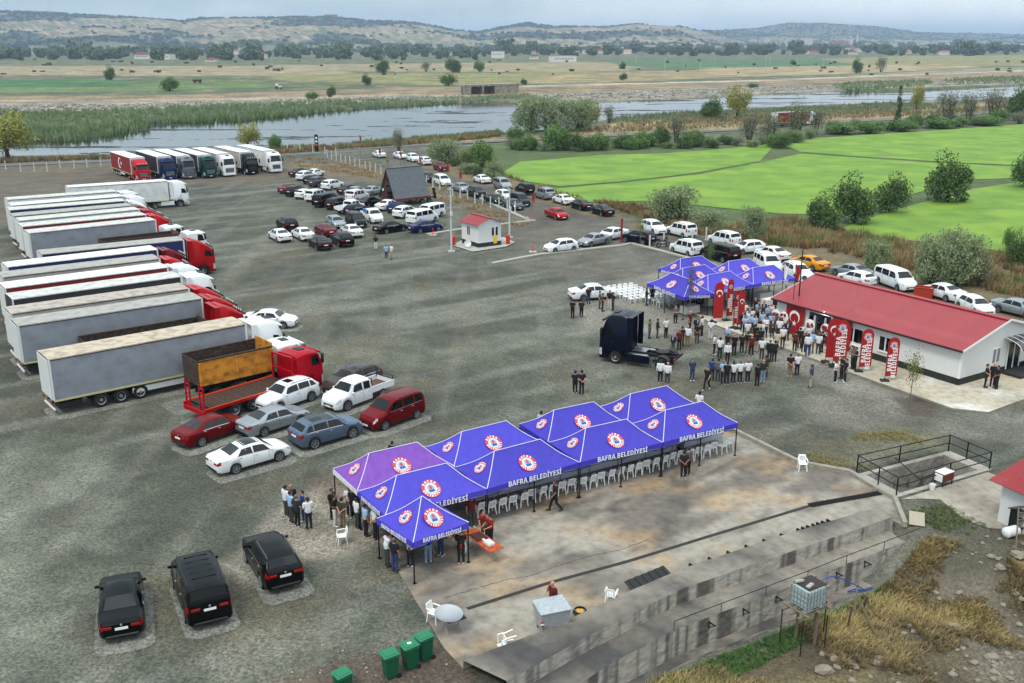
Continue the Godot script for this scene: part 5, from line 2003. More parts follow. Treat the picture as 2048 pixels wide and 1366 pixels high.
# ---------- gatehouse, barrier, light poles ----------
func _gate() -> void:
	var B:=g(957,497)
	var C:=g(1002,491)
	var turn:=yaw_of(B,C)   # +x along the front, -z (left of it) runs back
	var W:=3.2
	var D:=3.7
	var H:=2.75
	var RH:=3.35
	var o:=thing("gatehouse","small white gatehouse with a red roof, dark windows and a yellow notice","building",B+V(0,.12,0),turn)
	var white:=mk("hall_white")
	var plinth:=mk("plinth_grey")
	var frame:=mk("frame_white")
	var dgl:=mk("window_dark")
	for z in [.0,-D]:
		var gp:=PackedVector2Array([Vector2(0,.5),Vector2(W,.5),Vector2(W,H),Vector2(W*.5,RH-.03),Vector2(0,H)])
		var m:=MB.new()
		m.prism(gp,Transform3D(Basis(),V(0,0,z)),.1)
		part(o,"gable_wall",m.done(white))
	for x in [.05,W-.05]:
		bx(o,"side_wall",V(x,H*.5+.25,-D*.5),V(.1,H-.5,D-.1),white)
	for q in [[V(W*.5,.25,0),V(W+.03,.5,.14)],[V(W*.5,.25,-D),V(W+.03,.5,.14)],[V(.05,.25,-D*.5),V(.14,.5,D-.16)],[V(W-.05,.25,-D*.5),V(.14,.5,D-.16)]]:
		bx(o,"plinth",q[0],q[1],plinth)
	for x in [2.0,2.55]:
		var wn:=bx(o,"window",V(x,1.75,.055),V(.42,1.1,.06),frame)
		bx(wn,"pane",V(x,1.75,.085),V(.3,.98,.03),dgl)
	for z in [-1.1,-.75]:
		var wn:=bx(o,"window",V(-.01,1.75,z-1.2),V(.06,1.1,.3),frame)
		bx(wn,"pane",V(-.04,1.75,z-1.2),V(.03,.98,.22),dgl)
	bx(o,"notice",V(2.35,.72,.07),V(.5,.9,.02),mat("notice_yellow",Color(.85,.72,.08),.5))
	var red:=mat("roof_red",Color(.5,.105,.125),.5)
	var ov:=.35
	var sl:=(RH-H)/(W*.5)
	sheet_roof(o,"roof_sheet",V(-ov,H-ov*sl+.04,.3),V(-ov,H-ov*sl+.04,-D-.3),V(W*.5+ov,RH-H+ov*sl,0),4,red)
	sheet_roof(o,"roof_sheet",V(W+ov,H-ov*sl+.04,-D-.3),V(W+ov,H-ov*sl+.04,.3),V(-W*.5-ov,RH-H+ov*sl,0),4,red)
	bx(o,"ridge_cap",V(W*.5,RH+.08,-D*.5),V(.3,.05,D+.62),red)
	var cm:=concrete_mat()
	var pp:=gg([[905,492],[945,505],[1012,495],[1030,486],[1008,476],[930,478]])
	one("gatehouse_pavement",tiled(pp,.8,.11,func(_x,_z): return Color(.4,.385,.35),cm),"","","","structure")
	# dish on the ground by the wall
	var d:=thing("satellite_dish","white round dish standing against the gatehouse wall","dish",g(935,494,.11),turn)
	var dm:=MB.new()
	dm.lathe(V(0,.42,0),V(-.3,.25,.9).normalized(),[[0,0],[.05,.2],[.12,.36],[.14,.42],[.12,.42]],20)
	pc(dm,d,"reflector",frame,40)
	bx(d,"mount",V(0,.2,-.1),V(.06,.4,.06),plinth)
	# barrier posts and traffic cones
	for q in [[906.5,491,"beside the gatehouse dish"],[1016,489,"at the corner under the light pole"]]:
		var b:=thing("barrier_post","orange barrier machine cabinet %s" % q[2],"barrier",g(q[0],q[1],.0),turn,"barrier cabinets")
		var om:=mk("barrier_orange")
		bx(b,"cabinet",V(0,.6,0),V(.42,1.0,.36),om,.05)
		bx(b,"cap",V(0,1.13,0),V(.36,.1,.3),om,.04)
		bx(b,"base",V(0,.05,0),V(.6,.14,.55),plinth)
	for q in [[866,470,"on the kerb end by the blue sedan"],[1065.5,504,"at the end of the long kerb"],[1064,441,"on the block beside the entrance kerb"]]:
		var b:=thing("traffic_post","slim orange traffic post %s" % q[2],"post",g(q[0],q[1]),.0,"orange posts")
		var m:=MB.new()
		m.lathe(V(0,.04,0),Vector3.UP,[[0,.16],[.05,.12],[.1,.06],[.85,.045],[.9,.0]],10)
		pc(m,b,"post",mk("barrier_orange"),40)
		bx(b,"base",V(0,.03,0),V(.9,.08,.9),mk("block_white"),.02)
	for q in [[903,504,7.5,"with grey junction boxes before the gatehouse"],[1019,476,6.2,"at the corner of the gatehouse"]]:
		var p:=thing("light_pole","tall white pole %s" % q[3],"pole",g(q[0],q[1]),.0,"light poles by the gatehouse")
		var m:=MB.new()
		m.tube([V(0,0,0),V(0,q[2],0)],[.13,.08],8)
		pc(m,p,"shaft",mk("pole_white"))
		bx(p,"cross_arm",V(0,q[2]-.15,0),V(.8,.08,.08),mk("pole_white"))
		bx(p,"lamp_head",V(.35,q[2]-.02,0),V(.3,.12,.22),plinth)
		bx(p,"junction_box",V(.06,q[2]*.6,.16),V(.34,.5,.2),mk("pole_white"),.02)
		bx(p,"footing",V(0,.08,0),V(.8,.16,.8),mk("block_white"),.02)
	# kerbs
	for q in [[[[985,528],[1080,510],[1245,492]],"long kerb beside the wash ground"],[[[1245,492],[1262,488],[1310,500],[1395,522]],"kerb behind the tents"],[[[855,470],[925,459],[1062,443],[1050,436]],"kerb of the entrance"],[[[1062,443],[1000,416],[910,372],[860,352]],"kerb of the entrance road"]]:
		var k:=thing("kerb","pale concrete %s" % q[1],"kerb")
		var l:=gg(q[0])
		for i in l.size()-1:
			var a:=V(l[i].x,.09,l[i].y)
			var b:=V(l[i+1].x,.09,l[i+1].y)
			var n:=maxi(1,int(a.distance_to(b)/2.0))
			for j in n:
				var m:=MB.new()
				m.bar(a.lerp(b,float(j)/n),a.lerp(b,(j+.985)/n),.55,.2,.03)
				part(k,"kerbstone",m.done(mk("kerb_pale")))
	stage("gate")

# ---------- A-frame cabin on a trailer ----------
func _cabin() -> void:
	var a:=g(792,399,1.1)
	var b:=g(857,392,1.1)
	var turn:=yaw_of(a,b)
	var L:=(b-a).length()
	var W:=4.4
	var RH:=5.45
	a.y=0
	var o:=thing("tiny_cabin","dark A-frame cabin with a wooden front standing on a low blue trailer","cabin",a,turn)
	# local: x along the ridge, camera side at z = 0, far side at z = -W
	var slate:=mat("cabin_roof",Color(.34,.365,.4),.45)
	tri(slate,grime(.22),3.0)
	var wood:=rust("cabin_wood",Color(.2,.1,.06),Color(.29,.15,.09),Color(.36,.2,.12),1.2)
	sheet_roof(o,"roof_sheet",V(-.3,1.1,.1),V(L+.3,1.1,.1),V(0,RH-1.1,-W*.5-.1),9,slate,3)
	sheet_roof(o,"roof_sheet",V(L+.3,1.1,-W-.1),V(-.3,1.1,-W-.1),V(0,RH-1.1,W*.5+.1),9,slate,3)
	bx(o,"ridge_cap",V(L*.5,RH+.03,-W*.5),V(L+.65,.1,.2),slate)
	for x in [.0,L]:
		for k in 10:
			var y0:=1.15+(RH-1.35)*k/10.0
			var y1:=1.15+(RH-1.35)*(k+1)/10.0-.02
			var w0: float=W*.5*(RH-y0)/(RH-1.1)-.06
			var w1: float=W*.5*(RH-y1)/(RH-1.1)-.06
			var m:=MB.new()
			m.prism(PackedVector2Array([Vector2(-w0,y0),Vector2(w0,y0),Vector2(w1,y1),Vector2(-w1,y1)]),Transform3D(Basis(V(0,0,1),V(0,1,0),V(-1,0,0)),V(x,0,-W*.5)),.08)
			part(o,"gable_board",m.done(wood))
	bx(o,"door",V(-.07,2.1,-W*.5+.5),V(.06,1.85,1.5),mk("window_dark"))
	bx(o,"window",V(-.07,3.75,-W*.5),V(.06,.7,.8),mk("window_dark"))
	var dm:=MB.new()
	dm.lathe(V(-.12,2.2,-W*.5-1.2),V(-1,0,0),[[0,.2],[.1,.2],[.12,0]],12)
	part(o,"wall_lamp",dm.done(mk("frame_white")))
	var fas:=rust("cabin_fascia",Color(.28,.1,.04),Color(.4,.16,.07),Color(.46,.2,.1),1.4)
	bx(o,"fascia",V(L*.5,1.0,.12),V(L+.5,.32,.08),fas)
	bx(o,"fascia",V(L*.5,1.0,-W-.1),V(L+.5,.32,.08),fas)
	bx(o,"floor_deck",V(L*.5,.98,-W*.5),V(L+.4,.2,W),fas)
	var t:=thing("cabin_trailer","low blue trailer with a long drawbar under the A-frame cabin","trailer",a,turn)
	var blue:=paint("trailer_blue",Color(.05,.08,.2))
	for z in [-.9,-W+.9]:
		bx(t,"frame_rail",V(L*.5+.8,.76,z),V(L+2.4,.2,.14),blue)
	bx(t,"drawbar",V(-2.0,.85,-W*.5),V(4.0,.14,.2),rust("rust_dark",Color(.1,.075,.06),Color(.22,.155,.12),Color(.33,.27,.23)))
	bx(t,"tool_box",V(-.9,.9,-.9),V(.8,.6,.7),blue,.03)
	bx(t,"ramp",V(L+1.6,1.3,-.8),V(.1,1.7,.6),mk("ramp_dark"),.0,Basis(V(0,0,1),.2))
	bx(t,"ramp",V(L+1.6,1.3,-W+.8),V(.1,1.7,.6),mk("ramp_dark"),.0,Basis(V(0,0,1),.2))
	for x in [L-.9,L+.35]:
		for sd in [1,-1]:
			put_wheel(t,V(x,.4,-W*.5+sd*1.75),.4,.26,sd,true)
	stage("cabin")

# ---------- white fence posts, small flags, poles ----------
func _fence() -> void:
	var m:=MB.new()
	m.box(V(0,.8,0),V(.16,1.6,.16),Basis(),.02)
	var pm:=m.done(mat("post_white",Color(.74,.74,.72),.7))
	var w:=MB.new()
	w.box(V(0,.02,0),V(.4,.06,.4))
	var wm:=w.done(mk("block_white"))
	var l:=[]
	for q in [[690,25],[735,42],[783,55],[830,73],[877,93],[923,97],[972,115],[1022,132],[1080,150],[1130,163],[1185,178],[1240,195]]:
		l.append([520+q[0]/5.12,310+q[1]/5.12,"between the lot and the entrance road"])
	for q in [[525,352],[573,372],[628,392],[680,414],[730,440],[790,463],[847,474],[905,497],[965,510],[1028,529],[1095,536],[1160,558],[1222,570]]:
		l.append([720+q[0]/3.938,280+q[1]/3.938,"along the line of cars on the entrance road"])
	for q in [[50,250],[180,272],[295,264],[405,267],[515,240],[635,242],[745,229],[862,223]]:
		l.append([q[0]/4.267,280+q[1]/4.267,"along the river side of the lot"])
	for q in [[575,303],[600,304],[626,305],[650,308],[672,310]]:
		l.append([q[0],q[1],"along the road beyond the seven lorries"])
	for q in [[1299,497],[1327,492],[1384,486],[1412,480]]:
		l.append([q[0],q[1],"among the white vans behind the tents"])
	for q in l:
		var o:=thing("fence_post","square white concrete fence post %s" % q[2],"post",g(q[0],q[1]),.5,"fence posts "+q[2])
		part(o,"post",pm)
		part(o,"footing",wm)
	# wires between the posts of the entrance road
	var wl:=thing("fence_wire","thin wires strung between the white posts beside the entrance road","wire")
	for i in 24:
		var a:=g(l[i][0],l[i][1])
		var b:=g(l[i+1][0],l[i+1][1])
		for y in [.7,1.3]:
			var t:=MB.new()
			t.bar(a+V(0,y,0),b+V(0,y,0),.012,.012)
			part(wl,"wire",t.done(mat("wire_grey",Color(.35,.35,.35),.5,.6)))
	# small red flags on poles along the entrance
	for q in [[721,320,5.2,"at the mouth of the entrance road"],[759,330,3.4,"beside the first white sedan of the entrance"],[801,334,3.2,"below the line of white cars"],[895,384,4.6,"behind the A-frame cabin"],[920,392,4.0,"between the posts behind the silver sedan"],[1064,441,3.8,"on the white block by the entrance kerb"],[839,338,2.4,"over the cabin ridge"]]:
		_small_flag(g(q[0],q[1]),q[2],"narrow red flag on a thin pole %s" % q[3])
	_feather(g(1240.5,491),3.3,"flag",.4,"tall narrow red banner at the bend of the kerb",.85)

func _small_flag(at: Vector3,h: float,label: String) -> void:
	var o:=thing("small_flag",label,"flag",at,.3,"small flags along the entrance")
	var m:=MB.new()
	m.tube([Vector3.ZERO,V(0,h,0)],[.03,.02],6)
	part(o,"pole",m.done(mk("pole_grey")))
	var f:=MB.new()
	for i in 5:
		for j in 6:
			var p:=[]
			for e in [[i,j],[i+1,j],[i+1,j+1],[i,j+1]]:
				var u: float=e[0]/5.0
				var v: float=e[1]/6.0
				p.append(V(.02+u*.34,h-.05-v*1.0-u*.3,.05*sin(u*8.0+v*3.0)))
			f.quad(p[0],p[3],p[2],p[1])
	pc(f,o,"flag_cloth",flag_red(),60)
	bx(o,"footing",V(0,.1,0),V(.35,.2,.35),mk("block_white"))

# ---------- tents ----------
var emblem_mesh: ArrayMesh
func emblem() -> ArrayMesh:
	# round town emblem of radius 1 facing +z: red ring with white letters, pale field, red flame over a blue base
	if emblem_mesh:
		return emblem_mesh
	var o:=ArrayMesh.new()
	var disc:=func(r: float,z: float,n: int,sx:=1.0,sy:=1.0,c:=Vector2.ZERO) -> MB:
		var m:=MB.new()
		for k in n:
			var a:=TAU*k/n
			var b:=TAU*(k+1)/n
			m.tri(V(c.x,c.y,z),V(c.x+cos(a)*r*sx,c.y+sin(a)*r*sy,z),V(c.x+cos(b)*r*sx,c.y+sin(b)*r*sy,z))
		return m
	var redm:=mat("print_red",Color(.74,.22,.25),.6)
	var palem:=mat("print_pale",Color(.7,.76,.82),.6)
	var bluem:=mat("print_blue",Color(.05,.3,.62),.6)
	var whitem:=mk("print_white")
	(disc.call(1.0,.0,40) as MB).done(redm,o)
	(disc.call(.64,.006,32) as MB).done(palem,o)
	var inner:=disc.call(.34,.012,20,1.0,1.15,Vector2(0,.05)) as MB
	inner.done(mat("print_grey",Color(.52,.6,.68),.6),o)
	var fl:=disc.call(.15,.018,12,1.0,1.7,Vector2(0,.12)) as MB
	fl.done(redm,o)
	var bm:=MB.new()
	for q in [[-.3,-.38,-.06,-.12],[.06,-.38,.3,-.12],[-.12,-.38,.12,-.2]]:
		bm.quad(V(q[0],q[1],.02),V(q[2],q[1],.02),V(q[2],q[3],.02),V(q[0],q[3],.02))
	bm.done(bluem,o)
	var tx:=MB.new()
	for w in [["BAFRA",90.0,24.0,1],["BELEDİYESİ",270.0,17.5,-1]]:
		var s: String=w[0]
		for i in s.length():
			var lm:=letters(s[i],.25,.0)
			var deg: float=w[1]+(i-(s.length()-1)*.5)*w[2]*-w[3]
			var a:=rad(deg)
			var t:=Transform3D(Basis(V(0,0,1),a-PI*.5*w[3]),V(cos(a),sin(a),0)*.82+V(0,0,.012))
			var arr:=lm.surface_get_arrays(0)
			var vv: PackedVector3Array=arr[Mesh.ARRAY_VERTEX]
			var ii: PackedInt32Array=arr[Mesh.ARRAY_INDEX]
			for k in range(0,ii.size(),3):
				tx.tri(t*vv[ii[k]],t*vv[ii[k+2]],t*vv[ii[k+1]])
	tx.done(whitem,o)
	emblem_mesh=o
	return o

var name_mesh: ArrayMesh
func town_name() -> ArrayMesh:
	if name_mesh==null:
		name_mesh=letters("BAFRA BELEDİYESİ",.27,.006)
		name_mesh.surface_set_material(0,mk("print_white"))
	return name_mesh

func tent(at: Vector3,turn: float,L: float,D: float,cloth: Material,label: String,group: String,ridge:=.5,eave:=2.12,top:=3.22,names_on:=[0],valance: Material=null) -> Node3D:
	# local: x along the long side, z = +D/2 is the side towards the reader; the canopy is a hipped, slightly sagging skin
	var o:=thing("canopy_tent",label,"tent",at,turn,group)
	var hl:=L*.5
	var hd:=D*.5
	var rl:=hl*ridge
	var trim:=mat("tent_trim",Color(.82,.8,.88),.6)
	var cor:=[V(-hl,eave,hd),V(hl,eave,hd),V(hl,eave,-hd),V(-hl,eave,-hd)]
	var rg:=[V(-rl,top,0),V(rl,top,0)]
	var tops:=[[rg[0],rg[1]],[rg[1],rg[1]],[rg[1],rg[0]],[rg[0],rg[0]]]
	var slope:=func(i: int,u: float,v: float) -> Vector3:
		var a: Vector3=cor[i].lerp(cor[(i+1) % 4],u)
		var b: Vector3=tops[i][0].lerp(tops[i][1],u)
		var p:=a.lerp(b,v)
		# hips hang in a curve; the middle of a panel billows slightly
		p.y -= .42*v*(1.0-v)*(1.0-.45*sin(PI*u))
		p.y += .03*(sin(u*17.0+i)+.6*sin(u*41.0+v*9.0))*v*(1.0-v)*2.0
		return p
	for i in 4:
		var m:=MB.new()
		var nu:=20
		var nv:=8
		for a in nu:
			for b in nv:
				m.quad(slope.call(i,a/float(nu),b/float(nv)),slope.call(i,(a+1)/float(nu),b/float(nv)),slope.call(i,(a+1)/float(nu),(b+1)/float(nv)),slope.call(i,a/float(nu),(b+1)/float(nv)))
		pc(m,o,"roof_panel",cloth,50)
		# hip piping
		var hp:=MB.new()
		var l:=[]
		for k in 9:
			l.append(slope.call(i,.0,k/8.0)+V(0,.012,0))
		hp.tube(l,[.022],5)
		part(o,"hip_piping",hp.done(trim))
		# valance
		var va:=MB.new()
		var n:=14
		for k in n:
			var p: Vector3=cor[i].lerp(cor[(i+1) % 4],k/float(n))
			var q: Vector3=cor[i].lerp(cor[(i+1) % 4],(k+1)/float(n))
			var ou: Vector3=V(p.x+q.x,0,0).normalized() if i % 2==1 else V(0,0,signf(p.z))
			var w0: Vector3=ou*(.02+.012*sin(k*1.9))
			var w1: Vector3=ou*(.02+.012*sin((k+1)*1.9))
			va.quad(p+w0*1.5-V(0,.28,0),q+w1*1.5-V(0,.28,0),q,p)
		pc(va,o,"valance",valance if valance else cloth,50)
		var ht:=MB.new()
		ht.bar(cor[i]+V(0,-.285,0),cor[(i+1) % 4]+V(0,-.285,0),.03,.02)
		part(o,"hem",ht.done(trim))
		# emblem in the middle of the panel
		var c: Vector3=slope.call(i,.5,.42)
		var du: Vector3=(slope.call(i,.6,.42)-slope.call(i,.4,.42)).normalized()
		var dv: Vector3=slope.call(i,.5,.62)-slope.call(i,.5,.22)
		var nn: Vector3=du.cross(dv).normalized()
		dv=nn.cross(du)
		var r:=minf(.52,D*.16) if i % 2==0 else .36
		part(o,"emblem",emblem(),Transform3D(Basis(du*r,dv*r,nn),c+nn*.05))
		if i in names_on:
			var tw: float=(cor[(i+1) % 4]-cor[i]).length()
			var k:=minf(1.0,tw*.62/3.0)
			var out: Vector3=nn
			out.y=0
			out=out.normalized()
			var pos: Vector3=slope.call(i,.5,.0)+V(0,-.13,0)+out*.06
			part(o,"printed_name",town_name(),Transform3D(Basis(du*k,Vector3.UP*minf(1.0,k*1.2),out),pos))
	var rp:=MB.new()
	rp.tube([rg[0]+V(0,.012,0),rg[1]+V(0,.0121,.0001)],[.022],5)
	part(o,"ridge_piping",rp.done(trim))
	var leg:=mat("tent_leg",Color(.03,.03,.032),.5,.3)
	var xs:=[-hl+.03,hl-.03] if L<4.0 else [-hl+.03,.0,hl-.03]
	for x in xs:
		for z in [hd-.03,-hd+.03]:
			bx(o,"leg",V(x,eave*.5-.02,z),V(.05,eave-.04,.05),leg)
			bx(o,"foot_plate",V(x,.02,z),V(.14,.03,.14),leg)
	for z in [hd-.03,-hd+.03]:
		for k in xs.size()-1:
			var b1:=MB.new()
			b1.bar(V(xs[k],eave-.1,z),V(xs[k+1],eave-.45,z),.025,.025)
			part(o,"truss_bar",b1.done(leg))
			var b2:=MB.new()
			b2.bar(V(xs[k],eave-.45,z),V(xs[k+1],eave-.1,z),.025,.025)
			part(o,"truss_bar",b2.done(leg))
	return o

func tent_edge(a: Vector3,b: Vector3,D: float,back: float,cloth: Material,label: String,group: String,names_on:=[0],valance: Material=null) -> Node3D:
	# by its nearer long edge
	var f:=(b-a).normalized()
	var away:=Vector3.UP.cross(f)
	if away.z>0:
		away=-away
	var c:=(a+b)*.5+away*(D*.5+back)
	c.y=.05
	return tent(c,yaw_of(a,b),(b-a).length()-.05,D-.05,cloth,label,group,.5,2.08,3.2,names_on,valance)

func _tents() -> void:
	var blue:=mat("tent_blue",Color(.2,.165,.66),.6,.0,{"backlight_enabled": true,"backlight": Color(.05,.04,.2)})
	tri(blue,grime(.12),2.2)
	var pale:=mat("tent_blue_pale",Color(.245,.21,.715),.6,.0,{"backlight_enabled": true,"backlight": Color(.05,.04,.2)})
	tri(pale,grime(.12),2.2)
	var purple:=mat("tent_purple",Color(.46,.25,.66),.6,.0,{"backlight_enabled": true,"backlight": Color(.08,.03,.15)})
	tri(purple,grime(.15),2.2)
	var gl := "tents over the long tables on the concrete slab"
	var n:=[[770,1032],[974,978],[1160,925],[1326,885],[1477,846]]
	var wf:=["next to the small square tent","second from the small square tent","beside the tent at the kerb end","at the kerb end of the slab"]
	for i in 4:
		var a:=g(n[i][0],n[i][1],2.13)
		var b:=g(n[i+1][0],n[i+1][1],2.13)
		tent_edge(a,b,3.2,.0,blue if i != 0 else pale,"blue tent over the chairs, front row, %s" % wf[i],gl,[0,3] if i==0 else [0])
		tent_edge(a,b,3.2,3.25,purple if i==0 else (pale if i==1 else blue),("faded purple hipped tent with a white valance in the back row" if i==0 else "blue tent in the back row, level with one %s" % wf[i]),gl,[3] if i==0 else [],mat("valance_white",Color(.78,.77,.8),.6) if i==0 else null)
	var a:=g(826,1086,2.13)
	var b:=g(939,1045,2.13)
	var sf:=(b-a).normalized()
	var sw:=Vector3.UP.cross(sf)
	var sc:=(a+b)*.5+sw*1.55
	tent(V(sc.x,.05,sc.z),yaw_of(a,b),3.1,3.05,pale,"small square blue tent with a pointed top over the serving tables",gl,.02,2.08,3.3,[0,3])
	var gu := "tents beside the hall"
	var ua:=g(1416.6,585,2.13)
	var ub:=g(1507,569,2.13)
	var uc:=g(1591.6,556,2.13)
	tent_edge(ua,ub,3.3,.0,pale,"blue hipped tent behind the red feather banners",gu)
	tent_edge(ub,uc,3.3,.0,pale,"blue hipped tent next to the hall gable",gu)
	tent_edge(ua,ub,3.3,3.35,blue,"blue hipped tent behind the one at the feather banners",gu,[])
	tent_edge(ub,uc,3.3,3.35,pale,"blue hipped tent behind the one next to the hall",gu,[])
	tent_edge(ub-(ub-ua)*.55,uc-(uc-ub)*.55,3.3,6.7,blue,"rearmost blue hipped tent in front of the black minibus",gu,[3])
	# the tent turned across, by its long edge over the white chairs
	var ta:=g(1293.8,566,2.13)
	var tb:=g(1367.4,594,2.13)
	var f:=(tb-ta).normalized()
	var right:=f.cross(Vector3.UP)
	if right.x<0:
		right=-right
	var c:=(ta+tb)*.5+right*1.65
	c.y=.03
	tent(c,yaw_of(ta,tb),(tb-ta).length(),3.25,blue,"blue hipped tent set across the others over rows of white chairs",gu,.5,2.08,3.2,[0,1])
	stage("tents")

# ---------- feather banners ----------
func _feather(at: Vector3,h: float,kind: String,w: float,label: String,turn: float,group := "") -> Node3D:
	var o:=thing("feather_banner",label,"banner",at,turn,group)
	var sail:=PackedVector2Array([Vector2(0,.35)])
	sail.append(Vector2(w,.45))
	sail.append(Vector2(w,h-w*.55))
	for k in 9:
		var a:=PI*k/8.0
		sail.append(Vector2(w*.5+cos(a)*w*.5,h-w*.55+sin(a)*w*.55))
	var m:=MB.new()
	m.prism(sail,Transform3D(),.012)
	part(o,"sail",m.done(flag_red()))
	var p:=MB.new()
	p.tube([V(-.01,.05,0),V(-.01,h*.9,0)],[.018,.012],6)
	part(o,"pole",p.done(mk("pole_grey")))
	bx(o,"base",V(0,.06,0),V(.62,.12,.44),mk("base_black"),.03)
	bx(o,"base_stem",V(0,.15,0),V(.08,.16,.08),mk("base_black"))
	var fm:=mk("print_white")
	if kind == "crescent":
		for q in crescent(w*.34):
			var pm:=MB.new()
			pm.prism(q,Transform3D(Basis(V(0,-1,0),V(1,0,0),V(0,0,1)),V(w*.52,h*.74,.0)),.022)
			part(o,"printed_crescent" if q.size()>12 else "printed_star",pm.done(fm))
	elif kind == "town":
		part(o,"emblem",emblem(),Transform3D(Basis(Vector3.RIGHT*w*.36,Vector3.UP*w*.36,V(0,0,1)),V(w*.5,h*.82,.012)))
		for q in [["BAFRA",.3,h*.42],["BELEDİYESİ",.68,h*.42]]:
			var lm:=letters(q[0],.3*w/.8,.006)
			lm.surface_set_material(0,fm)
			part(o,"printed_name",lm,Transform3D(Basis(V(0,0,1),PI*.5),V(w*q[1],q[2],.011)))
	return o

func _banners() -> void:
	var gb := "red feather banners on black bases in front of the hall"
	# they stand facing the crowd; the sail runs to the right of its pole
	for q in [[1426,645,3.6,"crescent",.8,"red feather banner with crescent and star, alone at the pavement corner",.12],[1452,641,3.7,"town",.55,"narrow red town banner beside the lone crescent banner",.5],[1466,656,3.3,"town",.62,"red town banner in front of another crescent banner",.35],[1474,658,3.3,"crescent",.55,"red crescent banner half behind a town banner",.3],
		[1650,724,3.5,"crescent",1.0,"wide red crescent banner beside the town banner at the hall",.0],[1665,731,3.6,"town",.95,"red town banner with large white lettering beside a crescent banner",.1],[1717,743,3.3,"town",.85,"red town banner before the air conditioning unit",.15],[1769,762,3.3,"town",.78,"red town banner standing alone before the blank hall wall",.1]]:
		_feather(g(q[0],q[1],.14),q[2],q[3],q[4],q[5],q[6]-.25,gb)
	stage("banners")

# ---------- people: bodies meshed from blended tapered bones ----------
class Field:
	var cell: float
	var lo: Vector3
	var nx: int
	var ny: int
	var nz: int
	var d: PackedFloat32Array
	func _init(a: Vector3,b: Vector3,c: float) -> void:
		cell=c
		lo=a
		nx=int(ceil((b.x-a.x)/c))+1
		ny=int(ceil((b.y-a.y)/c))+1
		nz=int(ceil((b.z-a.z)/c))+1
		d.resize(nx*ny*nz)
		d.fill(1.0)
	func bone(a: Vector3,b: Vector3,ra: float,rb: float,k:=.03) -> void:
		var pad:=maxf(ra,rb)+k+cell*2.0
		var p0:=(a.min(b)-Vector3.ONE*pad-lo)/cell
		var p1:=(a.max(b)+Vector3.ONE*pad-lo)/cell
		var ab:=b-a
		var l2:=maxf(ab.length_squared(),1e-9)
		for y in range(maxi(0,int(p0.y)),mini(ny-1,int(p1.y))+1):
			for z in range(maxi(0,int(p0.z)),mini(nz-1,int(p1.z))+1):
				for x in range(maxi(0,int(p0.x)),mini(nx-1,int(p1.x))+1):
					var p:=lo+Vector3(x,y,z)*cell
					var t:=clampf((p-a).dot(ab)/l2,.0,1.0)
					var e:=p.distance_to(a+ab*t)-lerpf(ra,rb,t)
					var i:=(y*nz+z)*nx+x
					var o:=d[i]
					var h:=maxf(k-absf(o-e),.0)/k
					d[i]=minf(o,e)-h*h*k*.25
	func cut(f: Callable) -> void:
		for y in ny:
			for z in nz:
				for x in nx:
					var i:=(y*nz+z)*nx+x
					if d[i]<cell*3.0:
						d[i]=maxf(d[i],f.call(lo+Vector3(x,y,z)*cell))
	func mesh() -> MB:
		var at:={}
		var pos:=PackedVector3Array()
		var faces:=PackedInt32Array()
		var off:=[0,1,nx,nx+1,nx*nz,nx*nz+1,nx*nz+nx,nx*nz+nx+1]
		for y in ny-1:
			for z in nz-1:
				for x in nx-1:
					var i:=(y*nz+z)*nx+x
					var m:=0
					for k in 8:
						if d[i+off[k]]<.0:
							m |= 1 << k
					if m==0 or m==255:
						continue
					var s:=Vector3.ZERO
					var c:=0
					for e in [[0,1],[2,3],[4,5],[6,7],[0,2],[1,3],[4,6],[5,7],[0,4],[1,5],[2,6],[3,7]]:
						var va:=d[i+off[e[0]]]
						var vb:=d[i+off[e[1]]]
						if (va<.0) != (vb<.0):
							var t:=va/(va-vb)
							s += Vector3(e[0] & 1,e[0] >> 2,(e[0] >> 1) & 1).lerp(Vector3(e[1] & 1,e[1] >> 2,(e[1] >> 1) & 1),t)
							c += 1
					at[i]=pos.size()
					pos.append(lo+(Vector3(x,y,z)+s/c)*cell)
		for y in range(1,ny-1):
			for z in range(1,nz-1):
				for x in range(1,nx-1):
					var i:=(y*nz+z)*nx+x
					var s0:=d[i]<.0
					for ax in 3:
						var j: int=i+(1 if ax==0 else (nx*nz if ax==1 else nx))
						if s0==(d[j]<.0):
							continue
						var u: int=nx*nz if ax==0 else (nx if ax==1 else 1)
						var w: int=nx if ax==0 else (1 if ax==1 else nx*nz)
						if not (at.has(i) and at.has(i-u) and at.has(i-w) and at.has(i-u-w)):
							continue
						var q:=[at[i-u-w],at[i-w],at[i],at[i-u]]
						if s0:
							q.reverse()
						faces.append_array(PackedInt32Array([q[0],q[1],q[2],q[0],q[2],q[3]]))
		var nn:=PackedVector3Array()
		nn.resize(pos.size())
		for k in range(0,faces.size(),3):
			var f:=(pos[faces[k+1]]-pos[faces[k]]).cross(pos[faces[k+2]]-pos[faces[k]])
			for j in 3:
				nn[faces[k+j]] += f
		# outward is away from the inside: flip if the sum points inwards
		var o:=MB.new()
		for k in range(0,faces.size(),3):
			for j in [0,2,1]:
				o.v.append(pos[faces[k+j]])
				o.n.append(nn[faces[k+j]].normalized())
				o.c.append(Color.WHITE)
		# check the direction once with the topmost vertex
		var top:=0
		for k in o.v.size():
			if o.v[k].y>o.v[top].y:
				top=k
		if o.v.size() and o.n[top].y<0:
			for k in range(0,o.v.size(),3):
				var tv:=o.v[k+1]
				o.v[k+1]=o.v[k+2]
				o.v[k+2]=tv
				var tn:=o.n[k+1]
				o.n[k+1]=o.n[k+2]
				o.n[k+2]=tn
			for k in o.n.size():
				o.n[k]=-o.n[k]
		return o

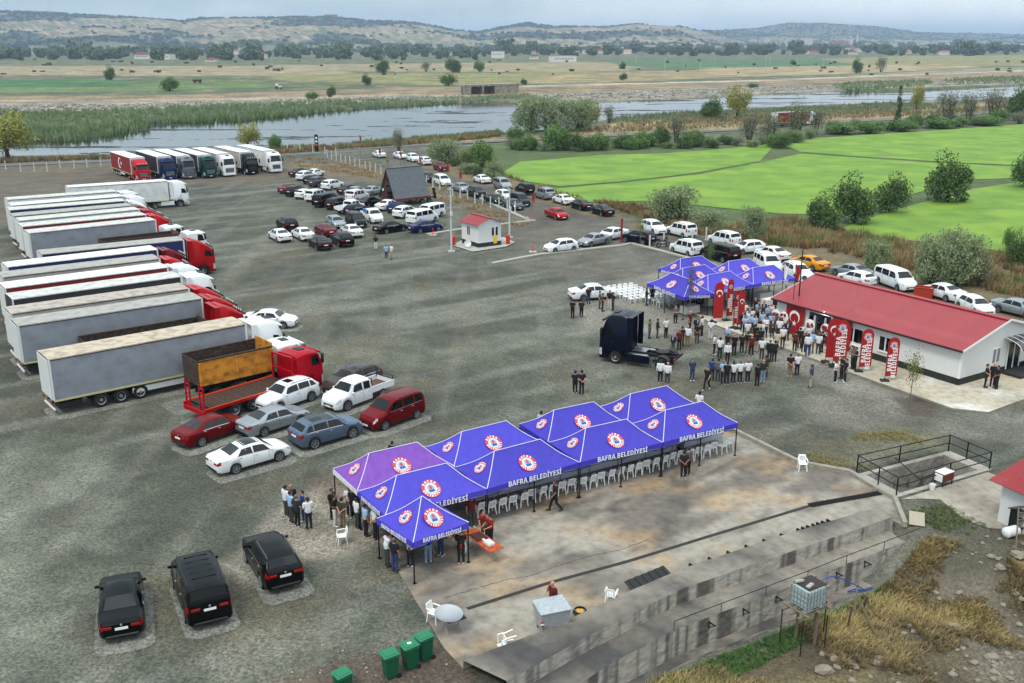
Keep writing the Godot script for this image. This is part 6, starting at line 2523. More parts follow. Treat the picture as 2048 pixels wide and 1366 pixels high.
var head_mb: MB
var hair_mb: MB
var hand_mb: MB
func _heads() -> void:
	# head: its base of the skull at the origin, face towards +x
	var f:=Field.new(V(-.15,-.2,-.13),V(.16,.16,.13),.0095)
	f.bone(V(-.012,.035,0),V(.012,.03,0),.088,.085,.02)
	f.bone(V(.025,-.02,0),V(.03,-.05,0),.07,.062,.03)
	f.bone(V(.05,-.085,-.015),V(.05,-.085,.015),.034,.034,.03)
	f.bone(V(.088,.005,0),V(.108,-.03,0),.01,.015,.012)
	f.bone(V(.082,-.065,-.018),V(.082,-.065,.018),.012,.012,.012)
	for s in [-1,1]:
		f.bone(V(-.005,.01,.086*s),V(.0,-.03,.082*s),.017,.011,.008)
		f.bone(V(.078,.025,.02*s),V(.075,.025,.05*s),.014,.012,.012)
	f.bone(V(-.02,-.06,0),V(-.03,-.2,0),.052,.056,.03)
	head_mb=f.mesh()
	var h:=Field.new(V(-.16,-.12,-.14),V(.16,.17,.14),.0105)
	h.bone(V(-.014,.038,0),V(.012,.038,0),.1,.095,.02)
	h.bone(V(-.05,-.03,0),V(-.045,-.06,0),.062,.05,.03)
	h.cut(func(p: Vector3) -> float: return maxf((p.x-.052)*.8-(p.y-.055)*.75,p.x*.6-.075-(p.y)*.35))
	hair_mb=h.mesh()
	# hand: wrist at the origin, fingers towards -y, palm towards +x, thumb on +z; relaxed curl
	var k:=Field.new(V(-.05,-.21,-.07),V(.09,.03,.09),.0065)
	k.bone(V(0,.02,0),V(0,-.02,0),.026,.024,.01)
	for i in 4:
		var z:=-.032+.0215*i
		k.bone(V(.0,-.025,z*.6),V(.004,-.085,z),.016,.014,.012)
		var l: float=[.062,.074,.08,.072][i]
		var a:=V(.004,-.09,z)
		var b:=a+V(.01,-l*.45,.0)
		var c:=b+V(.02,-l*.33,.0)
		var e:=c+V(.02,-l*.16,.0)
		k.bone(a,b,.0092,.0088,.004)
		k.bone(b,c,.0088,.0082,.004)
		k.bone(c,e,.0082,.0075,.004)
	k.bone(V(.004,-.03,.025),V(.018,-.062,.05),.014,.011,.008)
	k.bone(V(.018,-.062,.05),V(.032,-.09,.052),.011,.009,.004)
	hand_mb=k.mesh()

var poses:={}
func pose(kind: String) -> Dictionary:
	if poses.has(kind):
		return poses[kind]
	# joints: x forward, y up, z to the person's right
	var hip:=V(0,.9,.085)
	var J:={"pel": V(0,.95,0),"wai": V(-.005,1.1,0),"che": V(.005,1.3,0),"nec": V(-.01,1.46,0),"hea": V(.012,1.6,0)}
	var leg:={}  # per side: hip, knee, ankle, toe
	var arm:={}  # per side: shoulder, elbow, wrist, the way the palm's fingers point
	for s in [-1,1]:
		leg[s]=[V(0,.9,.088*s),V(.012,.49,.1*s),V(-.02,.085,.105*s),V(.13,.045,.125*s)]
		arm[s]=[V(-.01,1.4,.185*s),V(-.04,1.13,.235*s),V(.03,.89,.245*s)]
	match kind:
		"folded":
			arm[1]=[V(-.01,1.4,.185),V(.0,1.14,.235),V(.19,1.16,-.02)]
			arm[-1]=[V(-.01,1.4,-.185),V(.0,1.14,-.235),V(.2,1.19,.04)]
		"clasped":
			arm[1]=[V(-.01,1.4,.185),V(-.02,1.14,.24),V(.17,.97,.04)]
			arm[-1]=[V(-.01,1.4,-.185),V(-.02,1.14,-.24),V(.18,.96,-.03)]
		"behind":
			arm[1]=[V(-.01,1.4,.185),V(-.09,1.15,.25),V(-.19,.97,.05)]
			arm[-1]=[V(-.01,1.4,-.185),V(-.09,1.15,-.25),V(-.2,.98,-.02)]
		"walk":
			leg[1]=[V(0,.89,.088),V(.17,.5,.1),V(.28,.1,.1),V(.42,.075,.12)]
			leg[-1]=[V(0,.89,-.088),V(-.05,.48,-.1),V(-.33,.16,-.1),V(-.21,.05,-.11)]
			arm[1]=[V(-.01,1.4,.185),V(-.12,1.14,.235),V(-.14,.9,.24)]
			arm[-1]=[V(-.01,1.4,-.185),V(.06,1.13,-.235),V(.22,.95,-.22)]
		"reach":
			arm[1]=[V(.02,1.39,.185),V(.12,1.14,.235),V(.36,1.06,.16)]
			arm[-1]=[V(.02,1.39,-.185),V(.1,1.14,-.235),V(.34,1.05,-.14)]
			J.che=V(.05,1.3,0)
			J.nec=V(.07,1.45,0)
			J.hea=V(.12,1.58,0)
		"talk":
			arm[1]=[V(-.01,1.4,.185),V(.02,1.13,.25),V(.22,1.24,.18)]
			leg[-1]=[V(0,.9,-.088),V(.05,.49,-.14),V(.03,.085,-.19),V(.17,.045,-.24)]
		"phone":
			arm[1]=[V(-.01,1.4,.185),V(.1,1.16,.25),V(.1,1.46,.13)]
		"sit":
			for s in [-1,1]:
				leg[s]=[V(0,.53,.088*s),V(.42,.52,.12*s),V(.43,.09,.12*s),V(.57,.045,.14*s)]
				arm[s]=[V(.01,1.0,.185*s),V(.06,.74,.24*s),V(.3,.76,.14*s)]
			J={"pel": V(0,.56,0),"wai": V(.0,.7,0),"che": V(.02,.9,0),"nec": V(.02,1.06,0),"hea": V(.05,1.2,0)}
	if _heads_ready==false:
		_heads()
		_heads_ready=true
	var lo:=V(-.5,-.02,-.42)
	var hi:=V(.66,1.6,.42)
	var c:=.024
	var torso:=func(f: Field,e: float) -> void:
		for s in [-1,1]:
			f.bone(J.pel+V(0,0,.06*s),J.wai+V(0,0,.055*s),.105+e,.1+e,.04)
			f.bone(J.wai+V(0,0,.055*s),J.che+V(0,0,.075*s),.1+e,.108+e,.04)
			f.bone(J.che+V(-.005,.09,.04*s),arm[s][0],.085+e,.062+e,.04)
	var limb:=func(f: Field,s: int,e: float,upto: float,k:=.02) -> void:
		var a: Array=arm[s]
		f.bone(a[0],a[0].lerp(a[1],minf(upto,1.0)),.06+e,lerpf(.06,.046,minf(upto,1.0))+e,k)
		if upto>1.0:
			f.bone(a[1],a[1].lerp(a[2],upto-1.0),.045+e,.034+e,k)
	# skin
	var sk:=Field.new(lo,hi,c)
	torso.call(sk,-.012)
	for s in [-1,1]:
		limb.call(sk,s,-.006,2.0)
		sk.bone(leg[s][0],leg[s][1],.08,.052,.03)
		sk.bone(leg[s][1],leg[s][2],.052,.038,.02)
		sk.bone(leg[s][2],leg[s][3],.036,.028,.02)
	sk.bone(J.che+V(-.01,.1,0),J.nec+V(0,.05,0),.07,.052,.04)
	var body:=sk.mesh()
	body.add(head_mb,Transform3D(Basis(),J.hea))
	for s in [-1,1]:
		var w: Vector3=arm[s][2]
		var dn: Vector3=(arm[s][1]-w).normalized()
		var side:=V(0,0,-s)
		if kind == "stand" or kind == "walk":
			side=V(0,0,-s)
		var palm:=(side-dn*side.dot(dn)).normalized()
		var bas:=Basis(palm,dn,palm.cross(dn))
		if s<0:
			bas=Basis(palm,dn,palm.cross(dn))
		body.add(hand_mb,Transform3D(bas,w))
	var out:={"J": J}
	var skin:=mat("skin_a",Color(.66,.46,.36),.6)
	out.body=body.done(skin)
	out.hair=hair_mb.done(mat("hair_dark",Color(.035,.028,.024),.6))
	# shirts
	for q in [["short",.62],["long",1.92]]:
		var f:=Field.new(lo,hi,c)
		torso.call(f,.012)
		for s in [-1,1]:
			limb.call(f,s,.02 if q[0] == "short" else .016,q[1],.025)
		var yh: float=J.pel.y-(.06 if kind != "sit" else .05)
		f.cut(func(p: Vector3) -> float: return maxf(yh-p.y,(p.y-J.nec.y+.005)))
		out[q[0]]=f.mesh().done(mat("shirt_white",Color(.8,.81,.82),.8))
	# trousers
	var t:=Field.new(lo,hi,c)
	for s in [-1,1]:
		t.bone(J.pel+V(0,.06,.055*s),leg[s][0],.108,.1,.04)
		t.bone(leg[s][0],leg[s][1],.098,.07,.03)
		t.bone(leg[s][1],leg[s][2]+V(0,-.01,0),.07,.058,.03)
	out.trousers=t.mesh().done(mat("cloth_black",Color(.03,.03,.035),.85))
	for s in [-1,1]:
		var f:=Field.new(leg[s][2].min(leg[s][3])-V(.16,.1,.12),leg[s][2].max(leg[s][3])+V(.16,.12,.12),.02)
		f.bone(leg[s][2]+V(-.035,-.035,0),leg[s][3]+V(.02,.0,0),.046,.04,.02)
		out["shoe%d" % s]=f.mesh().done(mat("shoe_black",Color(.025,.025,.027),.5))
	poses[kind]=out
	return out

var _heads_ready:=false
var eye_mesh: ArrayMesh
func person(at: Vector3,face: float,kind: String,top: String,legs: String,words: String,group: String,opts:={}) -> void:
	var P:=pose(kind)
	var tops:={"white": Color(.8,.81,.83),"black": Color(.022,.022,.025),"navy": Color(.03,.045,.1),"light blue": Color(.55,.67,.8),"blue": Color(.08,.19,.45),"denim": Color(.14,.21,.33),"dark red": Color(.32,.035,.06),"red": Color(.48,.04,.06),"olive": Color(.17,.19,.13),"grey": Color(.3,.31,.32),"slate": Color(.08,.12,.16),"khaki green": Color(.33,.36,.27),"brown": Color(.27,.13,.07),"green": Color(.04,.2,.09),"cream": Color(.72,.68,.6),"dark suit": Color(.035,.04,.055),"blue suit": Color(.05,.09,.25),"grey suit": Color(.2,.21,.23),"check": Color(.35,.35,.36)}
	var trs:={"black": Color(.024,.024,.028),"grey": Color(.2,.205,.21),"jeans": Color(.13,.22,.38),"dark jeans": Color(.05,.075,.14),"light jeans": Color(.42,.52,.62),"khaki": Color(.46,.38,.28),"white": Color(.76,.76,.74),"cream": Color(.62,.58,.5),"navy": Color(.03,.04,.08)}
	var o:=thing("person","","person",at,face,group)
	var lab := "person in a %s %s and %s trousers %s" % [top,"jacket" if "suit" in top else "shirt",legs if not "jeans" in legs else legs.replace("jeans","denim"),words]
	lab=lab.replace("in a ","in ")
	if lab.split(" ").size()>16:
		lab = "person in %s %s %s" % [top,"jacket" if "suit" in top else "shirt",words]
	o.set_meta("label",lab)
	var sc: float=opts.get("size",.97+.07*rng.randf())
	o.scale=Vector3.ONE*sc
	var skins:=[Color(.66,.46,.36),Color(.56,.37,.28),Color(.72,.52,.42)]
	var si:=rng.randi() % 3
	part(o,"body",P.body,Transform3D(),mat("skin_%d" % si,skins[si],.6))
	var bald: float=rng.randf()
	var hc := "hair_dark" if bald<.7 else "hair_grey"
	if bald<.88 and not opts.has("bald"):
		part(o,"hair",P.hair,Transform3D(Basis(),P.J.hea),mat(hc,Color(.035,.028,.024) if hc == "hair_dark" else Color(.33,.32,.31),.6))
	var long: bool = "suit" in top or opts.has("long")
	part(o,"jacket" if "suit" in top else "shirt",P.long if long else P.short,Transform3D(),mat("top_"+top.replace(" ","_"),tops[top],.85))
	if "suit" in top:
		var sf:=MB.new()
		var c: Vector3=P.J.che
		sf.prism(PackedVector2Array([Vector2(-.05,.15),Vector2(.05,.15),Vector2(.02,-.16),Vector2(-.02,-.16)]),Transform3D(Basis(V(0,0,-1),V(.05,1,0).normalized(),V(1,0,0)),c+V(.125,-.01,0)),.02)
		part(o,"shirt_front",sf.done(mat("top_white",tops.white,.85)))
	part(o,"trousers",P.trousers,Transform3D(),mat("trousers_"+legs.replace(" ","_"),trs[legs],.85))
	var wsh: bool=opts.has("trainers") or rng.randf()<.25
	for s in [-1,1]:
		part(o,"shoe",P["shoe%d" % s],Transform3D(),mat("shoe_white",Color(.75,.75,.75),.6) if wsh else null)
	if eye_mesh==null:
		var em:=MB.new()
		em.lathe(Vector3.ZERO,V(1,0,0),[[-.006,.0],[-.003,.009],[.003,.009],[.006,.0]],6)
		eye_mesh=em.done(mat("eye_dark",Color(.03,.025,.02),.3))
	for s in [-1,1]:
		part(o,"eye",eye_mesh,Transform3D(Basis(),P.J.hea+V(.088,.012,.033*s)))
	if opts.has("cap"):
		var cp:=MB.new()
		cp.lathe(V(0,.055,0),Vector3.UP,[[0,.104],[.03,.104],[.065,.08],[.075,.0]],14)
		cp.box(V(.11,.06,0),V(.09,.012,.14),Basis(),.005)
		cp.soften(50)
		part(o,"cap",cp.done(mat("cap_navy",Color(.03,.04,.08),.8)),Transform3D(Basis(),P.J.hea))
	if opts.has("apron"):
		var ap:=MB.new()
		ap.prism(PackedVector2Array([Vector2(-.03,-.22),Vector2(.03,-.22),Vector2(.05,.06),Vector2(-.05,.06)]),Transform3D(Basis(V(0,0,1),Vector3.UP,V(-1,0,0)),V(-.125,1.0,0)),.02)
		part(o,"apron_string",ap.done(mat("apron_red",Color(.55,.03,.05),.8)))

func folk(ox: float,oy: float,sc: float,h: float,l: Array,words: String,group: String) -> void:
	for q in l:
		var o: Dictionary=q[6] if q.size()>6 else {}
		var w: String=o.get("w",words)
		person(g(ox+q[0]/sc,oy+q[1]/sc,o.get("h",h)),rad(q[3]),q[2],q[4],q[5],w,group,o)

func _people() -> void:
	var ga := "guests talking on the bare earth by the tents"
	folk(540,950,4.267,.0,[
		[190,350,"talk",285,"black","dark jeans"],[145,352,"clasped",45,"white","grey"],[188,402,"stand",40,"light blue","grey"],[238,440,"clasped",60,"slate","black"],[288,386,"talk",200,"blue","jeans",{"trainers": 1}],[335,458,"folded",120,"white","dark jeans"],
	],"in the circle of six by the bare earth",ga)
	folk(540,950,4.267,.0,[
		[537,372,"stand",330,"navy","black"],[562,436,"clasped",350,"black","white",{"trainers": 1}],[622,450,"behind",60,"olive","khaki"],[684,352,"talk",270,"white","dark jeans"],[722,305,"phone",0,"black","grey"],[716,372,"stand",260,"black","dark jeans",{"w": "facing the tents in the group at the tent corner"}],[748,450,"stand",40,"white","grey"],[822,520,"stand",30,"light blue","black"],[902,545,"behind",30,"white","black"],
	],"in the group at the corner of the purple tent",ga)
	folk(540,950,4.267,.05,[
		[1003,778,"reach",30,"white","grey"],[1068,820,"stand",60,"navy","jeans"],[1200,780,"reach",80,"white","dark jeans",{"trainers": 1,"apron": 1}],[1352,740,"reach",100,"blue","light jeans",{"trainers": 1}],[1458,690,"reach",60,"red","jeans",{"trainers": 1}],[1632,755,"reach",95,"black","black",{"trainers": 1,"apron": 1}],[1060,650,"reach",20,"brown","black"],
	],"serving or queueing under the small square tent","people under the small tent")
	folk(540,950,4.267,.05,[
		[1720,446,"stand",290,"dark red","grey",{"w": "standing by the first row of chairs"}],[1830,560,"reach",260,"red","black",{"w": "behind the orange table, further from its end"}],[1882,602,"reach",215,"red","black",{"w": "bending over the orange table"}],
	],"","serving staff in red shirts")
	var gl := "people on the lot"
	person(g(1110,1022,.05),rad(195),"walk","black","black","striding across the concrete slab",gl)
	person(g(1366,956,.05),rad(95),"behind","navy","black","with hands behind the back before the long row of chairs",gl)
	person(g(1375,950,.05),rad(120),"stand","grey","black","half hidden by a companion before the long row of chairs",gl,{"trainers": 1})
	person(g(1150,787),rad(95),"stand","navy","navy","one of two officers alone on the gravel",gl,{"cap": 1})
	person(g(1163,788),rad(100),"behind","navy","navy","with hands behind, one of two officers on the gravel",gl,{"cap": 1})
	person(g(1082,874),rad(60),"phone","light blue","grey","behind the back row of tents",gl)
	person(g(1397,832),rad(60),"stand","white","navy","and a cap behind the end of the tents",gl,{"cap": 1})
	person(g(786,936),rad(60),"stand","black","black","behind the purple tent",gl)
	person(V(1.72,.05,-37.3),rad(215),"phone","dark red","black","behind the galvanised bin",gl)
	person(g(752,498.5),rad(90),"stand","navy","white","walking off across the empty gravel",gl)
	person(g(773,519),rad(300),"stand","light blue","jeans","standing with a companion in the empty lot",gl)
	person(g(783.5,518),rad(230),"phone","white","cream","standing with a companion in the empty lot",gl)
	person(g(356,487),rad(20),"stand","blue","black","beside the cab of the rusty tipper",gl)
	var gc := "crowd in front of the hall"
	folk(1180,540,5.253,.0,[
		[622,720,"stand",335,"khaki green","jeans"],[705,714,"clasped",345,"dark suit","grey"],[795,710,"stand",300,"white","black"],[895,575,"folded",270,"grey","black"],[1045,640,"stand",330,"dark red","black"],[1112,700,"clasped",300,"dark suit","black"],[1172,692,"stand",150,"white","black"],[1122,770,"behind",75,"black","grey"],[935,842,"stand",70,"dark red","black",{"w": "with an arm round a friend beyond the navy tractor"}],[962,800,"stand",70,"black","black"],[1022,804,"stand",70,"white","khaki",{"long": 1}],[870,850,"stand",240,"blue suit","grey",{"size": .8,"w": "a child beside the navy tractor"}],[1265,726,"behind",70,"white","white"],
	],"in the loose crowd between the navy tractor and the banners",gc)
	folk(1180,540,5.253,.0,[
		[1302,890,"clasped",340,"white","black"],[1360,925,"stand",60,"white","black"],[1440,852,"stand",60,"black","black",{"size": .85}],[1447,800,"stand",70,"light blue","grey"],[1510,896,"stand",70,"black","black"],[1590,882,"clasped",60,"black","dark jeans"],[1652,868,"stand",70,"black","khaki"],[1690,905,"stand",80,"dark red","black"],[1742,862,"clasped",60,"black","cream"],[1800,935,"stand",70,"white","grey"],[1880,962,"stand",70,"dark suit","black"],[1932,966,"stand",80,"navy","black"],[1440,978,"stand",270,"white","black",{"long": 1}],
	],"in the crowd along the edge of the hall pavement",gc)
	folk(1180,540,5.253,.0,[
		[1070,1165,"stand",280,"denim","jeans",{"w": "standing apart from the row of onlookers"}],[1225,1262,"walk",235,"black","black",{"trainers": 1,"w": "walking away from the row of onlookers"}],[1277,1160,"stand",80,"blue","dark jeans"],[1340,1170,"stand",80,"check","grey",{"long": 1}],[1396,1195,"stand",80,"light blue","navy"],[1432,1205,"stand",85,"black","dark jeans",{"trainers": 1}],[1500,1196,"stand",90,"white","black",{"trainers": 1}],[1570,1190,"clasped",90,"white","black"],[1652,1186,"stand",95,"white","dark jeans"],[1752,1218,"stand",100,"black","black"],[1812,1176,"stand",90,"slate","light jeans"],[1838,1125,"stand",90,"green","black"],
	],"in the straight row of onlookers on the gravel",gc)
	folk(1180,540,5.253,.0,[
		[735,1186,"stand",80,"white","navy",{"long": 1,"trainers": 1}],[810,1205,"stand",70,"white","grey",{"long": 1}],
	],"walking behind the navy tractor",gc)
	folk(1180,540,5.253,.0,[
		[100,408,"stand",350,"grey","grey"],[130,434,"clasped",0,"brown","black"],[203,405,"stand",260,"black","white"],[241,424,"stand",190,"black","black"],[590,372,"talk",0,"dark suit","grey",{"w": "at the corner of the tent with white chairs"}],[650,356,"stand",100,"denim","dark jeans",{"w": "at the corner of the tent with white chairs"}],
	],"in the group beside the white sedan",gc)
	folk(1060,420,3.413,.0,[[398,642,"stand",90,"black","jeans"],[290,738,"stand",60,"navy","black"],[350,740,"clasped",100,"black","black"]],"near the open white sedan",gc)
	folk(1400,540,5.12,.14,[
		[430,632,"behind",280,"dark suit","black"],[495,622,"stand",285,"white","black"],[557,662,"clasped",285,"light blue","grey"],[600,600,"stand",270,"dark suit","black"],[632,632,"stand",280,"light blue","black"],[664,690,"folded",275,"white","dark jeans",{"long": 1}],[735,690,"clasped",260,"grey suit","grey"],[795,680,"stand",250,"black","grey"],[842,790,"clasped",250,"white","black"],[885,722,"clasped",265,"blue suit","black"],[700,610,"stand",270,"denim","black"],[760,632,"stand",265,"grey","grey"],[560,480,"stand",200,"black","black"],[590,520,"stand",260,"light blue","grey"],[645,510,"stand",260,"grey suit","grey"],[462,520,"stand",200,"black","black"],[525,585,"stand",280,"brown","black"],[690,560,"stand",280,"light blue","grey"],
	],"standing in the dense crowd before the red flag",gc)
	folk(1400,540,5.12,.0,[[780,835,"walk",100,"cream","light jeans"],[610,800,"stand",80,"black","black"],[560,770,"stand",80,"black","grey"],[480,730,"stand",100,"white","cream"]],"at the back of the dense crowd below the pavement",gc)
	folk(1400,540,5.12,.14,[
		[965,836,"stand",60,"brown","black"],[1015,802,"stand",70,"dark suit","black"],[1055,842,"stand",70,"black","black"],[1097,876,"stand",80,"white","jeans",{"long": 1}],[1137,846,"stand",80,"light blue","khaki"],[1205,866,"stand",60,"white","grey"],[1240,842,"stand",120,"navy","black"],[1035,760,"stand",300,"white","black"],[1110,770,"stand",290,"white","grey"],
	],"waiting in the knot of people at the hall door",gc)
	folk(1400,540,5.12,.14,[
		[1150,690,"stand",350,"grey suit","black"],[1195,715,"stand",90,"dark suit","khaki"],[1237,690,"stand",200,"light blue","grey"],
	],"on the threshold of the hall door",gc)
	folk(1400,540,5.12,.14,[[1450,872,"stand",200,"black","black",{"w": "behind the wide crescent banner"}],[1556,1012,"folded",195,"grey","black"],[1582,1018,"folded",185,"slate","black"]],"with folded arms before the air conditioning unit",gc)
	folk(1400,540,5.12,.0,[
		[915,1090,"behind",85,"black","khaki",{"trainers": 1,"w": "with hands clasped behind, watching the hall door from the gravel"}],[990,1076,"stand",95,"white","black",{"w": "beside the watcher on the gravel path"}],[1130,1206,"stand",150,"denim","cream",{"w": "standing alone on the gravel path"}],[1378,1150,"talk",335,"white","black",{"trainers": 1,"w": "talking to two officers below the banners"}],[1445,1112,"stand",200,"navy","navy",{"w": "officer below the town banner, listening"}],[1482,1146,"talk",180,"navy","navy",{"trainers": 1,"w": "officer below the town banner, gesturing"}],
	],"",gc)
	folk(1700,600,5.253,.14,[[1415,920,"clasped",330,"navy","navy"],[1490,905,"stand",260,"navy","navy"],[1530,932,"clasped",190,"navy","navy"]],"one of three officers at the hall corner",gc)
	for i in 18:
		person(g(rng.randf_range(1470,1570),rng.randf_range(642,684),.14),rng.randf_range(1.0,6.0),["stand","clasped","folded","talk"][i % 4],["white","light blue","white","cream","grey"][i % 5],["black","grey","dark jeans"][i % 3],"standing in the dense crowd before the red flag",gc)
	# seated at the long tables and beside the upper tents
	var gs := "guests seated at the long tables"
	for q in [[1003,1003,"navy"],[1030,996,"khaki green"],[1240,940,"black"],[1257,936,"black"],[1274,931,"black"],[1345,910,"brown"],[1366,915,"grey"],[1381,903,"white"],[1398,898,"white"],[1412,894,"white"],[1432,888,"black"],[1444,885,"grey"]]:
		person(g(q[0],q[1],.05)+V(-.1,0,-.15),rad(118),"sit",q[2],"black","seated with back to the slab at the long table",gs)
	for q in [[1374,612,"cream",330],[1386,614,"olive",250],[1404,617,"blue suit",200],[1394,607,"black",270]]:
		person(g(q[0],q[1],.0),rad(q[3]),"sit",q[2],"black","seated under the tent by the young tree",gs)
	stage("people")

# ---------- chairs, tables, bins and the rest ----------
var chair_node: Node3D
func chair_proto() -> Node3D:
	# white stacking garden chair; faces +x
	if chair_node:
		return chair_node
	var o:=Node3D.new()
	var w:=mat("plastic_white",Color(.9,.9,.9),.4)
	var seat:=MB.new()
	seat.box(V(0,.43,0),V(.44,.03,.44),Basis(),.012)
	pc(seat,o,"seat",w,30)
	# backrest: a rounded frame with five upright slats, gaps between
	var back:=MB.new()
	var tilt:=Basis(V(0,0,1),.22)
	for k in 5:
		back.box(V(-.2,.43,0)+tilt*V(0,.2,-.15+.075*k),V(.018,.3,.042),tilt)
	back.box(V(-.2,.43,0)+tilt*V(0,.385,0),V(.025,.09,.4),tilt,.012)
	for sd in [-1,1]:
		back.box(V(-.2,.43,0)+tilt*V(0,.2,.195*sd),V(.03,.4,.045),tilt,.012)
	back.box(V(-.2,.43,0)+tilt*V(0,.03,0),V(.02,.06,.38),tilt)
	pc(back,o,"backrest",w,30)
	for sx in [-1,1]:
		for sd in [-1,1]:
			var l:=MB.new()
			l.bar(V(sx*.19,.43,sd*.19),V(sx*.235,.0,sd*.235),.05,.03)
			part(o,"leg",l.done(w))
	for sd in [-1,1]:
		var a:=MB.new()
		a.bar(V(.2,.42,sd*.235),V(.17,.63,sd*.25),.035,.04)
		a.bar(V(.19,.64,sd*.25),V(-.23,.66,sd*.235),.05,.025)
		part(o,"armrest",a.done(w))
	chair_node=o
	return o

func chair(at: Vector3,turn: float,label: String,group: String,tip:=Basis()) -> void:
	var o: Node3D=chair_proto().duplicate()
	o.name=numbered("plastic_chair")
	add_child(o)
	o.transform=Transform3D(Basis(Vector3.UP,turn)*tip,at)
	tag(o,label,"chair",group)

func folding_table(at: Vector3,turn: float,L: float,W: float,top: Material,label: String,group: String) -> Node3D:
	var o:=thing("folding_table",label,"table",at,turn,group)
	bx(o,"tabletop",V(0,.735,0),V(L,.035,W),top,.01)
	var m:=mk("leg_steel")
	for x in [-L*.34,L*.34]:
		for sd in [-1,1]:
			var l:=MB.new()
			l.tube([V(x-sd*.02,.72,-sd*W*.4),V(x,.36,.0+sd*.02),V(x+sd*.02,.02,sd*W*.42)],[.016],6)
			part(o,"crossed_leg",l.done(m))
	return o

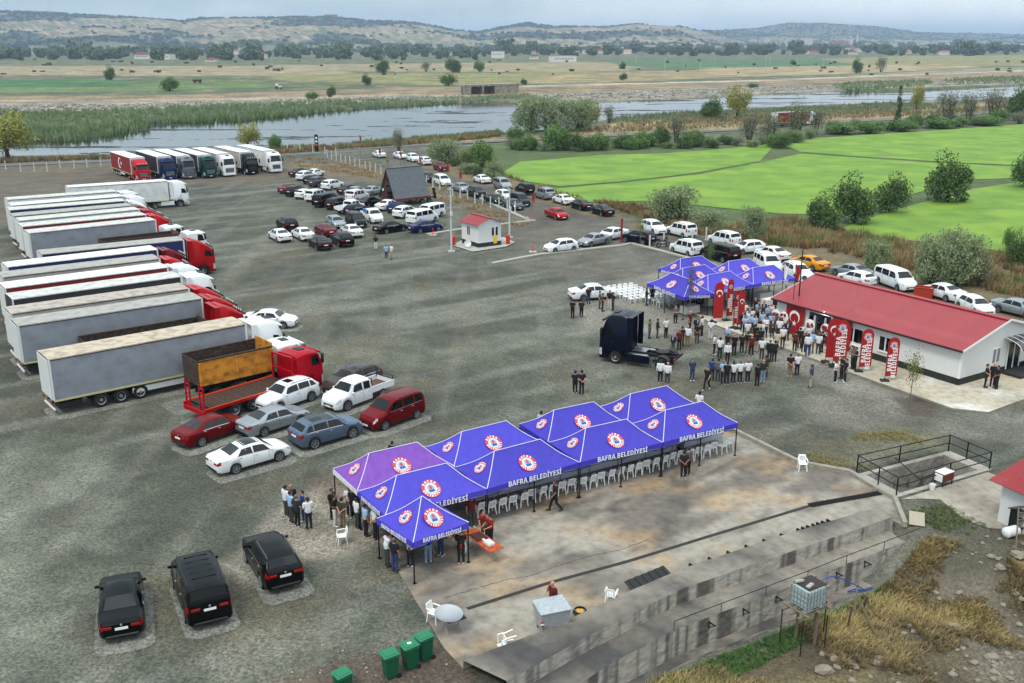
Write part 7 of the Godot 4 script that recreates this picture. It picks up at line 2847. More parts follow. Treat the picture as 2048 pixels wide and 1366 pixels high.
func _clutter() -> void:
	var gc := "white chairs along the long tables"
	# the long row: chairs facing the table, the table behind them with its clear cover
	var A:=g(942,1030,.05)
	var B:=g(1458,894,.05)
	var f:=(B-A).normalized()
	var away:=Vector3.UP.cross(f)
	if away.z>0:
		away=-away
	var turn:=atan2(-away.z,away.x)
	var n:=int(A.distance_to(B)/.62)
	for k in n:
		var p:=A.lerp(B,(k+.5)/n)+away*(rng.randf()*.2-.38)
		chair(p,turn+rng.randf_range(-.25,.25),"white plastic chair in the long row facing the covered tables",gc)
		if k % 2==0:
			chair(p+away*2.4+f*.2,turn+PI+rng.randf_range(-.2,.2),"white plastic chair on the inner side of the covered tables",gc)
	for k in 9:
		var p:=A.lerp(B,(k+.5)/9.0)+away*1.05
		var t:=folding_table(p,yaw_of(A,B),A.distance_to(B)/9.0-.04,.85,mk("table_white"),"long table with a clear plastic cover in the row under the tents","covered tables under the tents")
		for j in 3:
			var b:=thing("water_cup","small clear cup on a covered table under the tents","cup",p+V(0,.755,0)+f*(j-1)*.55-away*.2,.0,"cups on the covered tables")
			var m:=MB.new()
			m.lathe(Vector3.ZERO,Vector3.UP,[[0,.03],[.1,.038],[.1,.034],[.01,.026],[.01,0]],8)
			part(b,"cup",m.done(mat("cup_clear",Color(.8,.84,.88),.1)))
		var cv:=MB.new()
		cv.box(V(0,.56,.44),V(A.distance_to(B)/9.0-.06,.34,.012))
		part(t,"cover_drop",cv.done(mat("cover_clear",Color(.66,.68,.74),.15)))
	# table and chairs at the tent's open end
	folding_table(g(755,1040,.05),yaw_of(A,B)+1.5,1.8,.8,mk("table_white"),"clear covered table at the open end of the first tent","")
	for q in [[768,1052],[776,1040],[738,1022]]:
		chair(g(q[0],q[1],.05),turn+PI*.4,"white plastic chair at the open end of the first tent","chairs at the tent end")
	chair(g(684,1087),rad(200),"white plastic chair alone on the bare earth","")
	chair(g(869,1242,.05),rad(-30),"white plastic chair beside the round metal tray","")
	chair(g(1604,940,.05),rad(265),"white plastic chair alone at the kerb of the slab","")
	chair(g(1222,1206,.05),rad(70),"white plastic chair half hidden behind the raised wall","")
	chair(g(1030,1288,.05)+V(0,.3,0),rad(20),"white plastic chair tipped over at the foot of the wall","",Basis(V(0,0,1),PI*.52))
	# rows of chairs by the upper tents
	var rf:=(g(1367.4,594)-g(1293.8,566)).normalized()
	var rs:=rf.cross(Vector3.UP)
	if rs.x<0:
		rs=-rs
	var o0:=g(1262,606)
	for i in 5:
		for j in 5:
			var p:=o0+rs*(i*.62)-rf*(j*.95)
			chair(p,atan2(-rf.z,rf.x)+rng.randf_range(-.15,.15),"white plastic chair in the open block beside the tents","chairs in the open block")
	var o1:=g(1311,610)
	for i in 8:
		for j in 4:
			var p:=o1+rs*(i*.6)+rf*(.7)-rf*(j*.9)
			chair(p,atan2(-rf.z,rf.x)+rng.randf_range(-.12,.12),"white plastic chair in rows under the crosswise tent","chairs under the crosswise tent")
	# tables under white cloths by the crowd
	for q in [[1379,627,"beside the young tree"],[1421,610,"behind the lone crescent banner"],[1458,598,"behind the town banner"],[1526,600,"beside the loudspeaker"],[1540,613,"nearest the loudspeaker stand"]]:
		var t:=thing("cloth_table","table under a white cloth %s" % q[2],"table",g(q[0],q[1],.03),yaw_of(A,B),"tables under white cloths")
		var m:=MB.new()
		for i in 4:
			var s: Vector2=[Vector2(-.8,.4),Vector2(.8,.4),Vector2(.8,-.4),Vector2(-.8,-.4)][i]
			var e: Vector2=[Vector2(.8,.4),Vector2(.8,-.4),Vector2(-.8,-.4),Vector2(-.8,.4)][i]
			for k in 6:
				var a:=s.lerp(e,k/6.0)
				var b:=s.lerp(e,(k+1)/6.0)
				var wa:=a*(1.06+.03*sin(k*2.6))
				var wb:=b*(1.06+.03*sin((k+1)*2.6))
				m.quad(V(wa.x,.12,wa.y),V(wb.x,.12,wb.y),V(b.x,.78,b.y),V(a.x,.78,a.y))
		m.quad(V(-.8,.78,.4),V(.8,.78,.4),V(.8,.78,-.4),V(-.8,.78,-.4))
		pc(m,t,"tablecloth",mk("linen_white"),40)
		bx(t,"frame",V(0,.38,0),V(1.4,.74,.6),mk("linen_white"))
	var dk:=mat("chair_brown",Color(.16,.055,.035),.7)
	for q in [[1360,622],[1368,626],[1440,600],[1470,590],[1490,588],[1575,590],[1585,585]]:
		var c:=thing("wooden_chair","dark brown wooden chair in the shade of the tents by the hall","chair",g(q[0],q[1],.0),rng.randf()*TAU,"brown chairs under the tents")
		bx(c,"seat",V(0,.45,0),V(.44,.05,.44),dk,.01)
		bx(c,"backrest",V(-.2,.75,0),V(.04,.5,.42),dk,.01)
		for sx in [-.19,.19]:
			for sz in [-.19,.19]:
				bx(c,"leg",V(sx,.22,sz),V(.04,.44,.04),dk)
	# loudspeaker on its stand
	var sp:=thing("loudspeaker","black loudspeaker on a tall stand beside the hall gable","loudspeaker",g(1549,640,.14),.4)
	bx(sp,"cabinet",V(0,1.75,0),V(.42,.75,.4),mk("base_black"),.03)
	var cn:=MB.new()
	cn.lathe(V(0,1.62,.2),V(0,0,1),[[0,.15],[.015,.15],[.0,.12],[-.02,0]],14)
	part(sp,"cone",cn.done(mat("cone_grey",Color(.1,.1,.11),.5)))
	bx(sp,"pole",V(0,.75,0),V(.05,1.35,.05),mk("base_black"))
	for k in 3:
		var lg:=MB.new()
		lg.bar(V(0,.45,0),V(cos(TAU*k/3)*.5,.01,sin(TAU*k/3)*.5),.03,.03)
		part(sp,"tripod_leg",lg.done(mk("base_black")))
	# orange tables beside the small tent
	var wood:=rust("orange_top",Color(.55,.21,.06),Color(.66,.27,.08),Color(.7,.31,.1),2.5)
	var a0:=g(938,1062,.74)
	var a1:=g(994,1102,.74)
	var tt:=folding_table(V((a0.x+a1.x)*.5,.05,(a0.z+a1.z)*.5),yaw_of(a0,a1),a0.distance_to(a1),.8,wood,"long orange folding table standing out beside the small tent","orange folding tables")
	for q in [[.55,"white_box",V(.5,.14,.36),Color(.82,.8,.8),"white box of napkins on the orange table"],[-.35,"brown_tray",V(.8,.05,.6),Color(.25,.07,.04),"dark red tray on the orange table"],[.1,"paper_packet",V(.2,.05,.14),Color(.85,.83,.8),"small white packet on the orange table"]]:
		var it:=thing(q[1],q[4],"box",tt.position+V(cos(tt.rotation.y),0,-sin(tt.rotation.y))*q[0]+V(0,.755,0),tt.rotation.y)
		bx(it,"body",V(0,q[2].y*.5,0),q[2],mat(q[1],q[3],.7),.015)
		bx(it,"lid",V(0,q[2].y+.006,0),V(q[2].x*.9,.012,q[2].z*.85),mat(q[1] + "_lid",q[3]*.93,.7))
	var t2:=folding_table(g(890,1098,.05),yaw_of(A,B)-.15,1.9,.75,wood,"orange folding table heaped with food under the small tent","orange folding tables")
	for k in 7:
		var fd:=thing("food_bag","white bag of bread on the serving table under the small tent","bag",t2.position+V(-.7+.22*k,.755,rng.randf_range(-.15,.15)),rng.randf()*6.0,"bread bags on the serving table")
		var m:=MB.new()
		m.lathe(Vector3.ZERO,Vector3.UP,[[0,.0],[.0,.14],[.1,.17],[.2,.12],[.26,.04],[.3,.06],[.31,0]],9)
		pc(m,fd,"bag",mat("bag_white",Color(.78,.76,.7),.5),60)
	var wb:=thing("water_bag","clear plastic bag hanging from the serving table","bag",g(928,1107,.05))
	var wm:=MB.new()
	wm.lathe(V(0,.3,0),Vector3.UP,[[-.28,0],[-.26,.14],[.0,.17],[.25,.1],[.4,.02]],9)
	pc(wm,wb,"bag",mat("bag_clear",Color(.75,.78,.8),.2),60)
	# round metal tray on a black folding table
	var rt:=thing("tray_table","round dented metal tray leaning on a small black folding table","table",g(902,1262,.05),.5)
	bx(rt,"tabletop",V(.1,.7,.1),V(.85,.04,.7),mk("base_black"),.01)
	var tr:=MB.new()
	tr.lathe(V(-.08,.8,-.02),V(.05,1,.12).normalized(),[[.0,.0],[.0,.48],[.05,.58],[.07,.6],[.06,.56],[.012,.47],[.012,.0]],28)
	pc(tr,rt,"metal_tray",mat("tin_metal",Color(.68,.68,.69),.35,.85),30)
	for sd in [-1,1]:
		for x in [-.28,.42]:
			var lg:=MB.new()
			lg.tube([V(x,.69,-sd*.2),V(x,.36,.02*sd),V(x,.01,.3*sd)],[.014],6)
			part(rt,"crossed_leg",lg.done(mk("leg_steel")))
	# green wheeled bins
	var k:=0
	for q in [[781,1352,"second from the lone low bin"],[820,1334,"with a scrap of paper on its lid"],[849,1316,"next to the concrete slab"],[686,1376,"standing apart, lower than the other three"]]:
		_bin(g(q[0],q[1])-(V(0,.35,0) if k==3 else Vector3.ZERO),-1.05+.05*k,"green wheeled bin %s" % q[2],k)
		k += 1
	# galvanised container
	var ct:=thing("steel_container","galvanised waste container with a hinged lid behind the raised wall","container",V(1.65,.05,-36.35),.35)
	var gal:=rust("galvanised",Color(.6,.62,.64),Color(.64,.66,.68),Color(.68,.7,.72),2.3)
	gal.metallic=.35
	gal.roughness=.45
	var bm:=MB.new()
	var tp:=[V(-.66,1.05,.5),V(.66,1.05,.5),V(.66,1.05,-.5),V(-.66,1.05,-.5)]
	var bt:=[V(-.55,.18,.36),V(.55,.18,.36),V(.55,.18,-.36),V(-.55,.18,-.36)]
	for i in 4:
		bm.quad(bt[i],bt[(i+1) % 4],tp[(i+1) % 4],tp[i])
	bm.quad(bt[3],bt[2],bt[1],bt[0])
	part(ct,"body",bm.done(gal))
	bx(ct,"lid",V(0,1.14,0),V(1.4,.08,1.08),gal,.03,Basis(V(1,0,0),.08))
	for x in [-.45,.45]:
		for z in [-.3,.3]:
			var wl:=MB.new()
			wl.lathe(V(x,.09,z-.03),V(0,0,1),[[0,0],[0,.09],[.06,.09],[.06,0]],12)
			part(ct,"castor",wl.done(mk("tyre")))
	for j in 3:
		bx(ct,"warning_stripe",V(-.575-.012*j,.5+.1*j,.435+.0+.012*j),V(.16,.05,.02),mat("stripe_red" if j % 2==0 else "print_white",Color(.7,.05,.05),.5))
	_tank()
	# corrugated sheet lying by the wall, coil of hose
	var cs:=thing("corrugated_sheet","black corrugated sheet leaning by the raised wall","sheet",g(1298,1170,.08),.62)
	for i in 12:
		bx(cs,"corrugation",V(-1.1+.2*i,.28+(.02 if i % 2 else .0),0),V(.19,.03,.75),mk("base_black"),.0,Basis(V(1,0,0),.35))
	var hs:=thing("hose_coil","coiled dark hose with a yellow cap behind the galvanised container","hose",g(1160,1226,.06),.0)
	var hm:=MB.new()
	var hl:=[]
	for i in 40:
		hl.append(V(cos(i*.5)*(.32-.002*i),.03+.004*i,sin(i*.5)*(.32-.002*i)))
	hm.tube(hl,[.022],6)
	part(hs,"coil",hm.done(mat("hose_dark",Color(.06,.05,.05),.5)))
	bx(hs,"cap",V(0,.1,0),V(.34,.06,.3),mat("cap_yellow",Color(.75,.55,.08),.6),.03)
	# hut at the edge with its red roof
	var h0:=g(1996,1042)
	var h1:=g(2100,1092)
	var ht:=yaw_of(h0,h1)
	var hut:=thing("storage_hut","white hut with a red corrugated roof beside the pit","building",h0,ht)
	var white:=mk("hall_white")
	bx(hut,"front_wall",V(3.0,1.1,0),V(6.0,2.2,.12),white)
	bx(hut,"side_wall",V(.06,1.1,-2.1),V(.12,2.2,4.1),white)
	bx(hut,"back_wall",V(3.0,1.1,-4.2),V(6.0,2.2,.12),white)
	sheet_roof(hut,"roof_sheet",V(-.5,2.2,.5),V(6.3,2.2,.5),V(0,.75,-2.6),8,mk("roof_red_bright"),5)
	sheet_roof(hut,"roof_sheet",V(6.3,2.2,-4.7),V(-.5,2.2,-4.7),V(0,.75,2.6),8,mk("roof_red_bright"),5)
	# ladder, drum and scrap against the hut
	var ld:=thing("ladder","pale wooden ladder leaning against the white hut","ladder",g(2030,1098),.0)
	for sd in [-.22,.22]:
		var m:=MB.new()
		m.bar(V(sd,0,.5),V(sd+.35,2.0,-.5),.06,.06)
		part(ld,"rail",m.done(mk("old_wood")))
	for i in 6:
		bx(ld,"rung",V(.35*(i+.7)/6.5,2.0*(i+.7)/6.5,.5-(i+.7)/6.5),V(.46,.04,.04),mk("old_wood"))
	var dr:=thing("water_heater","white enamel tank lying by the hut","tank",g(2021,1073),.4)
	var dm:=MB.new()
	dm.lathe(V(-.45,.28,0),V(1,0,0),[[0,0],[.03,.2],[.1,.27],[.8,.27],[.87,.2],[.9,0]],16)
	pc(dm,dr,"vessel",mk("frame_white"),40)
	bx(dr,"bracket",V(0,.05,0),V(.3,.1,.4),mk("old_steel"))
	var sc:=thing("scrap_shelf","dark scrap shelf piled with pipes against the hut","shelf",g(2044,1062),.3)
	for i in 3:
		bx(sc,"shelf_board",V(0,.3+.45*i,0),V(1.4,.05,.5),mk("base_black"))
	for sd in [-.66,.66]:
		bx(sc,"upright",V(sd,.65,0),V(.06,1.3,.5),mk("base_black"))
	for i in 4:
		var m:=MB.new()
		m.tube([V(-.9,1.3+.05*i,-.2+.12*i),V(.8,1.36+.04*i,-.1+.1*i)],[.03],6)
		part(sc,"pipe",m.done(mat("pipe_grey",Color(.35,.36,.37),.5,.4)))
	var st:=thing("old_stove","rusty orange and white stove cabinet standing by the pit railing","stove",g(1886,968,.03),.55)
	bx(st,"cabinet",V(0,.5,0),V(.95,.42,.6),rust("stove_rust",Color(.22,.09,.04),Color(.38,.16,.06),Color(.45,.22,.1),1.0),.02)
	bx(st,"top",V(.06,.74,-.04),V(.9,.04,.62),mk("frame_white"),.01)
	bx(st,"door",V(-.49,.5,0),V(.04,.42,.5),mk("frame_white"),.02)
	for x in [-.4,.4]:
		for z in [-.24,.24]:
			bx(st,"leg",V(x,.15,z),V(.05,.3,.05),mk("old_steel"))
	var bk:=thing("bucket","white plastic bucket beside the rusty stove","bucket",g(1864,979,.03))
	var bkm:=MB.new()
	bkm.lathe(Vector3.ZERO,Vector3.UP,[[0,0],[0,.13],[.32,.17],[.32,.155],[.03,.115],[.03,0]],14)
	pc(bkm,bk,"pail",mk("frame_white"),30)
	var hd:=MB.new()
	hd.tube([V(-.16,.3,0),V(-.12,.42,.05),V(0,.47,.08),V(.12,.42,.05),V(.16,.3,0)],[.006],5)
	part(bk,"handle",hd.done(mk("leg_steel")))
	var pn:=thing("loose_panel","pale board lying on the rough ground behind the wall end","board",g(1833,1043),-.35)
	bx(pn,"board",V(0,.16,0),V(.75,.05,1.15),mat("board_pale",Color(.6,.56,.49),.8),.01,Basis(V(1,0,0),.2))
	bx(pn,"batten",V(0,.1,.1),V(.7,.05,.06),mk("old_wood"),.0,Basis(V(1,0,0),.2))
	_motorbike(g(1326,494),.5)
	# orange skip and rubble behind the hall
	var sk:=thing("orange_skip","orange plastic waste skip behind the hall","skip",g(1846,596),-.5)
	var om:=mat("skip_orange",Color(.62,.16,.03),.6)
	for sd in [-1,1]:
		bx(sk,"side",V(0,.6,sd*.55),V(1.6,1.0,.06),om,.02)
		bx(sk,"end",V(sd*.8,.6,0),V(.06,1.0,1.1),om,.02)
	bx(sk,"floor",V(0,.12,0),V(1.5,.06,1.0),om)
	bx(sk,"rim",V(0,1.1,.58),V(1.7,.08,.1),om,.02)
	var gru := "lumps of rubble behind the hall"
	for i in 9:
		_stone(g(1905+rng.randf_range(-18,26),592+rng.randf_range(-6,14)),rng.randf_range(.3,.7),Color(.62,.6,.56),"pale lump of rubble in the heap behind the hall",gru)
	# stones and litter on the rough slope
	for i in 150:
		var px:=rng.randf_range(1640,2048)
		var py:=rng.randf_range(1130,1366)
		if py<1395-(px-1200)*.42+40:
			continue
		var p:=g(px,py,-1.7)
		p.y=ground_height(p.x,p.z)
		_stone(p,rng.randf_range(.05,.2)*(2.0 if i % 12==0 else 1.0),Color(.5,.46,.41),"pale stone lying in the dry weeds below the wall","stones on the rough slope")
	for i in 26:
		var px:=rng.randf_range(560,900)
		var py:=rng.randf_range(1285,1366)
		_stone(g(px,py),rng.randf_range(.02,.06),Color(.58,.55,.5),"small pale stone on the soil by the green bins","stones by the bins")
	stage("clutter")

func _stone(at: Vector3,r: float,c: Color,label: String,group: String) -> void:
	var m:=MB.new()
	var pr:=[]
	for k in 5:
		var t:=PI*k/4.0
		pr.append([-cos(t)*r*.55,sin(t)*r])
	m.lathe(Vector3.ZERO,Vector3.UP,pr,7)
	for i in m.v.size():
		var h:=fmod(absf(sin(m.v[i].x*91.7+m.v[i].y*37.3+m.v[i].z*57.1+at.x*3.1)*437.5),1.0)
		m.v[i] *= .72+.5*h
	var n:=MB.new()
	for i in range(0,m.v.size(),3):
		n.tri(m.v[i],m.v[i+2],m.v[i+1])
	var o:=one("stone",n.done(mat("stone_%d" % int(c.r*100),c,.9)),label,"stone",group)
	o.position=at+V(0,r*.2,0)
	o.rotation.y=at.x*7.0

func _bin(at: Vector3,turn: float,label: String,k: int) -> void:
	var o:=thing("wheeled_bin",label,"bin",at,turn,"green wheeled bins")
	var g1:=mat("bin_green",Color(.0,.3,.2),.45)
	var g2:=mat("bin_lid_green",Color(.02,.42,.27),.4)
	var m:=MB.new()
	var tp:=[V(-.28,.98,.28),V(.28,.98,.28),V(.28,.98,-.28),V(-.28,.98,-.28)]
	var bt:=[V(-.22,.05,.21),V(.22,.05,.21),V(.22,.05,-.23),V(-.22,.05,-.23)]
	for i in 4:
		m.quad(bt[i],bt[(i+1) % 4],tp[(i+1) % 4],tp[i])
	m.quad(bt[3],bt[2],bt[1],bt[0])
	m.quad(tp[0],tp[1],tp[2],tp[3])
	part(o,"body",m.done(g1))
	bx(o,"rim",V(0,.95,0),V(.62,.06,.62),g1,.015)
	var l:=MB.new()
	l.box(V(0,1.03,.02),V(.62,.06,.68),Basis(V(1,0,0),.05),.025)
	pc(l,o,"lid",g2,30)
	bx(o,"lid_panel",V(0,1.068,.02),V(.44,.02,.46),g2,.008,Basis(V(1,0,0),.05))
	bx(o,"handle",V(0,.99,-.37),V(.5,.04,.04),g1,.01)
	bx(o,"axle",V(0,.1,-.25),V(.56,.03,.03),mk("old_steel"))
	for sd in [-1,1]:
		var w:=MB.new()
		w.lathe(V(sd*.27-.025,.1,-.25),V(1,0,0),[[0,0],[0,.1],[.05,.1],[.05,0]],14)
		part(o,"wheel",w.done(mk("tyre")))
	if k==1:
		var pp:=thing("paper_scrap","scrap of white paper on the lid of a green bin","paper",at+V(0,1.085,0),.4)
		bx(pp,"sheet",Vector3.ZERO,V(.16,.01,.12),mk("plate_white"))

func _tank() -> void:
	var p:=g(1608,1283,-1.75)
	var turn:=.55
	var st:=thing("tank_stand","pale wooden trestle with long steel posts carrying the caged tank","stand",p,turn)
	var wood:=mk("old_wood")
	var steel:=mat("rust_pipe",Color(.16,.12,.09),.7,.3)
	for q in [[.15,.45],[.75,-.1],[-.2,-.3]]:
		bx(st,"wooden_leg",V(q[0],.85,q[1]),V(.12,1.7,.1),wood,.01)
	for q in [[-1.0,.7],[.2,.95],[1.1,.1],[-1.1,-.4]]:
		var m:=MB.new()
		m.tube([V(q[0],-.1,q[1]),V(q[0],1.75,q[1])],[.03],6)
		part(st,"steel_post",m.done(steel))
	for z in [-.45,.0,.45]:
		bx(st,"beam",V(0,1.72,z),V(2.1,.08,.14),wood,.01)
	for x in [-.7,.0,.7]:
		bx(st,"slat",V(x,1.8,0),V(.14,.06,1.5),wood,.01)
	var br:=MB.new()
	br.bar(V(.15,.3,.45),V(.75,1.5,-.1),.06,.06)
	part(st,"brace",br.done(wood))
	var o:=thing("caged_tank","white plastic water tank in a steel cage under a brown board","tank",p+V(0,1.84,0),turn)
	var body:=MB.new()
	body.box(V(0,.5,0),V(1.14,.94,.94),Basis(),.08)
	pc(body,o,"bottle",mat("tank_plastic",Color(.62,.68,.68),.35),30)
	var cage:=mat("cage_steel",Color(.6,.62,.63),.4,.6)
	for sd in [-1,1]:
		for k in 7:
			bx(o,"cage_bar",V(-.57+.19*k,.5,sd*.49),V(.022,1.0,.022),cage)
		for k in 6:
			bx(o,"cage_bar",V(sd*.59,.5,-.47+.188*k),V(.022,1.0,.022),cage)
		for y in [.04,.27,.5,.73,.98]:
			bx(o,"cage_hoop",V(0,y,sd*.505),V(1.2,.022,.022),cage)
			bx(o,"cage_hoop",V(sd*.605,y,0),V(.022,.022,1.0),cage)
	bx(o,"cover_board",V(.08,1.03,-.03),V(1.05,.03,.9),mat("board_brown",Color(.16,.105,.095),.7))
	for q in [[-.2,.2,.25,"grey brick on the tank's board"],[-.3,-.3,.16,"broken grey block on the tank's board"]]:
		var b:=thing("concrete_block",q[3],"block",o.transform*V(q[0],1.05,q[1]),.6+q[1])
		bx(b,"block",V(0,.05,0),V(.42,.1,q[2]*.7),mk("block_white"),.015)
		bx(b,"mortar",V(.05,.105,0),V(.2,.015,q[2]*.5),mk("kerb_pale"))
	# blue hose and leaning poles
	var hs:=thing("blue_hose","blue water hose arching from the tank along the wall","hose")
	var hm:=MB.new()
	var l:=[]
	for q in [[1645,1160,.9],[1665,1152,1.0],[1690,1160,.5],[1715,1172,.0],[1730,1182,-.9],[1712,1178,-1.2],[1695,1184,-1.5],[1745,1176,-1.6]]:
		l.append(g(q[0],q[1],q[2]))
	var cv:=Curve3D.new()
	for i in l.size():
		cv.add_point(l[i],Vector3.ZERO if i==0 else (l[i-1]-l[mini(i+1,l.size()-1)])*.16,Vector3.ZERO if i==l.size()-1 else (l[mini(i+1,l.size()-1)]-l[maxi(i-1,0)])*.16)
	hm.tube(Array(cv.get_baked_points()).filter(func(_q): return true),[.028],6)
	part(hs,"hose",hm.done(mat("hose_blue",Color(.03,.25,.62),.4)))
	for q in [[1708,1232,1717,1156,"upright"],[1756,1275,1716,1198,"slanting"],[1695,1255,1704,1212,"short leaning"],[1722,1225,1735,1192,"thin tilted"]]:
		var a:=g(q[0],q[1],-1.75)
		var b:=g(q[2],q[3],-.2)
		var o2:=thing("wooden_pole","%s pale pole standing in the weeds beside the tank" % q[4],"pole",a)
		var m:=MB.new()
		m.bar(V(0,-.1,0),b-a,.08,.07)
		part(o2,"shaft",m.done(wood))
		bx(o2,"nail_batten",(b-a)*.8,V(.14,.05,.1),wood)

func _motorbike(at: Vector3,turn: float) -> void:
	var o:=thing("motorcycle","dark motorcycle parked beside the white vans","motorcycle",at,turn)
	var dk:=mk("base_black")
	for x in [-.68,.68]:
		var w:=MB.new()
		w.lathe(V(x,.31,-.06),V(0,0,1),[[0,.22],[0,.3],[.03,.31],[.09,.31],[.12,.3],[.12,.22]],18)
		pc(w,o,"wheel",mk("tyre"),30)
		var rm:=MB.new()
		rm.lathe(V(x,.31,-.03),V(0,0,1),[[0,0],[0,.23],[.06,.23],[.06,0]],14)
		part(o,"rim",rm.done(mk("alloy")))
	bx(o,"engine",V(0,.42,0),V(.5,.34,.3),mk("tank_metal"),.05)
	bx(o,"fuel_tank",V(.18,.78,0),V(.5,.24,.3),car_paint("dark grey"),.08)
	bx(o,"seat",V(-.35,.78,0),V(.65,.12,.28),dk,.04)
	bx(o,"top_box",V(-.8,.95,0),V(.4,.32,.42),dk,.04)
	for q in [[V(.68,.31,.09),V(.42,.95,.09)],[V(.68,.31,-.09),V(.42,.95,-.09)],[V(-.68,.31,0),V(.0,.5,0)]]:
		var m:=MB.new()
		m.tube([q[0],q[1]],[.025],6)
		part(o,"fork",m.done(mk("leg_steel")))
	bx(o,"handlebar",V(.38,1.02,0),V(.04,.04,.72),dk)
	bx(o,"screen",V(.52,1.05,0),V(.04,.36,.34),mat("car_glass",Color(.035,.042,.05),.05),.01,Basis(V(0,0,1),.4))

# ---------- river, plain, fields ----------
var river: PackedVector2Array
func river_outline() -> PackedVector2Array:
	return gg([[-500,330],[60,318],[300,313],[570,301],[720,291],[870,282],[1000,269],[1100,262],[1220,240],[1330,228],[1500,219],[1650,212],[1750,210],[1900,205],[2048,196],[2700,168],
		[2700,150],[2048,171],[1800,184],[1650,182],[1500,189],[1350,199],[1200,203],[1000,204],[900,207],[700,219],[560,230],[430,238],[290,248],[100,262],[-500,290]],-.9)

func plain_zones() -> Array:
	return [
		# [outline, colour, softness, strength, raggedness]
		[gg([[-600,178],[270,172],[520,165],[560,172],[270,182],[-600,192]]),Color(.12,.186,.054),4.0,.9,6.0],
		[gg([[-600,160],[255,160],[262,172],[-600,181]]),Color(.042,.15,.036),3.0,1.0,3.0],
		[gg([[262,164],[520,164],[540,170],[262,174]]),Color(.102,.192,.036),3.0,.9,3.0],
		[gg([[-600,132],[60,132],[450,132],[700,128],[700,150],[350,152],[120,150],[-600,152]]),Color(.36,.282,.174),10.0,.9,22.0],
		[gg([[540,150],[760,146],[1000,146],[1180,140],[1180,162],[940,172],[720,166],[540,160]]),Color(.264,.24,.09),5.0,.9,10.0],
		[gg([[700,128],[900,126],[1200,124],[1290,128],[1260,142],[960,144],[700,142]]),Color(.342,.27,.156),8.0,.95,12.0],
		[gg([[1080,150],[1290,142],[1420,140],[1420,156],[1180,166],[1060,166]]),Color(.342,.258,.132),5.0,.9,8.0],
		[gg([[1215,122],[1700,118],[1720,130],[1400,134],[1240,132]]),Color(.054,.162,.06),4.0,.95,4.0],
		[gg([[1400,136],[1640,132],[1900,126],[1960,134],[1700,148],[1420,154]]),Color(.396,.3,.168),6.0,.95,8.0],
		[gg([[1640,118],[1800,112],[2700,104],[2700,130],[1960,132],[1720,130]]),Color(.282,.252,.102),8.0,.9,10.0],
		[gg([[1700,150],[1960,136],[2700,118],[2700,140],[2048,148],[1750,166]]),Color(.312,.264,.18),4.0,.9,6.0],
		# embankment along the far bank: earth, path and a strip of pale rock
		[gg([[-600,196],[350,190],[700,178],[930,172],[1050,172],[1500,160],[2048,140],[2700,124],[2700,146],[2048,158],[1500,172],[1050,188],[930,194],[700,200],[400,208],[-600,222]]),Color(.29,.205,.125),2.0,.95,3.0],
		[gg([[-600,200],[350,198],[700,190],[925,186],[700,194],[350,203],[-600,206]]),Color(.408,.324,.228),1.2,.9,1.5],
		[gg([[1040,171],[1500,160],[2048,140],[2048,142.5],[1500,163],[1040,174]]),Color(.48,.408,.324),1.2,.95,1.0],
		[gg([[-600,208],[250,205],[500,200],[720,193],[930,190],[930,198],[720,203],[480,211],[200,222],[-600,228]]),Color(.33,.29,.24),1.2,.85,2.0],
		[gg([[1060,188],[1250,181],[1500,172],[1640,170],[2048,158],[2700,138],[2700,150],[2048,168],[1640,180],[1500,186],[1300,198],[1100,200]]),Color(.32,.28,.235),1.4,.85,2.0],
		# near bank: dry grass and the riverside road's verge
		[gg([[-500,345],[60,322],[560,305],[720,295],[1000,275],[1100,268],[1230,246],[1500,226],[1800,215],[2048,200],[2048,215],[1880,232],[1640,244],[1480,258],[1200,270],[1000,282],[720,300],[200,326],[-500,360]]),Color(.33,.234,.12),1.5,.85,3.0],
	]

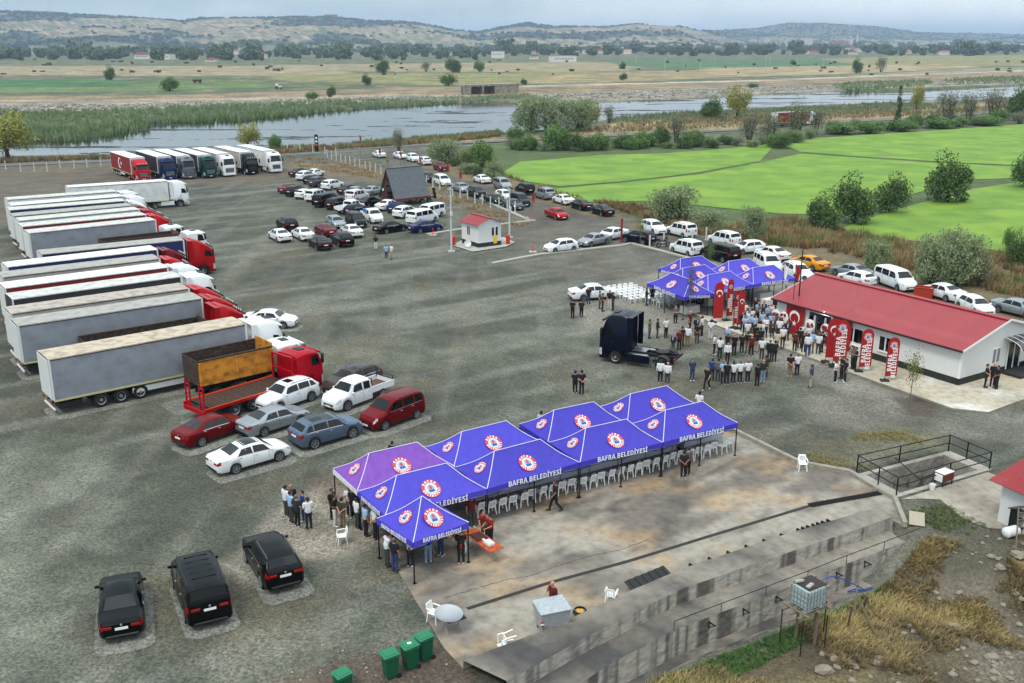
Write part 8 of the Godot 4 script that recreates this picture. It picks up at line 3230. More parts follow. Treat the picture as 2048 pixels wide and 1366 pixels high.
func _river() -> void:
	river=river_outline()
	var zs:=plain_zones()
	var boxes:=[]
	for q in zs:
		var r:=Rect2(q[0][0],Vector2.ZERO)
		for p in q[0]:
			r=r.expand(p)
		boxes.append(r.grow(q[2]+q[4]))
	var rb:=Rect2(river[0],Vector2.ZERO)
	for p in river:
		rb=rb.expand(p)
	rb=rb.grow(8)
	var rows:=[]
	var d:=190.0
	while d<3200.0:
		rows.append(d)
		d *= 1.0108
	var nc:=260
	var vs:=PackedVector3Array()
	var cs:=PackedColorArray()
	var fields:=FastNoiseLite.new()
	fields.seed=9
	fields.noise_type=FastNoiseLite.TYPE_CELLULAR
	fields.cellular_return_type=FastNoiseLite.RETURN_CELL_VALUE
	fields.frequency=.006
	fields.domain_warp_enabled=true
	fields.domain_warp_amplitude=30.0
	var pal:=[Color(.105,.125,.052),Color(.155,.15,.07),Color(.255,.2,.115),Color(.075,.115,.045),Color(.2,.175,.085),Color(.07,.13,.045)]
	for dd in rows:
		var w: float=dd*.56+40.0
		for i in nc+1:
			var x:=lerpf(-w,w,float(i)/nc)
			var z: float=-dd
			var p:=Vector2(x,z)
			var y:=-.05+N1.get_noise_2d(x*.9,z*.9)*.12
			if rb.has_point(p):
				y=lerpf(y,-2.6,inside(p,river,2.5))
			var k:=int(absf(fields.get_noise_2d(x,z*.45))*977.0) % pal.size()
			var m:=N1.get_noise_2d(x*.8,z*.8)
			var fn:=N2.get_noise_2d(x*.6,z*.35)
			var c: Color=pal[k] if dd>420 else Color(.12,.13,.06)
			c=c.lerp(Color(.075,.095,.04),clampf(.2+fn*1.6,0,.8))*(1.0+.3*m)
			for q in zs.size():
				if boxes[q].has_point(p):
					var zq=zs[q]
					var f: float=inside(p+Vector2(N2.get_noise_2d(x*.5+9,z*.5),N2.get_noise_2d(x*.5,z*.5+50))*zq[4],zq[0],zq[2])*zq[3]
					if f>.01:
						c=c.lerp(zq[1]*(1.0+.55*fn+.2*m),f)
			vs.append(V(x,y,z))
			cs.append(c)
	var idx:=PackedInt32Array()
	for j in rows.size()-1:
		for i in nc:
			var a:=j*(nc+1)+i
			idx.append_array(PackedInt32Array([a,a+nc+1,a+1,a+1,a+nc+1,a+nc+2]))
	var pm:=mat("plain_earth",Color.WHITE,.95,.0,{"vertex_color_use_as_albedo": true})
	tri(pm,noise_tex(1024,.02,[[.15,Color(.62,.62,.6)],[.5,Color(.92,.92,.9)],[.8,Color(1,1,1)]],7,41),60.0)
	detail(pm,noise_tex(512,.02,[[.2,Color(.78,.8,.76)],[.6,Color(1,1,1)]],5,42),370.0)
	one("plain",sheet(vs,cs,idx,pm),"","","","structure")
	# base to the horizon
	var base:=MB.new()
	base.quad(V(-16000,-3.4,200),V(16000,-3.4,200),V(16000,-3.4,-16000),V(-16000,-3.4,-16000))
	one("far_plain",base.done(mat("far_plain",lin(.12,.13,.08),.95)),"","","","structure")
	# water
	var wm:=mat("river_water",Color(.06,.065,.06),.07,.0,{"metallic_specular": .75})
	wm.normal_enabled=true
	wm.normal_texture=noise_tex(512,.02,[],4,51,FastNoiseLite.TYPE_SIMPLEX_SMOOTH,true,1.2)
	wm.normal_scale=.12
	wm.uv1_triplanar=true
	wm.uv1_world_triplanar=true
	wm.uv1_scale=Vector3.ONE/23.0
	var wb:=MB.new()
	for q in Geometry2D.offset_polygon(river,5.0):
		wb.poly(q,-.9)
	one("river",wb.done(wm),"","","","structure")
	# floating weed mats
	var mm:=mat("weed_mat",Color(.13,.115,.1),.7)
	var weeds:=MB.new()
	var wn:=FastNoiseLite.new()
	wn.seed=71
	wn.frequency=.03
	wn.fractal_octaves=4
	var bb:=Rect2(river[0],Vector2.ZERO)
	for p in river:
		bb=bb.expand(p)
	var st:=1.7
	var x:=maxf(bb.position.x,-260.0)
	while x<minf(bb.end.x,330.0):
		var z:=bb.position.y
		while z<bb.end.y:
			if absf(x)<-z*.55+10.0:
				var v:=wn.get_noise_2d(x*.45,z*2.0)+.25*wn.get_noise_2d(x*3.0,z*6.0)
				if v>.3 and Geometry2D.is_point_in_polygon(Vector2(x,z),river):
					var s:=st*clampf((v-.24)*4.0,.3,.62)
					var j:=Vector2(fmod(absf(x*7.3+z*3.1),1.0),fmod(absf(x*2.9+z*5.7),1.0))*.8
					var pts:=PackedVector2Array()
					for k in 6:
						var a:=TAU*k/6.0+j.x*3.0
						pts.append(Vector2(x+j.x,z+j.y)+Vector2(cos(a)*s*1.7,sin(a)*s*(.8+.3*j.y)))
					weeds.poly(pts,-.893)
			z += st
		x += st*1.3
	one("floating_weed",weeds.done(mm),"dark mats of weed floating on the river","weed","","stuff")
	# riverside road
	var rl:=[[-600,352],[-100,334],[0,331],[200,323],[560,303.5],[700,298],[860,289],[988,283],[1083,278],[1193,272.5],[1362,265],[1471,260],[1642,246],[1871,235],[1963,227],[2200,214]]
	var pa:=PackedVector2Array()
	var pb:=PackedVector2Array()
	for q in rl:
		var c:=g(q[0],q[1],.0)
		pa.append(Vector2(c.x,c.z-2.6))
		pb.append(Vector2(c.x,c.z+2.6))
	var asphalt:=mat("asphalt",Color.WHITE,.9,.0,{"vertex_color_use_as_albedo": true})
	tri(asphalt,noise_tex(512,.04,[[.2,Color(.7,.7,.7)],[.7,Color(1,1,1)]],6,61),9.0)
	one("road",strip(pb,pa,.1,.1,func(xx,zz): return Color(.155,.15,.145)*(1.0+.25*N2.get_noise_2d(xx,zz)),120).done(asphalt,null,true),"","","","structure")
	# bridge with two culvert openings on the far bank
	_bridge()
	stage("river")

func _bridge() -> void:
	var a:=g(926,192,-.5)
	var b:=g(1038,188,-.5)
	var turn:=yaw_of(a,b)
	var L:=a.distance_to(b)
	var o:=thing("culvert_bridge","pale concrete sluice bridge with two dark openings on the far bank","bridge",a,turn)
	var c:=mat("bridge_concrete",Color(.62,.6,.56),.85)
	tri(c,grime(.38),12.0)
	bx(o,"deck",V(L*.5,4.6,-3.0),V(L,.9,7.0),c)
	bx(o,"wing_wall",V(L*.78,2.1,.0),V(L*.42,4.2,.6),c)
	bx(o,"wing_wall",V(L*.06,2.1,.0),V(L*.12,4.2,.6),c)
	for x in [.12,.345,.57]:
		bx(o,"pier",V(L*x,2.1,-2.0),V(.8,4.2,5.0),c)
	bx(o,"back_wall",V(L*.35,2.1,-6.3),V(L*.5,4.2,.4),c)
	bx(o,"apron",V(L*.35,.0,2.0),V(L*.45,.4,4.0),c)

# ---------- tufts of grass, reeds and crops ----------
func tuft_mesh(h: float,w: float,n: int,s: int,m: Material,lean:=.35) -> ArrayMesh:
	var r:=RandomNumberGenerator.new()
	r.seed=s
	var b:=MB.new()
	for k in n:
		var a:=r.randf()*TAU
		var p:=V(cos(a),0,sin(a))*r.randf()*w*2.2
		var e:=V(cos(a+1.0),0,sin(a+1.0))
		var hh:=h*r.randf_range(.55,1.1)
		var t:=p+V(cos(a),0,sin(a))*hh*lean*r.randf()+V(0,hh,0)
		var q:=p.lerp(t,.55)+V(0,hh*.06,0)
		b.tri(p-e*w*.5,p+e*w*.5,q+e*w*.4)
		b.tri(p-e*w*.5,q+e*w*.4,q-e*w*.4)
		b.tri(q-e*w*.4,q+e*w*.4,t)
	return b.done(m)

func scatter(called: String,poly: PackedVector2Array,n: int,mesh: ArrayMesh,cols: Array,label: String,category: String,smin:=.7,smax:=1.3,y:=.0,seed_:=1,ground:=false,broken:=.0) -> void:
	var r:=RandomNumberGenerator.new()
	r.seed=seed_
	var rect:=Rect2(poly[0],Vector2.ZERO)
	for p in poly:
		rect=rect.expand(p)
	var ts:=[]
	var cc:=[]
	var tries:=0
	while ts.size()<n and tries<n*8:
		tries += 1
		var p:=rect.position+Vector2(r.randf(),r.randf())*rect.size
		if not Geometry2D.is_point_in_polygon(p,poly):
			continue
		var v:=N2.get_noise_2d(p.x*1.2,p.y*1.2)
		if broken>.0 and v<broken-.5+r.randf()*.3:
			continue
		var s:=r.randf_range(smin,smax)*(1.0+.4*v)
		var h:=ground_height(p.x,p.y) if ground else .0
		ts.append(Transform3D(Basis(Vector3.UP,r.randf()*TAU).scaled(V(s,s*r.randf_range(.8,1.2),s)),V(p.x,y+h,p.y)))
		var k:=clampf(.5+v*1.6+r.randf_range(-.35,.35),.0,.999)*(cols.size()-1)
		var c: Color=cols[int(k)].lerp(cols[int(k)+1],fmod(k,1.0)) if cols.size()>1 else cols[0]
		cc.append(c*r.randf_range(.8,1.2))
	var mm:=MultiMesh.new()
	mm.transform_format=MultiMesh.TRANSFORM_3D
	mm.use_colors=true
	mm.mesh=mesh
	mm.instance_count=ts.size()
	for i in ts.size():
		mm.set_instance_transform(i,ts[i])
		mm.set_instance_color(i,cc[i])
	var o:=MultiMeshInstance3D.new()
	o.name=numbered(called)
	o.multimesh=mm
	add_child(o)
	tag(o,label,category,"","stuff")

func leafy() -> StandardMaterial3D:
	return mat("leaf",Color.WHITE,.75,.0,{"vertex_color_use_as_albedo": true,"cull_mode": BaseMaterial3D.CULL_DISABLED,"backlight_enabled": true,"backlight": Color(.3,.34,.16)})

func _fields() -> void:
	var lm:=leafy()
	# rice paddies: a low standing crop with banks between
	var pads:=[
		[gg([[1005,346],[1040,324],[1200,311],[1330,307],[1450,298],[1552,287],[1520,323],[1380,348],[1240,364],[1120,373],[1040,362]]),0],
		[gg([[1556,287],[1640,276],[1860,262],[2060,248],[2300,238],[2300,330],[2050,332],[1850,322],[1700,312],[1600,304]]),1],
		[gg([[1090,380],[1240,366.5],[1400,349],[1524,325],[1600,308],[1700,315],[1850,325],[2060,335],[2055,356],[1940,360],[1800,395],[1680,430],[1560,428],[1400,412],[1290,402],[1180,405]]),2],
		[gg([[1668,462],[1790,420],[1950,378],[2060,361],[2300,350],[2300,560],[2060,512],[1900,488],[1780,478]]),3],
	]
	var rice:=mat("rice_leaf",Color.WHITE,.8,.0,{"vertex_color_use_as_albedo": true})
	tri(rice,noise_tex(512,.06,[[.15,Color(.74,.78,.7)],[.5,Color(.93,.95,.9)],[.8,Color(1,1,1)]],6,77),5.0,noise_tex(512,.07,[],3,78,FastNoiseLite.TYPE_SIMPLEX,true,6.0),.7)
	for q in pads:
		var mesh:=tiled(q[0],1.0,.07,func(x,z):
			var a:=N2.get_noise_2d(x*.9,z*.9)
			var b:=N1.get_noise_2d(x*5,z*5)
			var s:=N3.get_noise_2d(x*.8,z*9.0)+.5*N2.get_noise_2d(x*6.0,z*6.0)
			var c:=Color(.175,.3,.02).lerp(Color(.115,.225,.014),clampf(.35+a*1.2+s*.9,0,1))
			return c.lerp(Color(.235,.355,.028),clampf((b-.02)*2.2,0,.8)),rice)
		one("rice_paddy",mesh,["bright green rice in the paddy beside the entrance road","bright green rice in the far paddy below the hedge","bright green rice in the wide paddy behind the bushes","bright green rice in the corner paddy beyond the dry verge"][q[1]],"rice","","stuff")
	var dry:=tuft_mesh(.75,.06,9,5,lm,.6)
	var tan:=[Color(.14,.085,.035),Color(.235,.155,.07),Color(.33,.235,.115)]
	scatter("dry_grass",gg([[1400,470],[1560,440],[1640,450],[1700,470],[1850,500],[2060,520],[2300,570],[2300,700],[2060,600],[1960,580],[1850,548],[1700,512],[1560,492]]),8000,dry,tan+[Color(.12,.15,.04)],"tall dry grass on the verge behind the parked cars","grass",.7,1.5,0,31,false,.1)
	scatter("dry_grass",gg([[860,312],[960,330],[1060,372],[1180,402],[1300,442],[1400,470],[1420,455],[1290,415],[1180,402],[1090,382],[1010,350],[930,305]]),4500,dry,tan,"dry grass between the entrance road and the paddy","grass",.6,1.2,0,32)
	scatter("dry_grass",gg([[-200,338],[60,324],[560,307],[720,297],[870,287],[1000,273],[1000,268],[720,290],[300,313],[60,320],[-200,328]]),6000,dry,tan+[Color(.12,.14,.04)],"dry grass along the river bank beside the road","grass",.7,1.5,0,33)
	scatter("dry_grass",gg([[575,312],[760,328],[870,368],[1060,448],[1040,455],[860,392],[740,355],[600,335]]),3000,tuft_mesh(.3,.05,7,6,lm,.7),tan,"short dry grass along the white posts","grass",.6,1.2,0,34,false,.35)
	scatter("dry_grass",gg([[1100,262],[1230,250],[1500,232],[1640,226],[1880,222],[2048,208],[2048,216],[1880,230],[1640,240],[1480,254],[1200,266]]),2000,dry,[Color(.1,.13,.045)]+tan,"dry grass between the road and the river reeds","grass",.8,1.6,0,35)
	# weeds on the low ground below the walls
	var weed:=tuft_mesh(.22,.022,13,8,lm,1.3)
	scatter("dry_weeds",gg([[1290,1372],[1560,1270],[1720,1205],[1850,1130],[1960,1150],[2100,1220],[2100,1420],[1280,1420]],-1.6),13000,weed,[Color(.08,.12,.03),Color(.15,.115,.055),Color(.21,.145,.075),Color(.36,.275,.11)],"tangled dry weeds on the low ground below the wall","weeds",.5,1.3,0,41,true,.42)
	scatter("green_weeds",gg([[1290,1372],[1480,1296],[1620,1240],[1780,1172],[1800,1190],[1640,1270],[1500,1340],[1400,1400]],-1.7),3500,weed,[Color(.05,.12,.02),Color(.1,.17,.03)],"green weeds along the foot of the wall","weeds",.4,1.0,0,42,true)
	scatter("green_weeds",gg([[1820,1000],[1900,1015],[1990,1060],[1960,1080],[1870,1060],[1830,1030]]),500,weed,[Color(.05,.1,.02),Color(.11,.13,.04)],"patchy green weeds beside the concrete apron","weeds",.4,.9,0,43,false,.4)
	scatter("yellow_weeds",gg([[1600,912],[1720,868],[1870,855],[1880,880],[1730,940],[1640,936]]),600,weed,[Color(.16,.14,.03),Color(.27,.21,.06)],"yellowing weeds on the gravel behind the pit","weeds",.3,.7,0,44,false,.45)
	# reeds
	var reed:=tuft_mesh(2.0,.14,11,11,lm,.3)
	var rc:=[Color(.06,.12,.035),Color(.1,.175,.06),Color(.19,.235,.12)]
	scatter("reeds",gg([[-300,226],[100,228],[280,222],[480,212],[560,210],[700,204],[720,216],[570,234],[470,243],[310,250],[290,262],[190,280],[40,288],[-300,300]],-.9),9000,reed,rc,"dense green reed bed along the far bank","reeds",.45,1.25,-1.0,51,false,.22)
	scatter("reeds",gg([[700,204],[930,197],[1000,194],[1060,190],[1060,200],[940,206],[800,214],[700,219]],-.9),1800,reed,rc,"reeds and rushes below the sluice bridge","reeds",.5,1.0,-1.0,52)
	scatter("reeds",gg([[700,290],[870,277],[1000,266],[1010,272],[880,284],[720,294]],-.5),1500,reed,rc,"reeds along the near bank before the willows","reeds",.4,.7,-.4,53)
	scatter("reeds",gg([[1215,248],[1240,236],[1340,228],[1500,224],[1660,215],[1760,208],[1860,210],[1880,220],[1660,236],[1480,246],[1330,250]],-.5),3200,reed,rc+[Color(.17,.15,.1)],"reeds along the near bank beyond the willows","reeds",.5,.9,-.5,54)
	scatter("reeds",gg([[1660,176],[1700,168],[1850,163],[1865,170],[1820,178],[1700,185]],-.9),900,reed,rc,"dark reed island in the upper river","reeds",.9,1.5,-1.0,55)
	scatter("reeds",gg([[1880,164],[1960,158],[2100,154],[2100,166],[1920,172]],-.9),900,reed,rc,"dark reed bed beyond the reed island","reeds",.9,1.5,-1.0,56)
	# rock facing of the far bank
	var rk:=MB.new()
	rk.lathe(Vector3.ZERO,Vector3.UP,[[-.2,.0],[-.1,.45],[.2,.5],[.42,.25],[.45,.0]],5)
	var rm:=rk.done(mat("rock_face",Color.WHITE,.9,.0,{"vertex_color_use_as_albedo": true}))
	var rcs:=[Color(.13,.115,.1),Color(.21,.195,.17),Color(.33,.31,.28)]
	scatter("bank_rocks",gg([[-300,212],[250,208],[500,202],[720,195],[925,191],[925,196],[720,200],[490,208],[210,219],[-300,226]]),1700,rm,rcs,"pale rock facing along the far bank before the sluice","rocks",.5,1.2,0,61)
	scatter("bank_rocks",gg([[1060,190],[1250,184],[1500,175],[1640,172],[2048,160],[2048,165],[1640,178],[1500,184],[1300,195],[1100,198]]),2000,rm,rcs,"pale rock facing along the far bank past the sluice","rocks",.5,1.3,0,62)
	stage("fields")

# ---------- trees ----------
var crowns:={}
func crown(kind: String) -> ArrayMesh:
	# a crown about 6 m wide and 6 m tall: leaf sprays spread through uneven clumps
	if crowns.has(kind):
		return crowns[kind]
	var K:={
		"willow": [Color(.105,.145,.068),Color(.175,.205,.105),.34,.1,.9,5200],"dark": [Color(.03,.06,.016),Color(.07,.115,.028),.26,.2,.75,5200],"olive": [Color(.075,.085,.05),Color(.13,.135,.085),.3,.1,1.0,2600],
		"yellow": [Color(.115,.135,.02),Color(.23,.215,.04),.24,.17,.9,3600],"green": [Color(.04,.085,.018),Color(.095,.165,.035),.26,.19,.8,5000],"far": [Color(.036,.062,.024),Color(.085,.115,.045),.95,.75,.8,420],"cypress": [Color(.022,.045,.016),Color(.05,.08,.028),.3,.2,.7,2200]}
	var k: Array=K[kind]
	var r:=RandomNumberGenerator.new()
	r.seed=hash(kind)
	var clumps:=[]
	var nc:=30 if kind != "far" else 14
	for i in nc:
		var d:=V(r.randfn(),r.randfn()*.8,r.randfn()).normalized()*pow(r.randf(),.45)*2.1
		d.y=d.y*(1.15 if kind != "cypress" else 2.6)+(3.0 if kind != "far" else 2.6)
		if kind == "cypress":
			d.x *= .35
			d.z *= .35
		clumps.append([d,r.randf_range(.75,1.35)*(1.0 if kind != "cypress" else .6),r.randf()])
	var b:=MB.new()
	for i in k[5]:
		var c=clumps[r.randi() % nc]
		var e:=V(r.randfn(),r.randfn(),r.randfn()).normalized()
		var p: Vector3=c[0]+e*c[1]*pow(r.randf(),.33)*V(1,.85,1)
		if p.y<.25:
			continue
		var dir:=(e+V(r.randfn(),r.randfn()+(.5 if kind == "willow" else .0),r.randfn())*.7).normalized()
		var s:=dir.cross(V(r.randfn(),r.randfn(),r.randfn())).normalized()
		var l: float=k[2]*r.randf_range(.7,1.35)
		var w: float=k[3]*r.randf_range(.7,1.3)
		b.col=(k[0] as Color).lerp(k[1],clampf(c[2]*.55+r.randf()*.55,0,1))*r.randf_range(1.1,1.7)
		b.tri(p-dir*l*.5,p+s*w*.5,p+dir*l*.5)
		b.tri(p-dir*l*.5,p+dir*l*.5,p-s*w*.5)
	crowns[kind]=b.done(leafy(),null,true)
	return crowns[kind]

var trunk_mesh:={}
func trunk(kind: String) -> ArrayMesh:
	var key := "multi" if kind in ["willow","olive"] else ("far" if kind == "far" else "single")
	if trunk_mesh.has(key):
		return trunk_mesh[key]
	var r:=RandomNumberGenerator.new()
	r.seed=5
	var b:=MB.new()
	var n:=5 if key == "multi" else 1
	for i in n:
		var a:=TAU*i/n+.4
		var o:=V(cos(a),0,sin(a))*(.25 if n>1 else .0)
		var top:=V(cos(a)*(1.3 if n>1 else .1),3.6,sin(a)*(1.3 if n>1 else .1))
		var rad:=.13 if n>1 else .22
		b.tube([o-V(0,.3,0),o.lerp(top,.4)+V(.05,0,.05),top],[rad*1.2,rad*.8,rad*.4],6)
		if key != "far":
			for j in 4:
				var q:=o.lerp(top,r.randf_range(.4,.95))
				b.tube([q,q+V(r.randfn(),r.randf_range(.5,1.4),r.randfn())*.8],[rad*.4,rad*.12],5)
	trunk_mesh[key]=b.done(mat("bark",Color(.24,.2,.165),.9))
	return trunk_mesh[key]

func tree(kind: String,at: Vector3,w: float,h: float,label: String,group := "",called := "tree",turn:=INF) -> void:
	var o:=thing(called,label,"tree" if called == "tree" else "bush",at,rng.randf()*TAU if turn==INF else turn,group)
	var s:=V(w/6.2,h/6.0,w/6.2)
	part(o,"trunk",trunk(kind),Transform3D(Basis().scaled(s),Vector3.ZERO))
	# bushes are leafy to the ground
	var low:=.0 if called == "tree" and kind in ["yellow","olive","cypress"] else .16
	s.y *= 1.0+low
	part(o,"crown",crown(kind),Transform3D(Basis().scaled(s),V(0,-low*h,0)))

func tp(px: float,py: float,wpx: float,hpx: float) -> Array:
	# place and true size of something that stands at that point and spans so many pixels
	var p:=g(px,py)
	var z:=p.distance_to(V(0,HC,0))
	return [p,wpx*z/FP,hpx*z/FP*1.03]

func _plants() -> void:
	# [kind, base x, base y, width, height (all as seen), label words, group, name]
	var gw := "willows on the near river bank"
	var gh := "hedgerow along the riverside road"
	var gp := "bushes at the edge of the paddy"
	var gv := "bushes on the verge behind the hall"
	var l:=[
		["willow",1060,262,90,72,"wide grey-green willow at the waterside, outermost of the clump",gw],["willow",1110,264,90,74,"wide grey-green willow in the middle of the waterside clump",gw],["willow",1160,262,80,68,"grey-green willow behind the yellowish one in the clump",gw],["yellow",1178,258,62,58,"yellow-green willow at the end of the waterside clump",gw],["olive",1218,246,30,38,"small sparse grey shrub beside the willow clump",gw],
		["green",1032,288,42,40,"dense green bush beside the riverside road, rounded",gh],["green",1060,300,40,34,"low green bush before the hedge corner",gh],["green",1115,300,78,54,"large spreading green bush in the hedgerow",gh],["dark",1160,302,60,40,"dark bush beside the large green one in the hedgerow",gh],["green",1200,300,60,36,"low green bush in the hedgerow past the dark one",gh],["dark",1245,296,60,30,"low dark bush midway along the hedgerow",gh],["green",1290,293,55,34,"green bush with an upright shoot in the hedgerow",gh],["dark",1325,292,40,44,"upright dark shrub in the hedgerow",gh],["olive",1352,285,40,58,"thin grey-green tree rising over the hedgerow",gh],["green",1385,290,60,32,"low green bush before the parked red lorry",gh],
		["dark",1420,238,50,42,"dark green tree at the bend of the river",gh],["yellow",1474,236,66,62,"tall yellow-green tree at the bend of the river",gh],["olive",1498,285,56,62,"tall olive-grey tree before the red lorry on the road",gh],["olive",1540,288,56,64,"olive-grey tree screening the red lorry's tail",gh],["olive",1592,282,66,78,"tallest olive-grey tree over the red lorry",gh],["olive",1632,270,36,56,"slim olive-grey tree by the red lorry's cab",gh],["dark",1560,296,50,28,"low dark bush under the olive-grey trees",gh],
		["green",1680,268,70,22,"low vine-covered hedge bush past the red lorry",gh],["green",1735,266,70,24,"middle vine-covered hedge bush past the red lorry",gh],["green",1800,262,70,22,"outer vine-covered hedge bush past the red lorry",gh],["cypress",1794,254,34,54,"narrow dark upright tree on the riverside road",gh],["yellow",1832,224,32,52,"yellow autumn tree by the upper river",gh],["olive",1892,248,62,64,"bare olive-grey tree beside the bend of the road",gh],["olive",1935,247,46,60,"second bare olive-grey tree at the road bend",gh],["olive",1985,240,60,58,"third bare olive-grey tree at the road bend",gh],["dark",2032,234,50,56,"dark tree where the hedgerow leaves the road",gh],["green",1880,256,80,20,"low green hedge bush at the foot of the bare trees",gh],["green",1970,250,80,18,"low green hedge bush ending the row",gh],
		["willow",886,326,86,52,"broad grey-green willow bush beside the entrance road",gp],["green",964,334,66,58,"dense green bush at the corner of the paddy",gp],["willow",990,360,52,40,"grey-green willow bush beside the corner of the paddy",gp],["willow",935,330,44,36,"small willow bush between the entrance road and the green bush",gp],
		["willow",1345,442,118,76,"wide grey-green willow bush behind the white vans",gp],["willow",1420,462,84,46,"low scrubby bush behind the white vans",gp],["willow",1505,482,66,76,"upright grey-green willow on the verge behind the vans",gp],["dark",1642,462,78,74,"dark tree at the near corner of the bunded paddies",gp],["dark",1708,446,96,90,"broad dark tree between the two paddies",gp],["dark",1778,424,80,72,"dark tree with a yellowish top on the paddy bank",gp],["dark",1894,404,104,88,"large round dark tree alone on the paddy bank",gp],["dark",2052,375,60,58,"dark tree at the edge of the far paddy",gp],["dark",2040,530,60,60,"dark bush at the edge of the corner paddy",gp],["green",2015,500,24,44,"thin green sapling by the corner paddy",gp],
		["willow",1750,542,66,66,"small willow bush behind the silver sedan",gv],["willow",1862,572,100,104,"large willow bush behind the white panel van",gv],["willow",1912,570,110,112,"largest willow bush on the verge behind the hall",gv],["olive",1958,572,60,70,"pale sparse shrub beside the largest willow bush",gv],
		["yellow",498,300,62,52,"round tree behind the lorries, wider of two","trees behind the seven lorries"],["green",552,302,34,34,"round tree behind the last white lorry","trees behind the seven lorries"],["olive",797,304,30,50,"slim grey tree at the mouth of the entrance road",""],["yellow",18,322,110,88,"big yellow-green tree leaning over the river at the lot corner",""],
		["green",340,182,44,28,"bush in the green field across the river","bushes across the river"],["dark",220,160,24,26,"dark round tree in the meadow across the river","bushes across the river"],["dark",662,194,22,22,"small dark bush on the far embankment","bushes across the river"],["green",625,199,30,16,"low green bush on the far embankment","bushes across the river"],["dark",765,146,34,28,"dark round tree behind the sluice meadow","bushes across the river"],["dark",908,145,38,30,"large dark round tree in the meadow","bushes across the river"],["olive",852,143,26,20,"brownish tree in the meadow","bushes across the river"],["green",897,171,40,24,"green tree on the bank beside the sluice bridge","bushes across the river"],["dark",734,170,24,22,"dark bush by the far embankment path","bushes across the river"],["green",958,143,28,22,"pale green tree in the meadow","bushes across the river"],["dark",1048,169,16,12,"small dark bush past the sluice bridge","bushes across the river"],["dark",1246,160,20,14,"small dark bush by the tan field","bushes across the river"],["dark",1245,138,18,14,"dark tree at the green strip","bushes across the river"],["dark",1714,146,24,28,"dark tree standing on the far embankment","bushes across the river"],["olive",1762,144,26,30,"bare tree standing on the far embankment","bushes across the river"],["dark",1587,130,14,10,"dark bush in the green strip","bushes across the river"],["green",1505,176,26,10,"low bush on the rocky bank","bushes across the river"],
	]
	for q in l:
		var t:=tp(q[1],q[2],q[3],q[4])
		t[2] *= 1.06
		var small: bool = "bush" in q[5] or "shrub" in q[5]
		tree(q[0],t[0],t[1],t[2],q[5],q[6],"bush" if small else "tree")
	# the rest of the hedgerow: one thick green band with gaps only at its ends
	var hr:=RandomNumberGenerator.new()
	hr.seed=19
	for q in [[1000,302,1560,292,22],[1560,290,1640,272,4],[1640,268,2060,244,16],[905,335,1000,372,6]]:
		for k in q[4]:
			var f: float=(k+hr.randf())/q[4]
			var t:=tp(lerpf(q[0],q[2],f),lerpf(q[1],q[3],f)+hr.randf_range(-6,3),hr.randf_range(26,50),hr.randf_range(14,30))
			tree(["green","dark","green","olive","willow"][hr.randi() % 5],t[0],t[1],t[2],"low bush in the thick of the hedgerow beside the paddy","bushes of the hedgerow","bush",hr.randf()*TAU)
	# young planted trees with clear stems
	for q in [["yellow",1818,812,44,108,"young tree with yellowing leaves in a patch of soil by the hall"],["olive",1378,640,26,110,"young dark-leaved tree before the crosswise tent"],["yellow",1280,492,26,58,"thin yellowish sapling behind the kerb by the dark blue SUV"],["green",1419,540,30,56,"thin green sapling behind the rearmost tent"],["yellow",893,400,12,34,"small sapling beside the A-frame cabin"],["green",1000,410,12,26,"small sapling among the white posts"],["yellow",776,338,16,26,"small yellowish sapling above the cabin"]]:
		var t:=tp(q[1],q[2],q[3],q[4])
		var o:=thing("sapling",q[5],"tree",t[0],rng.randf()*TAU,"planted saplings")
		var m:=MB.new()
		m.tube([Vector3.ZERO,V(.03,t[2]*.5,.02),V(.0,t[2]*.9,0)],[.035,.028,.01],6)
		part(o,"stem",m.done(mat("bark_pale",Color(.42,.38,.33),.9)))
		part(o,"crown",sapling_crown(q[0]),Transform3D(Basis().scaled(V(t[1]*.8,t[2]*.62,t[1]*.8)),V(0,t[2]*.38,0)))
	stage("plants")

var sap:={}
func sapling_crown(kind: String) -> ArrayMesh:
	# unit crown: 1 m wide, 1 m tall, sparse
	if sap.has(kind):
		return sap[kind]
	var r:=RandomNumberGenerator.new()
	r.seed=hash(kind)+3
	var a:=Color(.1,.12,.03)
	var c:=Color(.24,.22,.06)
	if kind == "olive":
		a=Color(.05,.06,.03)
		c=Color(.12,.11,.06)
	elif kind == "green":
		a=Color(.05,.1,.03)
		c=Color(.13,.18,.05)
	var b:=MB.new()
	for i in 620:
		var p:=V(r.randfn()*.2,.5+r.randfn()*.24,r.randfn()*.2)
		var d:=V(r.randfn(),r.randfn(),r.randfn()).normalized()
		var s:=d.cross(V(r.randfn(),r.randfn(),r.randfn())).normalized()
		b.col=a.lerp(c,r.randf())
		b.tri(p-d*.035,p+s*.022,p+d*.035)
		b.tri(p-d*.035,p+d*.035,p-s*.022)
	sap[kind]=b.done(leafy(),null,true)
	return sap[kind]

# ---------- hills, far trees, villages, poles ----------
var crest_line:=[[-700,40],[-300,34],[0,30],[60,32],[150,34],[300,42],[400,50],[430,45],[560,42],[680,42],[760,48],[840,52],[900,62],[960,68],[1000,60],[1050,52],[1100,57],[1200,58],[1260,54],[1340,58],[1380,66],[1480,62],[1550,52],[1620,53],[1720,58],[1800,68],[1900,70],[2048,74],[2400,78],[2800,80]]
func crest_at(px: float) -> float:
	for i in crest_line.size()-1:
		if px <= crest_line[i+1][0]:
			return lerpf(crest_line[i][1],crest_line[i+1][1],clampf((px-crest_line[i][0])/(crest_line[i+1][0]-crest_line[i][0]),0,1))
	return 80.0

